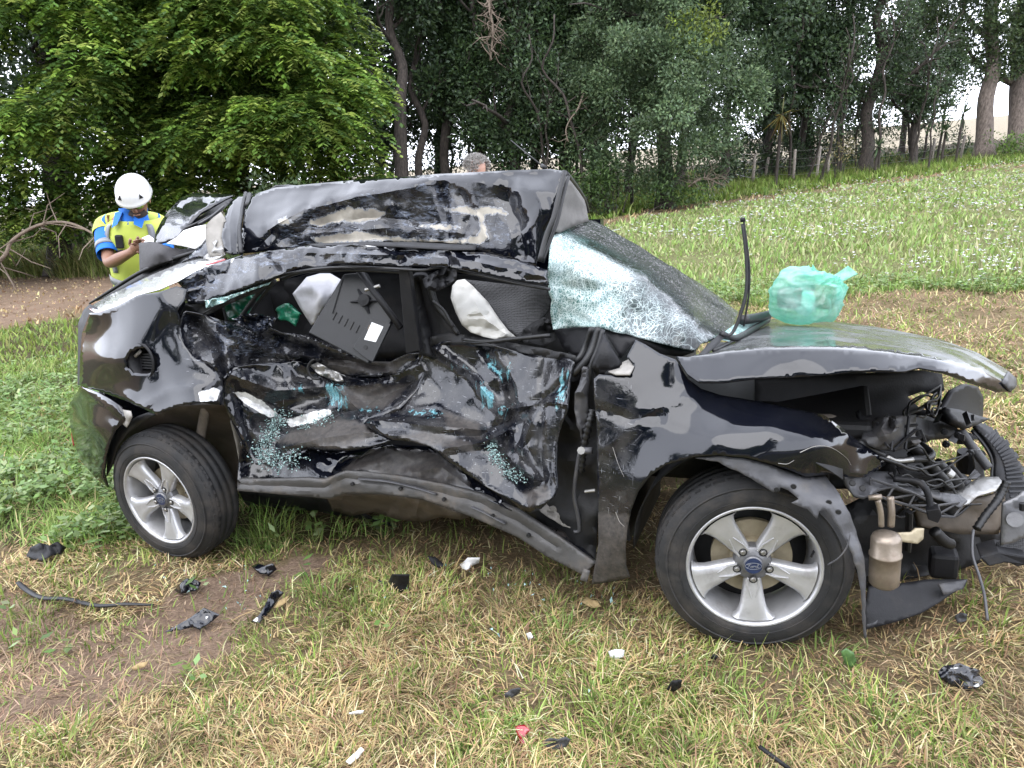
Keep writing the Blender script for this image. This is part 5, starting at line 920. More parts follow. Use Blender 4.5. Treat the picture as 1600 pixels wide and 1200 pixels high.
# curved bumper carrier with its row of fins
arc = [(1524, 662, 1.12), (1545, 672, 1.12), (1566, 692, 1.10), (1582, 716, 1.06), (1592, 744, 1.0), (1597, 775, .92), (1599, 805, .82), (1600, 840, .72)]
inn = [(1519, 668, 1.05), (1535, 686, 1.04), (1548, 706, 1.02), (1553, 724, .98), (1552, 745, .92), (1560, 775, .86), (1565, 800, .80), (1562, 840, .70)]
A_p = smooth_path(pvs(arc), 4); I_p = smooth_path(pvs(inn), 4)
V = np.concatenate([A_p, I_p]); k = len(A_p); F = [(i, i+1, k+i+1, k+i) for i in range(k-1)]
carr = mk('bumper_carrier', V, F, M['plastic'], CAR, solid=.015)
for i in range(1, 24):
    a, b = A_p[i], I_p[i]; e = (a-b)/np.linalg.norm(a-b); tg = A_p[min(i+1, len(A_p)-1)]-A_p[i-1]; tg /= np.linalg.norm(tg); mb = MB(); mb.box(b+.45*(a-b)-.045*AV, e*(np.linalg.norm(a-b)*.5+.028+.008*(i % 3)), .007*tg, .05*AV); mb.build('carrier_fin', M['plastic'], carr)
mb = MB(); mb.tube([p-.012*AW for p in I_p[:22]], .016, 8, flat=.5); mb.build('carrier_edge', M['rubber'], carr, smooth=True)
# lower bracket with triangular webs
panel('lower_bracket', M['greyplastic'], CAR, [(1320, 742), (1350, 740), (1365, 735), (1395, 737), (1397, 750), (1420, 760), (1460, 768), (1500, 773), (1512, 782), (1500, 792), (1455, 775), (1420, 770), (1390, 762), (1366, 770), (1350, 780), (1335, 775), (1322, 757)], [(1320, 742, .13), (1365, 735, .30), (1397, 750, .34), (1512, 782, .50), (1455, 775, .38), (1366, 770, .18), (1335, 775, .12)], res=5, facets=[(.02, 22, 4)], solid=.008)
tr = MB(); top_ = [(1360, 748, .2), (1397, 760, .27), (1430, 772, .33), (1465, 790, .38), (1498, 785, .44)]; bot = [(1360, 768, .2), (1385, 780, .25), (1420, 790, .31), (1462, 806, .37), (1490, 808, .42), (1503, 790, .45)]
for L_ in (top_, bot): tr.tube(pvs(L_), .005, 6)
tr.build('bracket_rail', M['greyplastic'], CAR)
for i in range(4):
    for a, b in ((top_[i], bot[i]), (bot[i], top_[i+1])): MB().tube([PV(*a), PV(*b)], .004, 6).build('bracket_web', M['greyplastic'], CAR)
panel('bracket_plate', M['dark'], CAR, [(1350, 745), (1400, 757), (1465, 780), (1500, 785), (1490, 806), (1420, 788), (1360, 768)], [(1350, 745, .26), (1500, 785, .5), (1420, 788, .38)], res=8)
for c in (1332, 755), (1348, 763):
    mb = MB(); mb.lathe(PV(c[0], c[1], .11), -AV+.6*AW, [(.010, 0), (.008, .003), (0, .003)], 14); mb.build('bolt_hole', M['dark'], CAR)
# bumper beam: pressed steel top with folded end, crash plate at its tip
panel('bumper_beam', M['steel'], CAR, [(1455, 772), (1500, 765), (1530, 745), (1560, 745), (1566, 752), (1556, 766), (1528, 774), (1515, 786), (1500, 790)], [(1455, 772, .55), (1530, 745, .85), (1566, 752, .85), (1500, 790, .48)], res=5, facets=[(.015, 20, 4)], solid=.006)
panel('beam_face', M['heat'], CAR, [(1430, 790), (1500, 792), (1520, 780), (1570, 770), (1572, 800), (1560, 835), (1500, 835), (1440, 822)], [(1430, 790, .52), (1570, 770, .78), (1560, 835, .72), (1440, 822, .52)], res=8, facets=[(.012, 30, 4)], solid=.02)
cp = panel('crash_plate', M['alloydark'], CAR, [(1567, 786), (1585, 778), (1600, 768), (1612, 775), (1614, 815), (1600, 840), (1585, 848), (1564, 852)], [(1567, 786, .56), (1612, 775, .58), (1614, 815, .56), (1564, 852, .53)], res=6, solid=.012)
mb = MB(); tubepx(mb, [(1586, 812, .50), (1586, 812, .56)], .026, sm=0, n=14); mb.build('crash_plate_boss', M['alloydark'], cp)
mb = MB(); tubepx(mb, [(1598, 786, .545), (1598, 797, .545)], .011, sm=0); mb.build('crash_plate_slot', M['dark'], cp)
panel('bay_shade_sheet', M['dark'], CAR, [(1180, 592), (1440, 578), (1472, 584), (1476, 610), (1462, 616), (1440, 612), (1418, 620), (1440, 640), (1478, 642), (1500, 668), (1446, 686), (1436, 740), (1400, 764), (1300, 764), (1180, 650)], [(1180, 592, .45), (1472, 584, 1.0), (1500, 668, .98), (1436, 740, .75), (1300, 764, .6), (1180, 650, .45)], res=12)  # dark sheet added to paint the blackness under the bonnet
# clips, lugs and torn mounts crowding the carrier
rc = np.random.default_rng(19)
for k in range(44):
    px, py = rc.uniform(1340, 1530), rc.uniform(646, 800); v_ = np.interp(px, [1340, 1450, 1530], [.27, .5, .85])+rc.uniform(-.03, .16)
    if 1445 < px < 1515 and 694 < py < 752: continue
    d1_, d2_ = unit(rc.normal(0, 1, 3)), unit(rc.normal(0, 1, 3)); d2_ = unit(np.cross(d1_, d2_)); d3_ = np.cross(d1_, d2_); q_ = PV(px, py, v_); mb = MB()
    if k % 3 == 0: mb.box(q_, d1_*rc.uniform(.02, .07), d2_*rc.uniform(.008, .025), d3_*.006); mb.build('torn_mount', M[['plastic', 'greyplastic', 'liner'][k % 2]], CAR, bevel=.001)
    elif k % 3 == 1: mb.lathe(q_, -AV+.3*d1_, [(.013, 0), (.013, .012), (.006, .013), (.006, .022), (0, .022)], 8); mb.build('clip', M['dark' if k % 2 else 'plastic'], CAR)
    else: mb.prism([q_, q_+d1_*rc.uniform(.03, .06), q_+d1_*.03+d2_*rc.uniform(.02, .05), q_+d2_*.03], d3_*.004); mb.build('broken_rib', M['greyplastic' if k % 2 else 'plastic'], CAR)
# hoses and cables
def hose(name, pts, r, mat, corr=0):
    P = smooth_path(pvs(pts), 8); rr = r if not corr else [r*(1+.13*math.sin(i*2.4)) for i in range(len(P))]; mb = MB(); mb.tube(P, rr, 10); return mb.build(name, M[mat], CAR, smooth=True)
hose('coolant_hose', [(1340, 690, .26), (1380, 712, .32), (1400, 720, .36), (1425, 718, .4), (1450, 716, .45), (1456, 708, .5), (1440, 695, .55)], .012, 'rubber')
hose('hose_clip_pipe', [(1385, 714, .31), (1400, 720, .34), (1426, 718, .38)], .009, 'steel')
hose('radiator_hose', [(1425, 695, .5), (1445, 715, .52), (1460, 735, .54), (1475, 752, .56), (1482, 762, .56)], .02, 'rubber')
hose('radiator_hose', [(1464, 722, .6), (1485, 742, .62), (1500, 760, .64)], .018, 'rubber')
hose('radiator_hose', [(1482, 726, .68), (1496, 742, .7), (1508, 758, .7)], .014, 'plastic')
hose('hose_clip', [(1478, 738, .60), (1486, 745, .60)], .021, 'steel')
hose('corrugated_conduit', [(1573, 752, .62), (1565, 770, .60), (1556, 785, .56), (1540, 805, .52), (1526, 826, .48)], .0135, 'rubber', 1)
hose('hanging_wire', [(1521, 828, .47), (1519, 845, .44), (1520, 870, .4), (1530, 900, .36), (1538, 930, .33), (1543, 970, .28)], .005, 'liner')
hose('sensor_cable', [(1396, 748, .30), (1430, 752, .30), (1445, 762, .29), (1452, 780, .28), (1454, 800, .27)], .011, 'plastic')
mb = MB(); mb.prism(pvs([(1447, 798, .24), (1468, 795, .24), (1472, 805, .24), (1466, 818, .24), (1450, 812, .24)]), .04*AV); mb.build('loose_connector', M['plastic'], CAR, bevel=.003)
hose('air_duct', [(1380, 735, .5), (1420, 740, .6), (1460, 750, .7), (1500, 760, .8)], .05, 'dark')
mb = MB(); mb.lathe(PV(1515, 735, 1.0), AW, [(.0, 0), (.05, 0), (.05, .08), (0, .08)], 14); mb.build('coolant_pump', M['dark'], CAR)
mb = MB(); mb.box(PV(1518, 702, .9), .03*AU, .03*AV, -.14*AW+.03*AU); mb.build('carrier_stay', M['alloydark'], CAR, bevel=.003)
hose('carrier_brace', [(1500, 672, .95), (1520, 700, .92), (1545, 732, .88)], .018, 'greyplastic')
# receiver canister
mb = MB(); cb = PV(1381, 912, .10); ca = AW; mb.lathe(cb, ca, [(0, -.006), (.036, -.004), (.045, .006), (.046, .05), (.046, .100), (.049, .102), (.049, .109), (.0455, .112), (.045, .16), (.040, .172), (.022, .180), (0, .182)], 32); can = mb.build('air_con_canister', M['canister'], CAR, smooth=True)
mb = MB(); tubepx(mb, [(1377, 822, .10), (1376, 800, .10), (1371, 780, .10)], .0095); tubepx(mb, [(1392, 822, .12), (1393, 800, .12), (1391, 776, .13)], .0115); tubepx(mb, [(1357, 778, .09), (1378, 776, .09)], .009, sm=0); mb.build('canister_pipe', M['canister'], can, smooth=True)
panel('canister_bracket', M['disc'], can, [(1404, 833), (1425, 832), (1432, 826), (1444, 826), (1443, 842), (1434, 850), (1404, 846)], [(1404, 833, .12), (1444, 826, .16), (1434, 850, .14)], res=4, solid=.01)
panel('underbonnet_shadow_plate', M['dark'], CAR, [(1300, 800), (1360, 770), (1430, 800), (1570, 835), (1560, 870), (1500, 890), (1440, 900), (1350, 920)], [(1300, 800, .45), (1430, 800, .6), (1570, 835, .85), (1500, 890, .7), (1350, 920, .5)], res=10, facets=[(.06, 40, 5)]).name = 'lower_shadow_plate'  # dark sheet standing in for the shade low in the nose
mb = MB(); mb.box(PV(1452, 905, .45), .09*AU, .08*AV, .10*AW); mb.build('horn', M['plastic'], CAR, bevel=.015)
mb = MB(); tubepx(mb, [(1421, 800, .3), (1420, 830, .3), (1418, 860, .3)], .018, flat=.5); mb.build('stay', M['rubber'], CAR); hose('lower_hose', [(1460, 830, .4), (1475, 845, .42), (1485, 850, .45)], .02, 'rubber')
ut = [(1352, 985), (1352, 950), (1357, 915), (1400, 912), (1450, 905), (1512, 905), (1508, 916), (1490, 926), (1470, 940), (1440, 958), (1400, 972), (1356, 983)]
panel('undertray', M['plastic'], CAR, ut, [(1352, 985, ('w', .05)), (1357, 915, ('w', .16)), (1450, 905, ('w', .13)), (1512, 905, ('w', .12)), (1470, 940, ('w', .085)), (1400, 972, ('w', .055))], res=6, smoothn=[(.012, 50, 4)], solid=.004)
panel('undertray_tab', M['greyplastic'], CAR, [(1352, 962), (1372, 966), (1370, 975), (1354, 980)], [(1352, 962, ('w', .08)), (1370, 975, ('w', .06)), (1354, 980, ('w', .055))], res=5)
panel('undertray_fold', M['greyplastic'], CAR, [(1466, 912), (1510, 906), (1505, 920), (1475, 930)], [(1466, 912, ('w', .14)), (1510, 906, ('w', .14)), (1475, 930, ('w', .11))], res=6)
V, F, at = sheet([(1558, 848), (1585, 838), (1612, 826), (1612, 880), (1590, 885), (1562, 872)], [(1558, 848, .60), (1612, 826, .64), (1612, 880, .60), (1562, 872, .58)], res=6); mk('lower_grille', V, F, M['meshcloth'], CAR, solid=.01)
mb = MB(); mb.prism(pvs([(1530, 870, .52), (1560, 862, .55), (1604, 870, .56), (1604, 884, .56), (1570, 880, .54), (1545, 886, .52)]), .10*AV); mb.build('grille_surround', M['plastic'], CAR, bevel=.006)
for i in range(14):
    x0, y0 = rc.uniform(1350, 1440), rc.uniform(700, 790); v0 = np.interp(x0, [1340, 1450], [.22, .42]); hose('harness_wire', [(x0, y0, v0), (x0+rc.uniform(10, 30), y0+rc.uniform(-8, 14), v0+.03), (x0+rc.uniform(30, 60), y0+rc.uniform(-10, 26), v0+.1), (x0+rc.uniform(60, 100), y0+rc.uniform(-20, 20), v0+.2)], rc.uniform(.003, .006), 'rubber')
# dark web of wiring in the headlamp gap
for i in range(10):
    a = RNG.uniform(0, 1); hose('loose_wire', [(1400+60*a, 655-8*a, .5), (1415+40*a+RNG.uniform(-10, 10), 640+RNG.uniform(-12, 10), .6), (1440+30*a, 625+RNG.uniform(-12, 14), .7), (1470, 620+RNG.uniform(-20, 20), .85)], .004, 'rubber')
# rain-washed leaf litter caught in the dent
# ------------------------------------------------------------------ things lying in and on the wreck
def facing(P): # outward: towards the camera from a flat polygon
    n = np.cross(P[1]-P[0], P[2]-P[0]); n /= np.linalg.norm(n); return n if n@(CAM-P[0]) > 0 else -n
# screen with its stand, back towards us
tvp = pvs([(537, 428, .26), (570, 425, .28), (612, 500, .24), (574, 568, .16), (483, 520, .16)])
scrn = empty('screen', tvp[4], 'black flat screen with mounting cross and white sticker jammed in the rear window', 'screen')
nt = facing(tvp); 
P5 = np.array(tvp); c0 = P5.mean(0); P5 = np.array([p-((p-c0)@nt)*nt for p in P5])
MB().prism(list(P5), -.035*nt).build('casing', M['tvback'], scrn, bevel=.004)
def onpl(px, py, off=0.0):
    r = ray(float(px), float(py)); t_ = ((P5[0]-CAM)@nt)/(r@nt); return CAM+r*t_+off*nt
MB().prism([onpl(*p, .001) for p in [(553, 544), (582, 498), (612, 507), (606, 520), (584, 566), (575, 562)]], .012*nt).build('terminal_box', M['tvback'], scrn, bevel=.002)
st = MB().prism([onpl(*p, .0135) for p in [(571, 531), (583, 504), (601, 511), (589, 535)]], .001*nt).build('white_sticker', M['paper'], scrn)
MB().lathe(onpl(573, 543, .013), nt, [(.009, 0), (.009, .002), (0, .002)], 12).build('socket', M['dark'], scrn)
MB().prism([onpl(*p, .0135) for p in [(576, 515), (579, 508), (582, 509), (579, 516)]], .0006*nt).build('small_label', M['sprig'], scrn)
cx = onpl(571, 470, .004)
mb = MB()
for q in [(548, 472), (560, 452), (592, 470), (577, 490)]: mb.tube([cx, onpl(*q, .004)], [.022, .006], 8, flat=.3)
mb.build('mounting_cross', M['plastic'], scrn)
MB().lathe(cx, nt, [(.026, 0), (.024, .02), (.0, .022)], 16).build('mount_hub', M['plastic'], scrn)
MB().tube([onpl(565, 424, .035), onpl(630, 514, .03)], .013, 12).build('stand_pole', M['plastic'], scrn, smooth=True)
MB().tube([onpl(575, 455, .03), onpl(598, 449, .035)], .007, 8).build('pole_clamp', M['steel'], scrn)
for k in range(7): MB().tube([onpl(520+9*k, 500+5*k, .002), onpl(526+9*k, 488+5*k, .002)], .0022, 4).build('vent_slot', M['dark'], scrn)
MB().tube([onpl(536, 436, .004), onpl(520, 490, .004)], .002, 4).build('casing_seam', M['dark'], scrn)
def blob(name, mat, label, cat, out, ctl, solid=.02, loc=None, **k):
    V, F, at = sheet(out, ctl, **k); l = np.array(V).mean(0); o = mk(name, V, F, mat, None, attrs=at, solid=solid, loc=l); return tag(o, label, cat)
blob('white_sack', M['sack'], 'crumpled white sack wedged behind the flat screen in the rear window', 'sack', [(457, 459), (468, 446), (479, 433), (500, 427), (516, 427), (533, 437), (520, 460), (505, 482), (493, 500), (486, 508), (478, 496), (466, 476)], [(457, 459, .32), (516, 427, .40), (486, 508, .30), (500, 460, .26)], res=4.5, facets=[(.02, 18, 5)], creases=[([(480, 436), (500, 460), (490, 500)], -.015, 10)])
blob('green_bag', M['greenbag'], 'larger dark green plastic bag behind the broken rear side glass', 'bag', [(348, 469), (370, 458), (399, 451), (415, 443), (405, 462), (390, 478), (377, 496), (366, 502), (356, 500)], [(348, 469, .26), (415, 443, .30), (366, 502, .24), (385, 470, .22)], res=4, facets=[(.03, 14, 5)])
blob('green_bag', M['greenbag'], 'smaller dark green plastic scrap beside the white sack and crumpled black trim', 'bag', [(433, 480), (445, 474), (468, 488), (466, 500), (457, 505), (446, 500), (434, 498)], [(433, 480, .28), (468, 488, .28), (457, 505, .26)], res=4, facets=[(.03, 10, 6)])
# bag on the boot
bg = [(217, 380), (235, 377), (252, 381), (268, 387), (285, 389), (303, 388), (310, 394), (298, 402), (282, 402), (262, 408), (240, 416), (228, 422), (218, 425)]
blob('document_bag', M['bagcloth'], 'black soft case lying on the boot edge below the raised lid', 'bag', bg, [(217, 380, .62), (303, 388, .52), (218, 425, .50), (262, 408, .44), (245, 395, .42), (285, 389, .52)], res=4, smoothn=[(.02, 30, 4)], solid=.10)
# carrier bag on the bonnet
root_c = PW(1256, 503, .90); cd = (root_c-CAM)@FWD
bag = empty('carrier_bag', root_c, 'knotted translucent teal plastic carrier bag standing on the bonnet', 'bag')
nU, nV_ = 90, 56; V = []; F = []
bx = cd/FPX
for j in range(nV_):
    for i in range(nU):
        th = 2*math.pi*i/nU; ph = math.pi*j/(nV_-1)-math.pi/2
        sx = math.copysign(abs(math.cos(ph))**.62, 1); y_ = math.sin(ph); y_ = math.copysign(abs(y_)**.8, y_)
        X = math.cos(th)*sx*57*bx*(1+.05*math.cos(3*th+2*y_)); Yd = math.sin(th)*sx*44*bx; Z_ = (y_*.5+.5)*86*bx
        Z_ -= 10*bx*max(0, math.cos(th))*max(0, y_)*1.2
        V.append((X, Yd, Z_))
V = np.array(V); th_ = np.arctan2(V[:, 1], V[:, 0])
kx, kz = 36*bx, 70*bx; fi = np.arctan2(V[:, 2]-kz, V[:, 0]-kx); rk = np.hypot(V[:, 2]-kz, V[:, 0]-kx)
wob_ = 1.3*vn(V[:, 0]*14, V[:, 2]*14+V[:, 1]*9, 5); fall = np.exp(-rk/.16)
dn_ = .010*(1-2*np.abs(np.sin(fi*9+wob_*1.6)))*np.clip(fall*1.6, .12, 1)+.012*facet(V[:, 0]*11+V[:, 1]*5, V[:, 2]*13-V[:, 1]*6, 5)+.0035*(1-2*np.abs(np.sin(V[:, 2]*95+V[:, 0]*-40+wob_*3)))*np.clip(V[:, 2]*8-.1, .1, 1)
V = V+unit(V-np.array([0, 0, .13]))*dn_[:, None]; V[:, 2] = np.maximum(V[:, 2], 0)
for j in range(nV_-1):
    for i in range(nU): F.append((j*nU+i, j*nU+(i+1) % nU, (j+1)*nU+(i+1) % nU, (j+1)*nU+i))
mk('bag_body', V+root_c, F, M['film'], bag)
# contents dimly seen through the film
mb = MB(); rs = np.random.default_rng(4)
for k in range(5):
    c = root_c+np.array([rs.uniform(-.10, .10), rs.uniform(-.05, .05), rs.uniform(.05, .12)]); mb = MB(); ax = unit(rs.normal(0, 1, 3)); mb.lathe(c, ax, [(0, -.05), (.04, -.045), (.048, 0), (.04, .045), (0, .05)], 10); mb.build('packed_item', [M['paper'], M['straw'], M['trim'], M['red'], M['paper']][k], bag, smooth=True)
kn = Q(1290, 437, cd)
mb = MB(); mb.tube(smooth_path([Q(1268, 432, cd-.03), Q(1283, 428, cd-.04), Q(1292, 442, cd-.03), Q(1300, 452, cd-.02)], 4), [.018]*12+[.012], 8, flat=.5); mb.build('bag_knot', M['film'], bag, smooth=True)
V, F, at = sheet([(1270, 413), (1276, 422), (1288, 428), (1300, 446), (1290, 452), (1278, 440), (1266, 430)], [(1270, 413, 1.08), (1300, 446, 1.06), (1278, 440, 1.05)], res=3.5, facets=[(.02, 9, 5)]); mk('torn_handle', V, F, M['film'], bag, solid=.002)
V, F, at = sheet([(1292, 436), (1306, 428), (1325, 415), (1340, 427), (1322, 437), (1304, 447)], [(1292, 436, 1.08), (1325, 415, 1.14), (1340, 427, 1.10), (1304, 447, 1.06)], res=3.5, smoothn=[(.02, 15, 5)]); mk('bag_handle', V, F, M['film'], bag, solid=.004)
blob('glass_chip', M['plastic'], 'small black plastic chip on the bonnet in front of the teal bag', 'chip', [(1238, 519), (1252, 519), (1251, 523), (1239, 522)], [(1238, 519, ('w', .905)), (1252, 519, ('w', .905)), (1239, 522, ('w', .905))], res=4, solid=.006).name = 'plastic_chip'
blob('dry_leaf', M['straw'], 'small tan leaf on the bonnet below the teal bag', 'leaf', [(1258, 530), (1268, 528), (1267, 533), (1260, 534)], [(1258, 530, ('w', .91)), (1268, 528, ('w', .91)), (1267, 533, ('w', .912))], res=4, solid=.002)

# ------------------------------------------------------------------ debris on the grass
def shard(name, mat, label, cat, pts, hs, fac=.012, seed=1, solid=.003, patches=None, res=4):
    ctl = [(p[0], p[1], ('w', h)) for p, h in zip(pts, hs)]
    V, F, at = sheet(pts, ctl, res=res, facets=[(fac, 14, seed), (fac*.4, 7, seed+1)], patches=patches); V = np.array(V); g = gz(V[:, 0], V[:, 1])+ghump(V[:, 0], V[:, 1])
    V[:, 2] = np.maximum(V[:, 2], g+.012); o = mk(name, V, F, mat, None, attrs=at, solid=solid, loc=V.mean(0)*[1, 1, 0]+[0, 0, g.mean()]); return tag(o, label, cat)
dk = M['paint']; grp = None
shard('trim_piece', M['plastic'], 'crumpled black plastic lump in the weeds left of the rear wheel', 'car debris', [(38, 872), (48, 855), (62, 848), (78, 852), (90, 846), (104, 856), (96, 866), (80, 868), (66, 876), (50, 874)], [.02, .07, .10, .07, .09, .04, .03, .04, .03, .02], .03, 3)
mb = MB(); P = smooth_path([GR(a, b, h) for a, b, h in [(28, 910, .05), (42, 922, .03), (66, 934, .035), (105, 936, .04), (150, 946, .035), (195, 944, .04), (240, 945, .03)]], 5); mb.tube(P, np.interp(np.linspace(0, 1, len(P)), [0, .1, .8, 1], [.010, .013, .012, .006]), 8, flat=.55); l = P.mean(0); tag(mb.build('rubber_strip', M['rubber'], None, smooth=True, loc=l), 'long curved black rubber strip lying on the bare soil', 'rubber strip')
shard('paint_shard', dk, 'crinkled black shard between the rear wheel and the flat black panel piece', 'car debris', [(272, 922), (282, 910), (292, 904), (304, 906), (314, 910), (308, 922), (294, 926), (280, 928)], [.02, .06, .08, .06, .05, .03, .03, .02], .03, 5)
shard('paint_shard', dk, 'curved black shard on soil below the end of the sill', 'car debris', [(392, 884), (404, 880), (414, 884), (426, 880), (432, 890), (420, 900), (404, 896)], [.03, .05, .05, .07, .04, .02, .03], .02, 7)
shard('panel_piece', dk, 'flat glossy black panel piece with a white chip on the straw', 'car debris', [(256, 988), (278, 976), (296, 966), (318, 950), (343, 960), (330, 972), (312, 984), (300, 980), (282, 984)], [.02, .03, .05, .08, .06, .03, .03, .03, .02], .012, 9, patches={'white': [[(318, 964), (326, 962), (324, 970)]]})
shard('paint_shard', dk, 'long narrow grey-edged shard propped beside a dry leaf', 'car debris', [(392, 972), (404, 962), (412, 950), (424, 926), (434, 922), (444, 926), (432, 940), (420, 958), (404, 974)], [.02, .04, .05, .09, .10, .08, .05, .03, .02], .012, 11, patches={'film': [[(392, 972), (410, 950), (440, 922), (430, 940)]], 'white': [[(392, 968), (404, 964), (402, 974)]]})
shard('dry_leaf', M['straw'], 'tan dry leaf leaning on the narrow grey-edged shard', 'leaf', [(428, 950), (436, 938), (452, 930), (446, 942), (434, 950)], [.03, .05, .06, .04, .03], .004, 2)
shard('folded_plastic', M['plastic'], 'folded dark plastic piece standing in grass in the middle', 'car debris', [(582, 912), (590, 906), (606, 910), (612, 898), (640, 898), (638, 922), (624, 926), (610, 916), (596, 918)], [.02, .04, .03, .11, .11, .03, .02, .03, .02], .012, 13)
shard('plastic_sliver', M['plastic'], 'small dark oval sliver beside the white fragment near the sill', 'car debris', [(668, 868), (680, 870), (692, 880), (696, 890), (684, 888), (674, 880)], [.05, .05, .04, .02, .02, .03], .008, 15)
shard('white_fragment', M['white'], 'angular white fragment on the grass below the buckled sill', 'car debris', [(718, 882), (724, 878), (730, 872), (750, 872), (748, 880), (738, 884), (730, 891), (722, 888)], [.02, .03, .07, .07, .04, .03, .02, .02], .01, 17)
shard('white_fragment', M['paper'], 'crumpled white scrap left of the front tyre', 'car debris', [(950, 1018), (962, 1015), (976, 1016), (974, 1026), (962, 1031), (954, 1028)], [.04, .06, .05, .03, .02, .02], .015, 19)
shard('grey_shard', M['greyplastic'], 'thin grey shard in the middle of the straw grass', 'car debris', [(788, 1086), (798, 1078), (814, 1075), (812, 1083), (800, 1090), (790, 1090)], [.03, .05, .05, .03, .02, .02], .01, 21)
shard('plastic_sliver', M['plastic'], 'small black chip in straw below the front tyre', 'car debris', [(1042, 1078), (1050, 1064), (1066, 1062), (1064, 1074), (1052, 1082)], [.03, .06, .06, .03, .02], .01, 23)
shard('mirror_piece', dk, 'scratched dark mirror housing piece with white scuffs on the right', 'car debris', [(1466, 1050), (1476, 1040), (1500, 1037), (1532, 1048), (1530, 1054), (1540, 1066), (1528, 1074), (1514, 1080), (1500, 1076), (1476, 1066), (1468, 1060)], [.06, .08, .09, .07, .06, .05, .03, .02, .03, .04, .05], .014, 25, patches={'film': [[(1460, 1030), (1545, 1040), (1540, 1085), (1460, 1070)]], 'scr': [[(1460, 1030), (1545, 1040), (1540, 1085), (1460, 1070)]], 'white': [[(1476, 1046), (1498, 1040), (1500, 1046)], [(1512, 1076), (1530, 1066), (1530, 1072)]]})
shard('red_fragment', M['red'], 'red lens fragment sunk in grass at the bottom', 'car debris', [(804, 1134), (820, 1132), (828, 1142), (820, 1150), (822, 1164), (812, 1162), (808, 1148)], [.04, .05, .04, .03, .02, .02, .03], .01, 27)
shard('grey_shard', M['greyplastic'], 'wavy blue-grey shard beside the red lens fragment', 'car debris', [(846, 1160), (858, 1154), (872, 1156), (884, 1152), (892, 1156), (884, 1168), (866, 1174), (850, 1168)], [.04, .06, .05, .06, .05, .03, .02, .02], .015, 29)
shard('white_sliver', M['white'], 'scratched white sliver at the bottom edge', 'car debris', [(540, 1190), (552, 1178), (564, 1168), (569, 1172), (560, 1184), (546, 1194)], [.02, .04, .06, .05, .03, .02], .006, 31)
shard('white_sliver', M['white'], 'tiny flat white sliver in dark straw left of centre', 'car debris', [(545, 1115), (556, 1112), (568, 1111), (566, 1117), (552, 1118)], [.04, .05, .05, .03, .03], .004, 33)
mb = MB(); mb.tube([GR(1186, 1166, .06), GR(1210, 1184, .045), GR(1234, 1202, .03)], .006, 8); l = GR(1210, 1184, .045); tag(mb.build('plastic_rod', M['plastic'], None, smooth=True, loc=l), 'thin black rod at the bottom edge right of centre', 'rod')
shard('grey_shard', M['greyplastic'], 'small grey chip in grass beneath the hanging wire', 'car debris', [(1490, 964), (1500, 957), (1512, 960), (1510, 970), (1496, 973)], [.03, .06, .05, .03, .02], .015, 35)
shard('broad_leaf', M['greenleaf'], 'single broad green leaf standing below the front tyre', 'leaf', [(1314, 1018), (1322, 1013), (1334, 1020), (1338, 1034), (1332, 1044), (1320, 1038)], [.08, .09, .08, .05, .02, .03], .004, 37)
shard('dry_leaf', M['straw'], 'long tan dry leaf near the foot of the front wing', 'leaf', [(908, 940), (916, 934), (934, 940), (940, 948), (924, 950)], [.03, .04, .04, .03, .02], .004, 39)
shard('dry_leaf', M['straw'], 'yellow-brown leaf on the bare soil at the left', 'leaf', [(204, 1044), (216, 1036), (232, 1033), (226, 1042), (210, 1048)], [.03, .04, .04, .03, .02], .004, 41)
shard('plastic_sliver', M['plastic'], 'dark sliver in the straw directly left below the front tyre', 'car debris', [(1108, 1028), (1114, 1022), (1122, 1026), (1118, 1032)], [.03, .05, .04, .03], .006, 43)
shard('white_fragment', M['paper'], 'pale glass chip among straw above the thin grey shard', 'car debris', [(822, 990), (828, 988), (832, 996), (826, 1000)], [.03, .05, .04, .02], .006, 45)

rs = np.random.default_rng(12); n = 110; px = rs.uniform(240, 1000, n); py = 875+rs.gamma(2, 26, n); V = []; F = []
for i in range(n):
    c = GR(px[i], py[i], rs.uniform(.012, .05)); s_ = rs.uniform(.002, .0055); q = c+rs.normal(0, s_, (4, 3)); V += list(q); F += [(4*i, 4*i+1, 4*i+2), (4*i, 4*i+2, 4*i+3), (4*i, 4*i+3, 4*i+1)]
o = mk('glass_crumbs', np.array(V), F, M['gran'], None, smooth=False); tag(o, kind='stuff')
# ------------------------------------------------------------------ people
def body(name, joints, edges, mat, parent, root=0):
    V = np.array([j[0] for j in joints])-rootloc(parent); me = bpy.data.meshes.new(name); me.from_pydata([tuple(v) for v in V], edges, []); me.update()
    o = bpy.data.objects.new(name, me); COL.objects.link(o); o.parent = parent; me.materials.append(mat)
    m = o.modifiers.new('skin', 'SKIN'); m.use_smooth_shade = True; sk = me.skin_vertices[0].data if me.skin_vertices else None
    if sk is None:
        bm = bmesh.new(); bm.from_mesh(me); bm.verts.layers.skin.verify(); bm.to_mesh(me); bm.free(); sk = me.skin_vertices[0].data
    for i, j in enumerate(joints):
        r = j[1]; sk[i].radius = (r, r) if np.isscalar(r) else r; sk[i].use_root = (i == root)
    s = o.modifiers.new('sub', 'SUBSURF'); s.levels = 1; s.render_levels = 2; return o
XR, YT, ZU = np.array([1., 0, 0]), np.array([0, -1., 0]), np.array([0, 0, 1.])
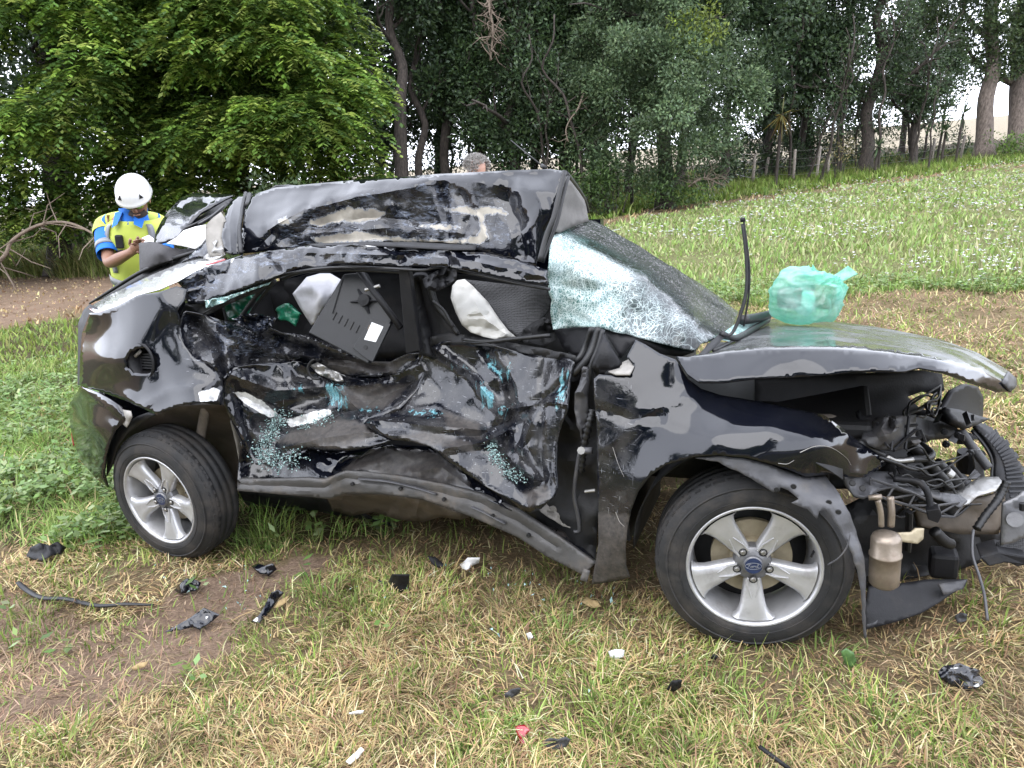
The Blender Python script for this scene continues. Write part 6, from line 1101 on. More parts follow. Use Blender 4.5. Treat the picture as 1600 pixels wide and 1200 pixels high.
def person(name, label, skin, pelvis, chest, neck, head, shoulders, elbows, wrists, hands, feet, face_dir, up_head):
    root = empty(name, np.array([pelvis[0], pelvis[1], gz(pelvis[0], pelvis[1])]), label, 'person')
    J = []; E = []
    def j(p, r, par=None):
        J.append((np.asarray(p, float), r)); 
        if par is not None: E.append((par, len(J)-1))
        return len(J)-1
    p0 = j(pelvis, (.15, .11)); ab = j(pelvis*.5+chest*.5, (.14, .105), p0); ch = j(chest, (.155, .115), ab); nb = j(neck*.75+chest*.25, (.10, .08), ch); nk = j(neck, .058, nb)
    fd = face_dir/np.linalg.norm(face_dir); uh = up_head/np.linalg.norm(up_head)
    jaw = j(head-uh*.075+fd*.015, (.058, .062), nk); hd = j(head, (.075, .09), jaw); tp = j(head+uh*.07-fd*.01, (.07, .082), hd); j(head+uh*.105-fd*.01, .045, tp)
    for sd in (0, 1):
        s = j(shoulders[sd], .068, nb); mid = j(shoulders[sd]*.5+elbows[sd]*.5, .05, s); e = j(elbows[sd], .042, mid); fm = j(elbows[sd]*.6+wrists[sd]*.4, .043, e); w_ = j(wrists[sd], .028, fm)
        hv = hands[sd]-wrists[sd]; hv /= np.linalg.norm(hv); pal = j(wrists[sd]+hv*.06, (.040, .02), w_)
        sv = np.cross(hv, YT); sv /= np.linalg.norm(sv); cv = np.cross(sv, hv)
        for k, (off, L_) in enumerate(((-.03, .062), (-.01, .075), (.01, .07), (.029, .055))):
            a = j(wrists[sd]+hv*.098+sv*off, .0095, pal); b = j(wrists[sd]+hv*(.098+L_*.5)+sv*off*1.05+cv*.012, .009, a); j(wrists[sd]+hv*(.098+L_*.75)+sv*off*1.05+cv*.035, .007, b)
        q = 1 if sd == 0 else -1
        a = j(wrists[sd]+hv*.04+sv*-.04+cv*.008, .012, pal); j(wrists[sd]+hv*.085+sv*-.055+cv*.022, .009, a)
        hip = j(pelvis+XR*(.095 if sd else -.095)-ZU*.05, .10, p0); kn_ = (pelvis+feet[sd])/2+XR*(.09 if sd else -.09)*.3+YT*.03; th = j(hip*0+J[hip][0]*.5+kn_*.5, .085, hip); kk = j(kn_, .062, th); cf = j(kn_*.6+feet[sd]*.4, .06, kk); an = j(feet[sd]+ZU*.09, .042, cf); j(feet[sd]+ZU*.045+YT*.13, (.045, .03), an)
    b_ = body('body', J, E, skin, root)
    # face: nose, ears
    sdv = np.cross(fd, uh)
    mb = MB(); mb.tube([head+fd*.085+uh*.015, head+fd*.108-uh*.018, head+fd*.09-uh*.03], [.008, .016, .012], 8); mb.build('nose', skin, root, smooth=True)
    for q in (-1, 1):
        mb = MB(); mb.lathe(head+sdv*q*.078-uh*.005, sdv*q, [(.0, .0), (.022, 0), (.03, .008), (.018, .01), (0, .004)], 12); mb.build('ear', skin, root, smooth=True)
    return root, sdv, fd, uh
def loftfn(c0, c1, prof, fwd, rtv):
    """prof: rows of (h, half width, half depth)"""
    hs = [p[0] for p in prof]; A = [p[1] for p in prof]; B = [p[2] for p in prof]
    def S(th, h, off=0.0):
        th = np.asarray(th, float); h = np.asarray(h, float); c = c0+(c1-c0)*h[..., None]
        return c+(np.interp(h, hs, A)+off)[..., None]*np.sin(th)[..., None]*rtv+(np.interp(h, hs, B)+off)[..., None]*np.cos(th)[..., None]*fwd
    return S
def loftmesh(name, S, mat, parent, h0, h1, nh=14, nt=40, off=0.0, wr=.006, **k):
    T, Hh = np.meshgrid(np.linspace(0, 2*math.pi, nt, endpoint=False), np.linspace(h0, h1, nh), indexing='ij'); V = S(T, Hh, off)
    n_ = vn(T*3.1, Hh*9, 5)*wr+vn(T*7, Hh*17, 6)*wr*.6; V = V+n_[..., None]*(np.sin(T)[..., None]*XR+np.cos(T)[..., None]*YT)
    F = [(i*nh+q, i*nh+q+1, ((i+1) % nt)*nh+q+1, ((i+1) % nt)*nh+q) for i in range(nt) for q in range(nh-1)]; return mk(name, V.reshape(-1, 3), F, mat, parent, solid=.006, offs=1, **k)
def strip(name, S, mat, parent, path, width, off=.009):
    P = smooth_path(path, 6); T, Hh = P[:, 0], P[:, 1]; dT = np.gradient(T)*.2; dH = np.gradient(Hh)*.6; L_ = np.hypot(dT, dH)+1e-9; nT, nH = -dH/L_/.2, dT/L_/.6
    a = S(T+nT*width/2, Hh+nH*width/2, off); b = S(T-nT*width/2, Hh-nH*width/2, off); k = len(T); V = np.concatenate([a, b]); return mk(name, V, [(i, i+1, k+i+1, k+i) for i in range(k-1)], mat, parent, solid=.002)
# rescuer
B0 = Q(205, 372, 5.3); gx0 = gz(B0[0], B0[1])
pelv = np.array([B0[0]+.0, B0[1]+.04, gx0+.92]); chs = Q(206, 366, 5.27); nck = Q(211, 336, 5.2); hed = Q(212, 312, 5.10)
shl = [Q(166, 358, 5.28), Q(248, 356, 5.32)]; elb = [Q(170, 412, 5.12), Q(258, 408, 5.15)]; wri = [Q(205, 394, 4.95), Q(240, 398, 4.98)]; hnd = [Q(222, 378, 4.90), Q(226, 385, 4.93)]
ft = [np.array([pelv[0]-.12, pelv[1], 0]), np.array([pelv[0]+.12, pelv[1], 0])]
for f_ in ft: f_[2] = gz(f_[0], f_[1])
fdir = np.array([.22, -.80, -.56]); upd = np.array([.05, -.55, .83]); upd = upd-(upd@unit(fdir))*unit(fdir)
man, sdv, fd, uh = person('person', 'person in white helmet, yellow vest and blue polo looking down at paper behind the boot', M['skin'], pelv, chs, nck, hed, shl, elb, wri, hnd, ft, fdir, upd)
tc0 = pelv-ZU*.02; tc1 = nck+ZU*.0
Sv = loftfn(tc0, tc1, [(0, .185, .135), (.2, .185, .138), (.5, .20, .145), (.7, .22, .15), (.82, .215, .145), (.9, .195, .135), (.96, .155, .12), (1.0, .10, .10)], YT*.97-ZU*.1, XR)
vest = loftmesh('vest', Sv, M['vest'], man, -.12, .965, 22, 48)
strip('reflective_band', Sv, M['silver'], vest, [(-.78, .93), (-.72, .78), (-.62, .6), (-.55, .42)], .045)
strip('reflective_band', Sv, M['silver'], vest, [(.78, .93), (.75, .78), (.68, .6), (.6, .42)], .045)
strip('reflective_band', Sv, M['silver'], vest, [(-1.2, .34), (-.4, .30), (.2, .27), (1.2, .26)], .05)
strip('reflective_band', Sv, M['silver'], vest, [(-1.2, .10), (-.5, .03), (.3, -.02), (1.2, -.02)], .05)
strip('name_tag', Sv, M['dark'], vest, [(-.36, .655), (-.24, .66), (-.12, .665)], .022, .012)
strip('chest_mark', Sv, M['dark'], vest, [(.34, .72), (.42, .69), (.55, .72)], .008, .012)
# collar and sleeves of the polo
Sc = loftfn(nck-ZU*.055+YT*.02, nck+ZU*.045+YT*.015, [(0, .105, .095), (.6, .085, .08), (1, .09, .085)], YT, XR); collar = loftmesh('collar', Sc, M['polo'], man, 0, 1, 6, 30, wr=.002)
for q in (-1, 1):
    c_ = nck+YT*.10+XR*q*.055
    MB().prism([c_+ZU*.035-XR*q*.02+YT*-.02, c_+ZU*.02+XR*q*.05-YT*.05, c_-ZU*.075+XR*q*.045+YT*.035, c_-ZU*.05+XR*q*.0+YT*.045], .006*YT).build('collar_flap', M['polo'], collar, bevel=.002)
for sd in (0, 1):
    s_, e_ = shl[sd], elb[sd]; mid = s_*.5+e_*.5; cuff = s_*.22+e_*.78
    mb = MB(); P = [s_+(nck-s_)*.30+ZU*.005, s_+ZU*.008, s_*.7+e_*.3, mid, cuff]; mb.tube(P, [.085, .085, .078, .073, .072], 20, cap=False); mb.build('sleeve', M['polo'], man, smooth=True, solid=.004, sub=1)
    mb = MB(); mb.tube([s_*.52+e_*.48, s_*.40+e_*.60], [.0775, .0765], 24, cap=False); mb.build('sleeve_band', M['silver'], man, smooth=True, solid=.003)
    mb = MB(); mb.tube([nck+(s_-nck)*.30+ZU*.012, nck+(s_-nck)*.55+ZU*.012, nck+(s_-nck)*.8+ZU*.012, s_+ZU*.012, s_*.93+e_*.07+ZU*.004, s_*.84+e_*.16], [.050, .068, .080, .088, .090, .088], 22, cap=False); mb.build('vest_shoulder', M['vest'], man, smooth=True, solid=.003, sub=1)
# trousers
for sd in (0, 1):
    hp = pelv+XR*(.095 if sd else -.095); kn_ = (pelv+ft[sd])/2+XR*(.03 if sd else -.03)
    mb = MB(); mb.tube([hp+ZU*.1-XR*(.04 if sd else -.04), hp-ZU*.06, kn_, ft[sd]+ZU*.08], [.13, .115, .085, .075], 18); mb.build('trouser_leg', M['trousers'], man, smooth=True)
    mb = MB(); mb.tube([ft[sd]+ZU*.06-YT*.08, ft[sd]+ZU*.06, ft[sd]+ZU*.04+YT*.17], [.05, .06, .045], 12); mb.build('boot', M['dark'], man, smooth=True)
# sunglasses, beard, helmet
for q in (-1, 1):
    c_ = hed+fd*.092+uh*.022+sdv*q*.034; mb = MB(); mb.lathe(c_, unit(fd+sdv*q*.35), [(.029, -.004), (.030, .002), (.02, .006), (0, .007)], 18); mb.build('sunglass_lens', M['lensgreen'], man, smooth=True)
MB().tube(smooth_path([hed-sdv*.085+uh*.02+fd*.0, hed-sdv*.06+uh*.042+fd*.075, hed+uh*.045+fd*.1, hed+sdv*.06+uh*.042+fd*.075, hed+sdv*.085+uh*.02], 4), .0055, 6).build('sunglass_frame', M['dark'], man, smooth=True)
mb = MB(); mb.tube([hed-sdv*.05-uh*.06+fd*.05, hed-uh*.085+fd*.075, hed+sdv*.05-uh*.06+fd*.05], [.022, .028, .022], 10); mb.build('beard', M['beard'], man, smooth=True)
MB().tube([hed-sdv*.022-uh*.048+fd*.098, hed-uh*.05+fd*.104, hed+sdv*.022-uh*.048+fd*.098], [.004, .007, .004], 8).build('mouth', M['skin'], man, smooth=True)
hc = hed+uh*.062-fd*.016; nT, nP = 40, 16; V = []
for p_ in range(nP):
    ph = (p_/(nP-1))*(math.pi*.56)
    for t_ in range(nT):
        th = 2*math.pi*t_/nT; r_ = math.sin(min(ph, math.pi/2)); lip = 1.0+(.06 if p_ == nP-1 else 0)+(.03 if p_ == nP-2 else 0)
        V.append(hc+uh*(.104*math.cos(ph)-.01)+lip*r_*(.102*math.cos(th)*sdv+.126*math.sin(th)*fd)+(.0 if math.sin(th) < .3 else .02*(p_/(nP-1))**4)*fd)
F = [(a*nT+b, a*nT+(b+1) % nT, (a+1)*nT+(b+1) % nT, (a+1)*nT+b) for a in range(nP-1) for b in range(nT)]
hel = mk('helmet', V, F, M['helmet'], man, solid=.008, offs=-1)
for q in (-1, 1):
    th = math.pi/2+q*.62; ph = math.pi*.40; n_ = math.sin(ph)*(math.cos(th)*sdv*.102+math.sin(th)*fd*.126); c_ = hc+uh*(.104*math.cos(ph)-.01)+n_*1.02; nn = unit(n_/.13+uh*.3); a_ = unit(np.cross(nn, uh)); b_ = np.cross(a_, nn); b_ = b_ if b_@uh > 0 else -b_
    MB().prism([c_+b_*.016-nn*.002, c_-b_*.012+a_*.014-nn*.002, c_-b_*.012-a_*.014-nn*.002], .017*nn).build('helmet_vent', M['dark'], hel)
# the paper he holds, the radio at his arm
pp = [Q(219, 374, 4.93), Q(233, 368, 4.95), Q(241, 374, 4.88), Q(240, 384, 4.84), Q(222, 384, 4.86)]
o = MB().prism(pp, .004*facing(pp)).build('paper_sheet', M['paper'], None, loc=pp[0]); tag(o, 'folded white paper held by the person in the white helmet', 'paper')
rp = Q(184, 388, 5.14); o = MB().box(rp, .05*XR, .03*YT, .09*ZU).build('hand_radio', M['plastic'], None, loc=rp, bevel=.01); tag(o, 'small dark radio clipped to the vest beside the blue sleeve', 'radio')

# man behind the roof: only his grey hair shows
h2 = Q(745, 270, 6.15); g2 = gz(h2[0], h2[1]+.1); pe2 = np.array([h2[0]+.0, h2[1]+.12, g2+.86]); nk2 = h2+np.array([-.01, .05, -.14]); ch2 = nk2*.6+pe2*.4
f2 = [np.array([pe2[0]-.12, pe2[1], g2]), np.array([pe2[0]+.12, pe2[1], g2])]
man2, sd2, fd2, uh2 = person('person', 'person with short grey hair, only the top of the head showing over the roof', M['skinpale'], pe2, ch2, nk2, h2, [ch2+np.array([-.19, 0, .14]), ch2+np.array([.19, 0, .14])], [ch2+np.array([-.26, 0, -.14]), ch2+np.array([.26, 0, -.14])], [ch2+np.array([-.22, -.15, -.3]), ch2+np.array([.22, -.15, -.3])], [ch2+np.array([-.18, -.22, -.38]), ch2+np.array([.18, -.22, -.38])], f2, np.array([.75, -.5, -.42]), np.array([.3, -.2, .93]))
S2 = loftfn(pe2-ZU*.05, nk2, [(0, .18, .13), (.5, .2, .14), (.8, .22, .14), (.93, .13, .1), (1, .075, .075)], YT, XR); loftmesh('shirt', S2, M['shirt'], man2, 0, .98)
for sd in (0, 1):
    s_ = ch2+np.array([(.19 if sd else -.19), 0, .14]); e_ = ch2+np.array([(.26 if sd else -.26), 0, -.14]); mb = MB(); mb.tube([s_+(nk2-s_)*.2, s_, s_*.3+e_*.7], [.08, .078, .068], 16, cap=False); mb.build('sleeve', M['shirt'], man2, smooth=True, solid=.004)
    mb = MB(); mb.tube([pe2+XR*(.06 if sd else -.06)+ZU*.1, pe2+XR*(.095 if sd else -.095)-ZU*.06, f2[sd]+ZU*.06], [.13, .115, .07], 16); mb.build('trouser_leg', M['trousers'], man2, smooth=True)
# hair: a cap of short tufts, balding in front
mb = MB(); c2 = h2+uh2*.04-fd2*.012; rs = np.random.default_rng(3); V = []; 
nh_ = 4200; dv = unit(rs.normal(0, 1, (nh_, 3))); keep = (dv@uh2 > -.35) & (dv@fd2 < .55); dv = dv[keep]; pts = c2+dv*np.array([.086]*1)+0
tang = unit(rs.normal(0, .5, dv.shape)+dv*.8+uh2*.2); s_ = unit(np.cross(dv, tang)); V, F, C = leafquads(pts+((dv@fd2)*.018)[:, None]*fd2, tang, s_, .03, .006, np.ones((len(dv), 3))); mk('hair', V, F, M['hair'], man2, smooth=False)
# ------------------------------------------------------------------ trees
def rot_about(v, k, a):
    return v*math.cos(a)+np.cross(k, v)*math.sin(a)+k*(k@v)*(1-math.cos(a))
def trunkmesh(base, top, r0, r1, limbs, seed, wob=.12, n=9):
    """trunk and limbs; limbs: (height fraction, direction, length)"""
    rs = np.random.default_rng(seed); mb = MB(); k = 9; P = []
    for i in range(k):
        f = i/(k-1); P.append(base+(top-base)*f+np.array([rs.normal(0, wob), rs.normal(0, wob), 0])*(0 if i == 0 else 1)*min(1, f*2))
    P = smooth_path(P, 3); m = len(P); R = np.linspace(1, 0, m)**.8*(r0-r1)+r1; R[0] *= 1.5; R[1] *= 1.2; mb.tube(P-np.array([0, 0, .0]), R, n)
    ends = []
    for f, d, L in limbs:
        i = int(f*(m-1)); s = P[i]; d = unit(np.asarray(d, float)); r = R[i]*.55; pts = [s]; dd = d.copy(); c = s.copy()
        for q in range(5):
            dd = unit(dd+rs.normal(0, .16, 3)+np.array([0, 0, .05])); c = c+dd*L/5; pts.append(c.copy())
            if q >= 1:
                e = unit(dd+rs.normal(0, .6, 3)); e_ = c+e*L*.3; mb.tube([c, c+e*L*.15+rs.normal(0, .03*L, 3), e_], [r*.4, r*.28, r*.12], 5, cap=False); ends.append(e_)
        mb.tube(smooth_path(pts, 2), np.linspace(r, r*.2, 11), 6, cap=False); ends.append(c)
    return mb, ends
def sprigs(b, d, L, npair, lw, col, rs, droop=.5):
    """compound leaves: pairs of leaflets along a drooping stalk"""
    n = len(b); out = []
    side = unit(np.cross(d, np.array([0, 0, 1.]))+1e-3)
    for j in range(npair):
        t = (j+.6)/npair; p = b+d*(L*t)[:, None]; p[:, 2] -= L*droop*t*t
        for q in (-1, 1):
            ld = unit(d*.55+side*q*.8+np.array([0, 0, -1.])*(.25+.35*t)+rs.normal(0, .12, (n, 3))); sv = unit(np.cross(ld, side*q*.3+np.array([0, 0, 1.])+rs.normal(0, .2, (n, 3))))
            out.append(leafquads(p, ld, sv, L*lw*(1-.35*abs(t-.45))*rs.uniform(.7, 1.25, n), L*lw*.52, col))
    V = np.concatenate([o[0] for o in out]); C = np.concatenate([o[2] for o in out]); F = np.arange(len(V)).reshape(-1, 4); return V, F, C
def clumppts(poly, D, dj, k, seed, hole=None):
    """crown positions: spread through an outline standing at depth D"""
    rs = np.random.default_rng(seed); poly = np.array(poly, float); x0, y0 = poly.min(0); x1, y1 = poly.max(0); pts = []
    while len(pts) < k:
        x, y = rs.uniform(x0, x1), rs.uniform(y0, y1)
        if not inpoly(np.array([x]), np.array([y]), poly)[0]: continue
        if hole is not None and any((x-h[0])**2+(y-h[1])**2 < h[2]**2 for h in hole): continue
        e = min(1, float(sdpoly(np.array([x]), np.array([y]), poly)[0])/90); pts.append(Q(x, y, D-dj*e*rs.uniform(-.2, 1)))
    return np.array(pts)
def ground_under(p): return np.array([p[0], p[1], gz(p[0], p[1])])
def crown_sprigs(pts, per, rad, L, cols, seed, npair=5, lw=.36, droop=.5):
    rs = np.random.default_rng(seed); n = len(pts)*per; c = np.repeat(pts, per, 0); ctone = np.repeat(rs.uniform(.62, 1.25, (len(pts), 1)), per, 0)
    dv = unit(rs.normal(0, 1, (n, 3))*np.array([1, 1, .7])+np.array([0, -.25, .35])); b = c+dv*(rad*rs.uniform(.25, 1, n)**.6)[:, None]*np.array([1.15, 1.15, .75]); d = unit(dv*np.array([1, 1, .45])+rs.normal(0, .25, (n, 3)))
    pal = np.array(cols); w = rs.integers(0, len(pal), n); col = pal[w]*ctone*(1+rs.normal(0, .16, (n, 1)))
    return sprigs(b, d, L*rs.uniform(.7, 1.2, n), npair, lw, np.clip(col, .004, .8), rs, droop)
def crown_leaves(pts, per, rad, size, cols, seed, flat=.8, up=.3, stretch=1.0):
    rs = np.random.default_rng(seed); n = len(pts)*per; c = np.repeat(pts, per, 0); ctone = np.repeat(rs.uniform(.6, 1.3, (len(pts), 1)), per, 0)
    dv = unit(rs.normal(0, 1, (n, 3))); p = c+dv*(rad*rs.uniform(.1, 1, n)**.5)[:, None]*np.array([1, 1, flat*stretch]); d = unit(dv+rs.normal(0, .7, (n, 3))); s = unit(np.cross(d, rs.normal(0, .6, (n, 3))+np.array([0, -.3, 1.])))
    pal = np.array(cols); col = pal[rs.integers(0, len(pal), n)]*ctone*(1+rs.normal(0, .18, (n, 1))); L = size*rs.uniform(.6, 1.3, n)
    return leafquads(p, d, s, L, L*.5, np.clip(col, .004, .8))
def tree(name, label, cat, basepx, D, crown, bark, group=None, trunk=None, toppx=None, r=.2, seed=1, limbs=None, wob=.12):
    b = ground_under(Q(basepx[0], basepx[1], D)); root = empty(name, b, label, cat, group)
    tp = Q(toppx[0], toppx[1], D) if toppx else b+np.array([0, 0, 9.]); rs = np.random.default_rng(seed)
    if limbs is None: limbs = [(rs.uniform(.35, .95), (rs.normal(), rs.normal(), .7), rs.uniform(1.2, 2.6)) for _ in range(7)]
    mb, ends = trunkmesh(b-np.array([0, 0, .05]), tp, r, r*.35, limbs, seed, wob); mb.build('trunk', M[bark], root, smooth=True)
    if crown is not None:
        V, F, C = crown if not callable(crown) else crown(ends, b, tp); mk('crown', V, F, M['leaf'], root, smooth=False, colors=C)
    return root
BRIGHT = [tuple(1.25*q for q in c) for c in [(0.115, 0.21, 0.035), (0.16, 0.27, 0.045), (0.22, 0.33, 0.055), (0.09, 0.175, 0.035), (0.06, 0.12, 0.03), (0.28, 0.36, 0.085)]]
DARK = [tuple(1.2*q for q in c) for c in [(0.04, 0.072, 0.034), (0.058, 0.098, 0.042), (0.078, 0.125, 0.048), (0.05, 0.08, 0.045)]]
GREYG = [tuple(1.25*q for q in c) for c in [(0.10, 0.155, 0.075), (0.08, 0.13, 0.06), (0.14, 0.195, 0.09), (0.065, 0.105, 0.052)]]
PINE = [(0.085, 0.13, 0.05), (0.06, 0.10, 0.04), (0.11, 0.155, 0.055), (0.045, 0.075, 0.035)]
# the bushy compound-leaved trees on the left
LT = [('broadleaf_tree', 'bright green compound-leaved tree at the far left behind the white helmet', (90, 405), 17.0, [(-260, -330), (130, -340), (215, 40), (255, 200), (250, 330), (150, 352), (0, 345), (-260, 350)], (60, -250), 11, [(12, 105, 52), (250, 180, 26)]),
      ('broadleaf_tree', 'largest bright green compound-leaved tree, right of the white helmet', (380, 395), 17.5, [(160, -360), (430, -370), (500, -80), (545, 30), (570, 110), (592, 175), (585, 250), (565, 290), (480, 305), (400, 318), (300, 335), (210, 335), (190, 200)], (360, -250), 23, [(245, 205, 30), (215, 60, 24)])]
for k, (nm, lb, bp, D, poly, tp, sd, hole) in enumerate(LT):
    pts = clumppts(poly, D, 2.6, 190 if k == 0 else 240, sd, hole); cr = crown_sprigs(pts, 84, .55, .30, BRIGHT, sd+1, 4, .50, .6); ip = clumppts(poly, D+1.6, .6, 90, sd+3, hole); ci = crown_leaves(ip, 90, .62, .26, BRIGHT[3:5]+DARK[1:3], sd+4); cr = (np.concatenate([cr[0], ci[0]]), np.concatenate([cr[1], ci[1]+len(cr[0])]), np.concatenate([cr[2], ci[2]])); tree(nm, lb, 'tree', bp, D+.9, cr, 'bark', None, None, tp, .26, sd)  # inner leaf layer coloured darker, painting the shade inside the crown
pts = clumppts([(-300, 330), (130, 325), (150, 350), (130, 372), (-50, 385), (-300, 400)], 16.2, .8, 26, 91); V, F, C = crown_sprigs(pts, 34, .45, .32, BRIGHT[2:], 92); b = ground_under(pts.mean(0)); rt_ = empty('shrub', b, 'low dark green shrub under the far left tree above the fallen branch', 'shrub'); mk('foliage', V, F, M['leaf'], rt_, smooth=False, colors=C)
pts = clumppts([(395, 290), (470, 278), (478, 300), (420, 312)], 15.2, .3, 9, 93); V, F, C = crown_leaves(pts, 60, .32, .10, GREYG, 94); b = ground_under(pts.mean(0)); rt_ = empty('shrub', b, 'small pale grey-green shrub above the crushed rear pillar', 'shrub'); mk('foliage', V, F, M['leaf'], rt_, smooth=False, colors=C)
# tall dark trunks in the middle
mid = [('tall slender tree with twin dark trunk nearest the bright green tree', (628, 300), (606, -60), 21, .22, [(565, -250), (700, -250), (690, 40), (640, 70), (590, 60)], 31, 26),
       ('tall slender dark tree with a thin leaning trunk, second from the bright green tree', (655, 300), (655, -80), 22.5, .13, [(600, -250), (720, -250), (740, 110), (680, 150), (640, 120)], 32, 30),
       ('tall dark tree with ivy-dark leaves halfway between bright tree and grey hair', (700, 300), (690, -60), 23, .16, [(640, -200), (760, -200), (775, 120), (740, 190), (680, 170)], 33, 44),
       ('dark tree right behind the grey-haired head with leaves low on its trunk', (750, 305), (742, -60), 22, .15, [(700, -200), (800, -200), (800, 200), (770, 235), (720, 220), (730, 60)], 34, 46),
       ('ivy-clad dark tree behind the roof aerial', (800, 310), (798, -60), 21.5, .18, [(745, -220), (910, -220), (905, 80), (895, 200), (860, 255), (790, 262), (770, 150)], 35, 80),
       ('dark leafy tree between the aerial and the grey-green tree', (888, 320), (850, -80), 22, .2, [(830, -250), (960, -250), (950, 100), (930, 230), (890, 290), (850, 280), (840, 100)], 36, 70)]
for lb, bp, tp, D, r, poly, sd, k in mid:
    pts = clumppts(poly, D, 1.2, k, sd); tree('slender_tree', lb, 'tree', bp, D, crown_leaves(pts, 330, .58, .135, DARK+[(0.06, 0.11, 0.035)], sd+50, .9), 'bark', None, None, tp, r, sd)
# grey-green bush tree right of centre
pts = clumppts([(905, -260), (1140, -260), (1150, 20), (1172, 90), (1186, 150), (1175, 205), (1140, 248), (1150, 278), (1050, 296), (960, 296), (915, 280), (890, 220), (900, 120)], 20.5, 2.2, 190, 41)
tree('grey_green_tree', 'dense grey-green fine-leaved tree with foliage to the ground right of the aerial', 'tree', (1040, 305), 20.8, crown_leaves(pts, 430, .52, .10, GREYG, 42, .8), 'bark', None, None, (1050, -200), .22, 41)
pts = clumppts([(1060, 30), (1110, 15), (1125, 60), (1090, 75), (1060, 60)], 18.9, .4, 10, 43); V, F, C = crown_leaves(pts, 70, .34, .11, [(0.20, 0.28, 0.05), (0.26, 0.33, 0.06)], 44); b = ground_under(pts.mean(0)); 
rt_ = [o for o in bpy.data.objects if o.name.startswith('grey_green_tree')][0]; mk('young_foliage', V, F, M['leaf'], rt_, smooth=False, colors=C)
# right side
rgt = [('dark column-shaped tree just right of the grey-green tree', 'column_tree', (1200, 285), (1195, -150), 30, .2, [(1165, -220), (1250, -220), (1255, 90), (1240, 205), (1195, 225), (1165, 130)], 51, 74, DARK, .55, .14, 'bark'),
       ('dark tree with drooping leaves left of the fence posts', 'column_tree', (1262, 280), (1265, -150), 31.5, .18, [(1235, -200), (1320, -200), (1320, 120), (1290, 235), (1235, 240), (1230, 120)], 52, 70, DARK, .55, .14, 'bark'),
       ('open branching dark tree with sky showing through, behind the fence', 'branching_tree', (1350, 270), (1390, -120), 28, .24, [(1290, -160), (1480, -160), (1490, 60), (1470, 150), (1400, 200), (1330, 190), (1290, 120)], 53, 58, DARK+[(0.06, 0.085, 0.04)], .5, .14, 'bark'),
       ('smaller crooked dark tree between branching tree and pale trunk', 'branching_tree', (1425, 255), (1455, 60), 29, .16, [(1390, 90), (1480, 80), (1520, 150), (1480, 190), (1400, 190)], 54, 20, DARK, .5, .14, 'bark'),
       ('thick pale-barked tree at the right with layered light foliage', 'pale_trunk_tree', (1537, 250), (1562, -140), 30, .33, [(1440, -200), (1640, -200), (1660, 40), (1610, 100), (1550, 120), (1480, 105), (1440, 40)], 55, 100, PINE, .55, .16, 'barkpale'),
       ('thick dark-barked tree at the right edge of the picture', 'pale_trunk_tree', (1588, 236), (1604, -140), 31, .36, [(1570, -200), (1850, -200), (1850, 90), (1680, 130), (1610, 120), (1570, 80)], 56, 90, PINE, .55, .16, 'barkpale')]
for lb, nm, bp, tp, D, r, poly, sd, k, pal, rad, sz, bk in rgt:
    pts = clumppts(poly, D, 1.6, k, sd); rs = np.random.default_rng(sd); lm = [(rs.uniform(.3, .95), (rs.normal(), rs.normal()*.5, rs.uniform(.25, .8)), rs.uniform(1.5, 3.4)) for _ in range(11 if nm == 'branching_tree' else 7)]
    tree(nm, lb, 'tree', bp, D, crown_leaves(pts, 320, rad+.1, sz*.95, pal, sd+50, .65), bk, None, None, tp, r, sd, lm, .2 if nm == 'branching_tree' else .1)
# dark wood one row deeper: copies of three trees
protos = []
for v in range(3):
    rs = np.random.default_rng(200+v); o0 = np.array([0, 0, 0.]); pts = np.stack([rs.normal(0, 1.3, 70), rs.normal(0, 1.3, 70), rs.uniform(2.0+v*.9, 12, 70)], -1)
    e = empty('wood_tree', (0, 0, 0), 'dark thin-trunked tree standing deeper in the wood behind the front row', 'tree', 'dark trees deeper in the wood'); lm = [(rs.uniform(.2, .9), (rs.normal(), rs.normal(), .5), rs.uniform(1, 2.4)) for _ in range(9)]
    mb, _ = trunkmesh(o0-[0, 0, .3], np.array([rs.normal(0, .4), rs.normal(0, .4), 11.]), .17, .05, lm, 210+v, .16); mb.build('trunk', M['bark'], e, smooth=True); V, F, C = crown_leaves(pts, 300, .85, .19, DARK, 220+v, .8); mk('crown', V, F, M['leaf'], e, smooth=False, colors=C); protos.append(e)
def copytree(p, loc, rz, sc, label=None, group=None):
    c = p.copy(); COL.objects.link(c); c.location = tuple(loc); c.rotation_euler[2] = rz; c.scale = (sc, sc, sc)
    if label: c['label'] = label
    if group: c['group'] = group
    for ch in p.children: k = ch.copy(); COL.objects.link(k); k.parent = c
    return c
rs = np.random.default_rng(77); spots = []
for px, D in [(-190, 24), (110, 25), (200, 26), (290, 25), (370, 26), (450, 25), (520, 27), (590, 30), (680, 33), (750, 31), (835, 28), (890, 31), (930, 27), (980, 29), (1060, 28), (1130, 29), (1190, 30), (1240, 31), (1300, 36), (1400, 40), (1650, 38)]:
    g = Q(px, 300, D); spots.append((g[0], g[1], gz(g[0], g[1]), D))
for i, (x, y, z, D) in enumerate(spots):
    sc = rs.uniform(.85, 1.2)
    if i < 3: protos[i].location = (x, y, z); protos[i].scale = (sc,)*3
    else: copytree(protos[i % 3], (x, y, z), rs.uniform(0, 6.28), sc)
BTREES = [o for o in COL.objects if o.parent is None and o.name.startswith('broadleaf_tree')]
# trees across the road, behind the camera: unseen, added as something dark for the paint to mirror
for i, (x, y) in enumerate([(-17, -9), (-12.5, -12), (-8, -11), (-4, -13), (0, -12)]):
    copytree(BTREES[i % 2], (x, y, gz(x, y)), i*1.3, (.85+.08*(i % 3)) if x < 1 else .42, 'unseen tree added behind the camera for the car paint to mirror', 'trees added behind the camera')
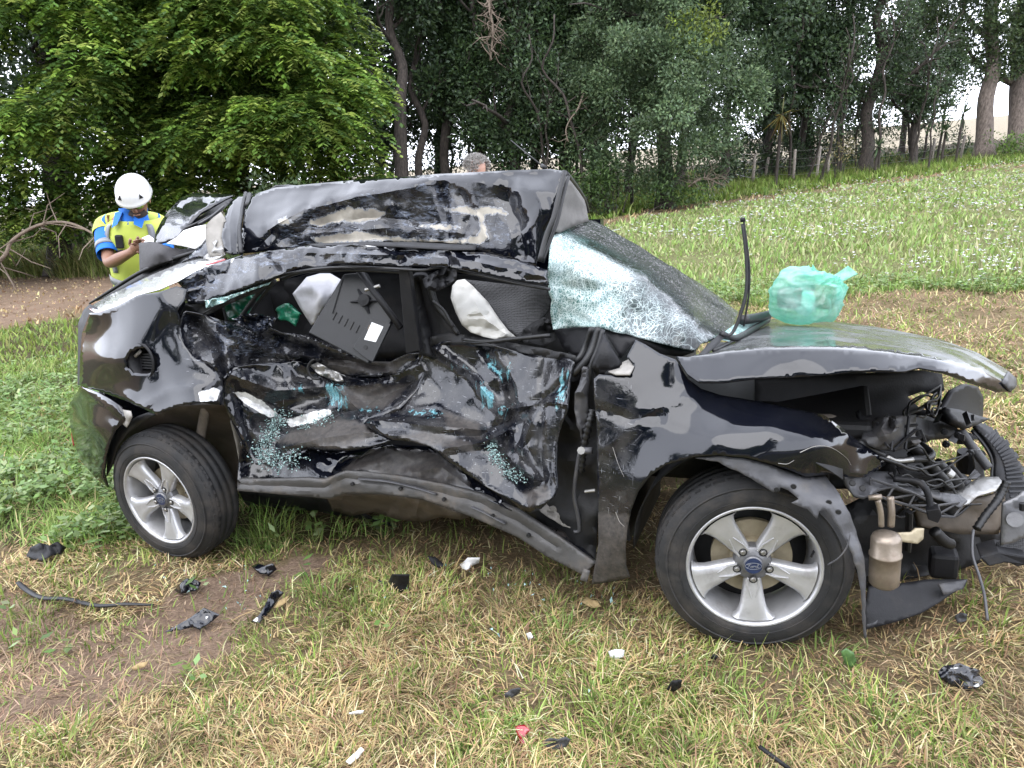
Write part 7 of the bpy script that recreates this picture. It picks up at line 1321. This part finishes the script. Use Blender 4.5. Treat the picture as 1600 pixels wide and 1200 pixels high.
# saplings, undergrowth
sap = None
for i in range(36):
    px = rs.uniform(560, 1000) if i < 22 else rs.uniform(1160, 1520); D = rs.uniform(20.5, 27) if px < 1000 else rs.uniform(26, 33); g = Q(px, 300, D); b = np.array([g[0], g[1], gz(g[0], g[1])])
    if i < 2:
        e = empty('sapling', b, 'thin bare-stemmed dark sapling among the trunks of the wood', 'sapling', 'thin saplings in the wood'); lm = [(rs.uniform(.3, .9), (rs.normal(), rs.normal(), .8), rs.uniform(.5, 1.2)) for _ in range(8)]
        mb, ends = trunkmesh(b-[0, 0, .1], b+np.array([rs.normal(0, .5), 0, 5.]), .05, .02, lm, 300+i, .12, 6); mb.build('trunk', M['bark'], e, smooth=True); V, F, C = crown_leaves(np.array(ends), 10, .3, .12, DARK, 310+i); mk('crown', V, F, M['leaf'], e, smooth=False, colors=C)
        sap = sap or e
        sap2 = e
    else: copytree(sap if i % 2 else sap2, b, rs.uniform(0, 6.28), rs.uniform(.7, 1.3))
def shrub(label, poly, D, k, per, rad, size, pal, seed, name='shrub'):
    pts = clumppts(poly, D, .5, k, seed); b = ground_under(pts.mean(0)); e = empty(name, b, label, 'shrub'); V, F, C = crown_leaves(pts, per, rad, size, pal, seed); mk('foliage', V, F, M['leaf'], e, smooth=False, colors=C)
    mb = MB()
    for q in pts[::4]: mb.tube([b+np.array([(q[0]-b[0])*.4, 0, 0]), b*.4+q*.6+np.array([0, 0, -.1]), q], [.02, .015, .008], 5, cap=False)
    mb.build('stem', M['bark'], e); return e
shrub('low green undergrowth at the foot of the grey-green tree', [(880, 270), (930, 250), (1000, 280), (1090, 275), (1100, 305), (900, 325)], 20, 34, 80, .36, .10, [(0.07, 0.13, 0.035), (0.10, 0.17, 0.045), (0.05, 0.09, 0.03)], 61)
shrub('dark undergrowth between the tall trunks behind the roof', [(590, 225), (720, 215), (850, 240), (860, 290), (700, 300), (590, 300)], 24, 46, 110, .4, .10, DARK, 62)
shrub('dark undergrowth right of the grey-green tree foot', [(1090, 225), (1180, 215), (1250, 225), (1255, 275), (1100, 292)], 29.5, 46, 110, .45, .12, DARK, 67)
shrub('dark undergrowth behind the fence posts', [(1160, 215), (1260, 190), (1340, 200), (1360, 255), (1270, 262), (1165, 270)], 32, 56, 120, .5, .12, DARK, 63)
shrub('thin green undergrowth between fence and pale trunk', [(1340, 220), (1420, 200), (1500, 190), (1520, 235), (1440, 250), (1350, 262)], 33.5, 40, 50, .42, .12, [(0.06, 0.11, 0.04), (0.045, 0.08, 0.03), (0.09, 0.14, 0.05)], 64)
shrub('bright green low bush beside the pale trunk', [(1545, 215), (1600, 205), (1680, 190), (1690, 225), (1560, 240)], 29, 26, 60, .38, .12, [(0.11, 0.20, 0.04), (0.15, 0.25, 0.05)], 65)
shrub('sparse yellowish bush beside the fence', [(1296, 232), (1330, 216), (1340, 240), (1318, 268), (1300, 262)], 26, 9, 30, .3, .09, [(0.22, 0.20, 0.08), (0.30, 0.26, 0.12)], 66)
# spiky rosettes
for i, (px, py, D, s_, lb) in enumerate([(1372, 228, 27, .55, 'spiky dark rosette plant low beside the fence end'), (1505, 178, 29, .8, 'larger spiky rosette plant left of the pale trunk'), (1478, 205, 29, .6, 'small spiky rosette plant below the larger rosette'), (1222, 178, 25.5, .9, 'drooping yellowish palm frond plant on the dark column tree')]):
    c = Q(px, py, D); b = ground_under(c); e = empty('spiky_plant', b, lb, 'plant'); mb = MB(); mb.tube([b, c], [.06, .05], 6); mb.build('stem', M['bark'], e); n = 46; rs2 = np.random.default_rng(400+i); dv = unit(rs2.normal(0, 1, (n, 3))+np.array([0, 0, .25 if i < 3 else -.9])); sv = unit(np.cross(dv, np.array([0.1, 0, 1.])))
    pal = DARK+[(0.08, 0.13, 0.05)] if i < 3 else [(0.26, 0.20, 0.05), (0.16, 0.16, 0.05)]; V, F, C = leafquads(np.repeat(c[None], n, 0), dv, sv, s_*rs2.uniform(.7, 1.1, n), .05, np.clip(pick(n, pal), .005, .8)); mk('leaves', V, F, M['leaf'], e, smooth=False, colors=C)
# dead wood: arching fallen branch (left), forked dead stick, hanging vine
def twiggy(name, label, cat, P, r, ntw, L, seed, mat='sprig'):
    rs2 = np.random.default_rng(seed); P = smooth_path(P, 6); mb = MB(); mb.tube(P, np.linspace(r, r*.4, len(P)), 6)
    for k in range(ntw):
        i = rs2.integers(1, len(P)-1); d = unit(rs2.normal(0, 1, 3)); a = P[i]; m = a+d*L*.5+rs2.normal(0, L*.1, 3); mb.tube([a, m, m+unit(d+rs2.normal(0, .5, 3))*L*.5], [r*.35, r*.25, r*.12], 4, cap=False)
    return tag(mb.build(name, M[mat], None, smooth=True, loc=P[0]), label, cat)
twiggy('fallen_branch', 'long arching dead branch lying in tall grass at the far left', 'branch', [Q(-40, 440, 15.2), Q(5, 402, 15), Q(20, 375, 15), Q(60, 352, 15), Q(105, 348, 14.9), (Q(150, 368, 14.6)), Q(185, 400, 14.4)], .045, 26, .8, 71)
twiggy('dead_stick', 'pale forked dead stick hanging in front of the dark leafy tree', 'branch', [Q(912, 146, 20), Q(903, 170, 20), Q(890, 188, 20), Q(884, 205, 20), Q(888, 222, 20)], .03, 9, .5, 72)
twiggy('hanging_vine', 'brown dry vine hanging from the top between slender trees', 'vine', [Q(756, -40, 20.8), Q(764, 10, 20.6), Q(770, 50, 20.6), Q(766, 95, 20.7)], .06, 60, .55, 73)
mbs = []; c = Q(1100, 285, 20); twiggy('dead_brush', 'tangle of dry brown brush at the foot of the grey-green tree', 'brush', [Q(1075, 292, 20), Q(1100, 278, 20), Q(1130, 290, 20.2)], .03, 40, .5, 74)
# wire fence
fb = [(1141, 276, 27, .8), (1176, 284, 26, .9), (1195, 279, 27, .7), (1239, 279, 27.5, .95), (1275, 277, 28, 1.0), (1293, 273, 28.5, .85), (1455, 252, 31, .8), (1500, 246, 31.5, .8)]
tops = []; fr = None
for i, (px, py, D, h) in enumerate(fb):
    g = GR(px, py+4)
    if fr is None: fr = empty('wire_fence', g, 'old wire fence on weathered wooden posts in front of the dark trees', 'fence')
    mb = MB(); k = .01*((i*37) % 5-2); mb.tube([g-[0, 0, .2], g+np.array([k, 0, h*.5]), g+np.array([k*3, 0, h*.9+.25])], [.062, .058, .05], 7); mb.build('post', M['post'], fr, smooth=True); tops.append(g)
for q in range(4):
    mb = MB(); mb.tube(smooth_path([g+np.array([0, -.06, .25+.27*q-(.02 if j % 2 else 0)]) for j, g in enumerate(tops)], 4), .008, 4); mb.build('wire', M['steel'], fr)
ORD = ['first', 'second', 'third', 'fourth', 'fifth', 'sixth', 'seventh', 'eighth', 'ninth', 'tenth', 'eleventh', 'twelfth', 'thirteenth', 'fourteenth', 'fifteenth', 'sixteenth', 'seventeenth', 'eighteenth', 'nineteenth', 'twentieth']+['twenty-'+k for k in ('first', 'second', 'third', 'fourth', 'fifth', 'sixth', 'seventh', 'eighth', 'ninth')]+['thirtieth']+['thirty-'+k for k in ('first', 'second', 'third', 'fourth', 'fifth', 'sixth', 'seventh', 'eighth')]
def ordinal_labels(prefix, text, group):
    os_ = [o for o in COL.objects if o.parent is None and o.name.split('.')[0] == prefix and o.get('group') == group]
    for i, o in enumerate(sorted(os_, key=lambda o: o.location.x/max(abs(o.location.y), 1))): o['label'] = text.format(ORD[i])
for e in protos: e['group'] = 'dark trees deeper in the wood'
ordinal_labels('wood_tree', 'dark tree standing deeper in the wood, {} from the left in the back row', 'dark trees deeper in the wood')
ordinal_labels('broadleaf_tree', 'unseen tree added behind the camera for the car paint to mirror, {} of its row', 'trees added behind the camera')
ordinal_labels('sapling', 'thin bare-stemmed sapling among the trunks of the wood, {} from the left', 'thin saplings in the wood')
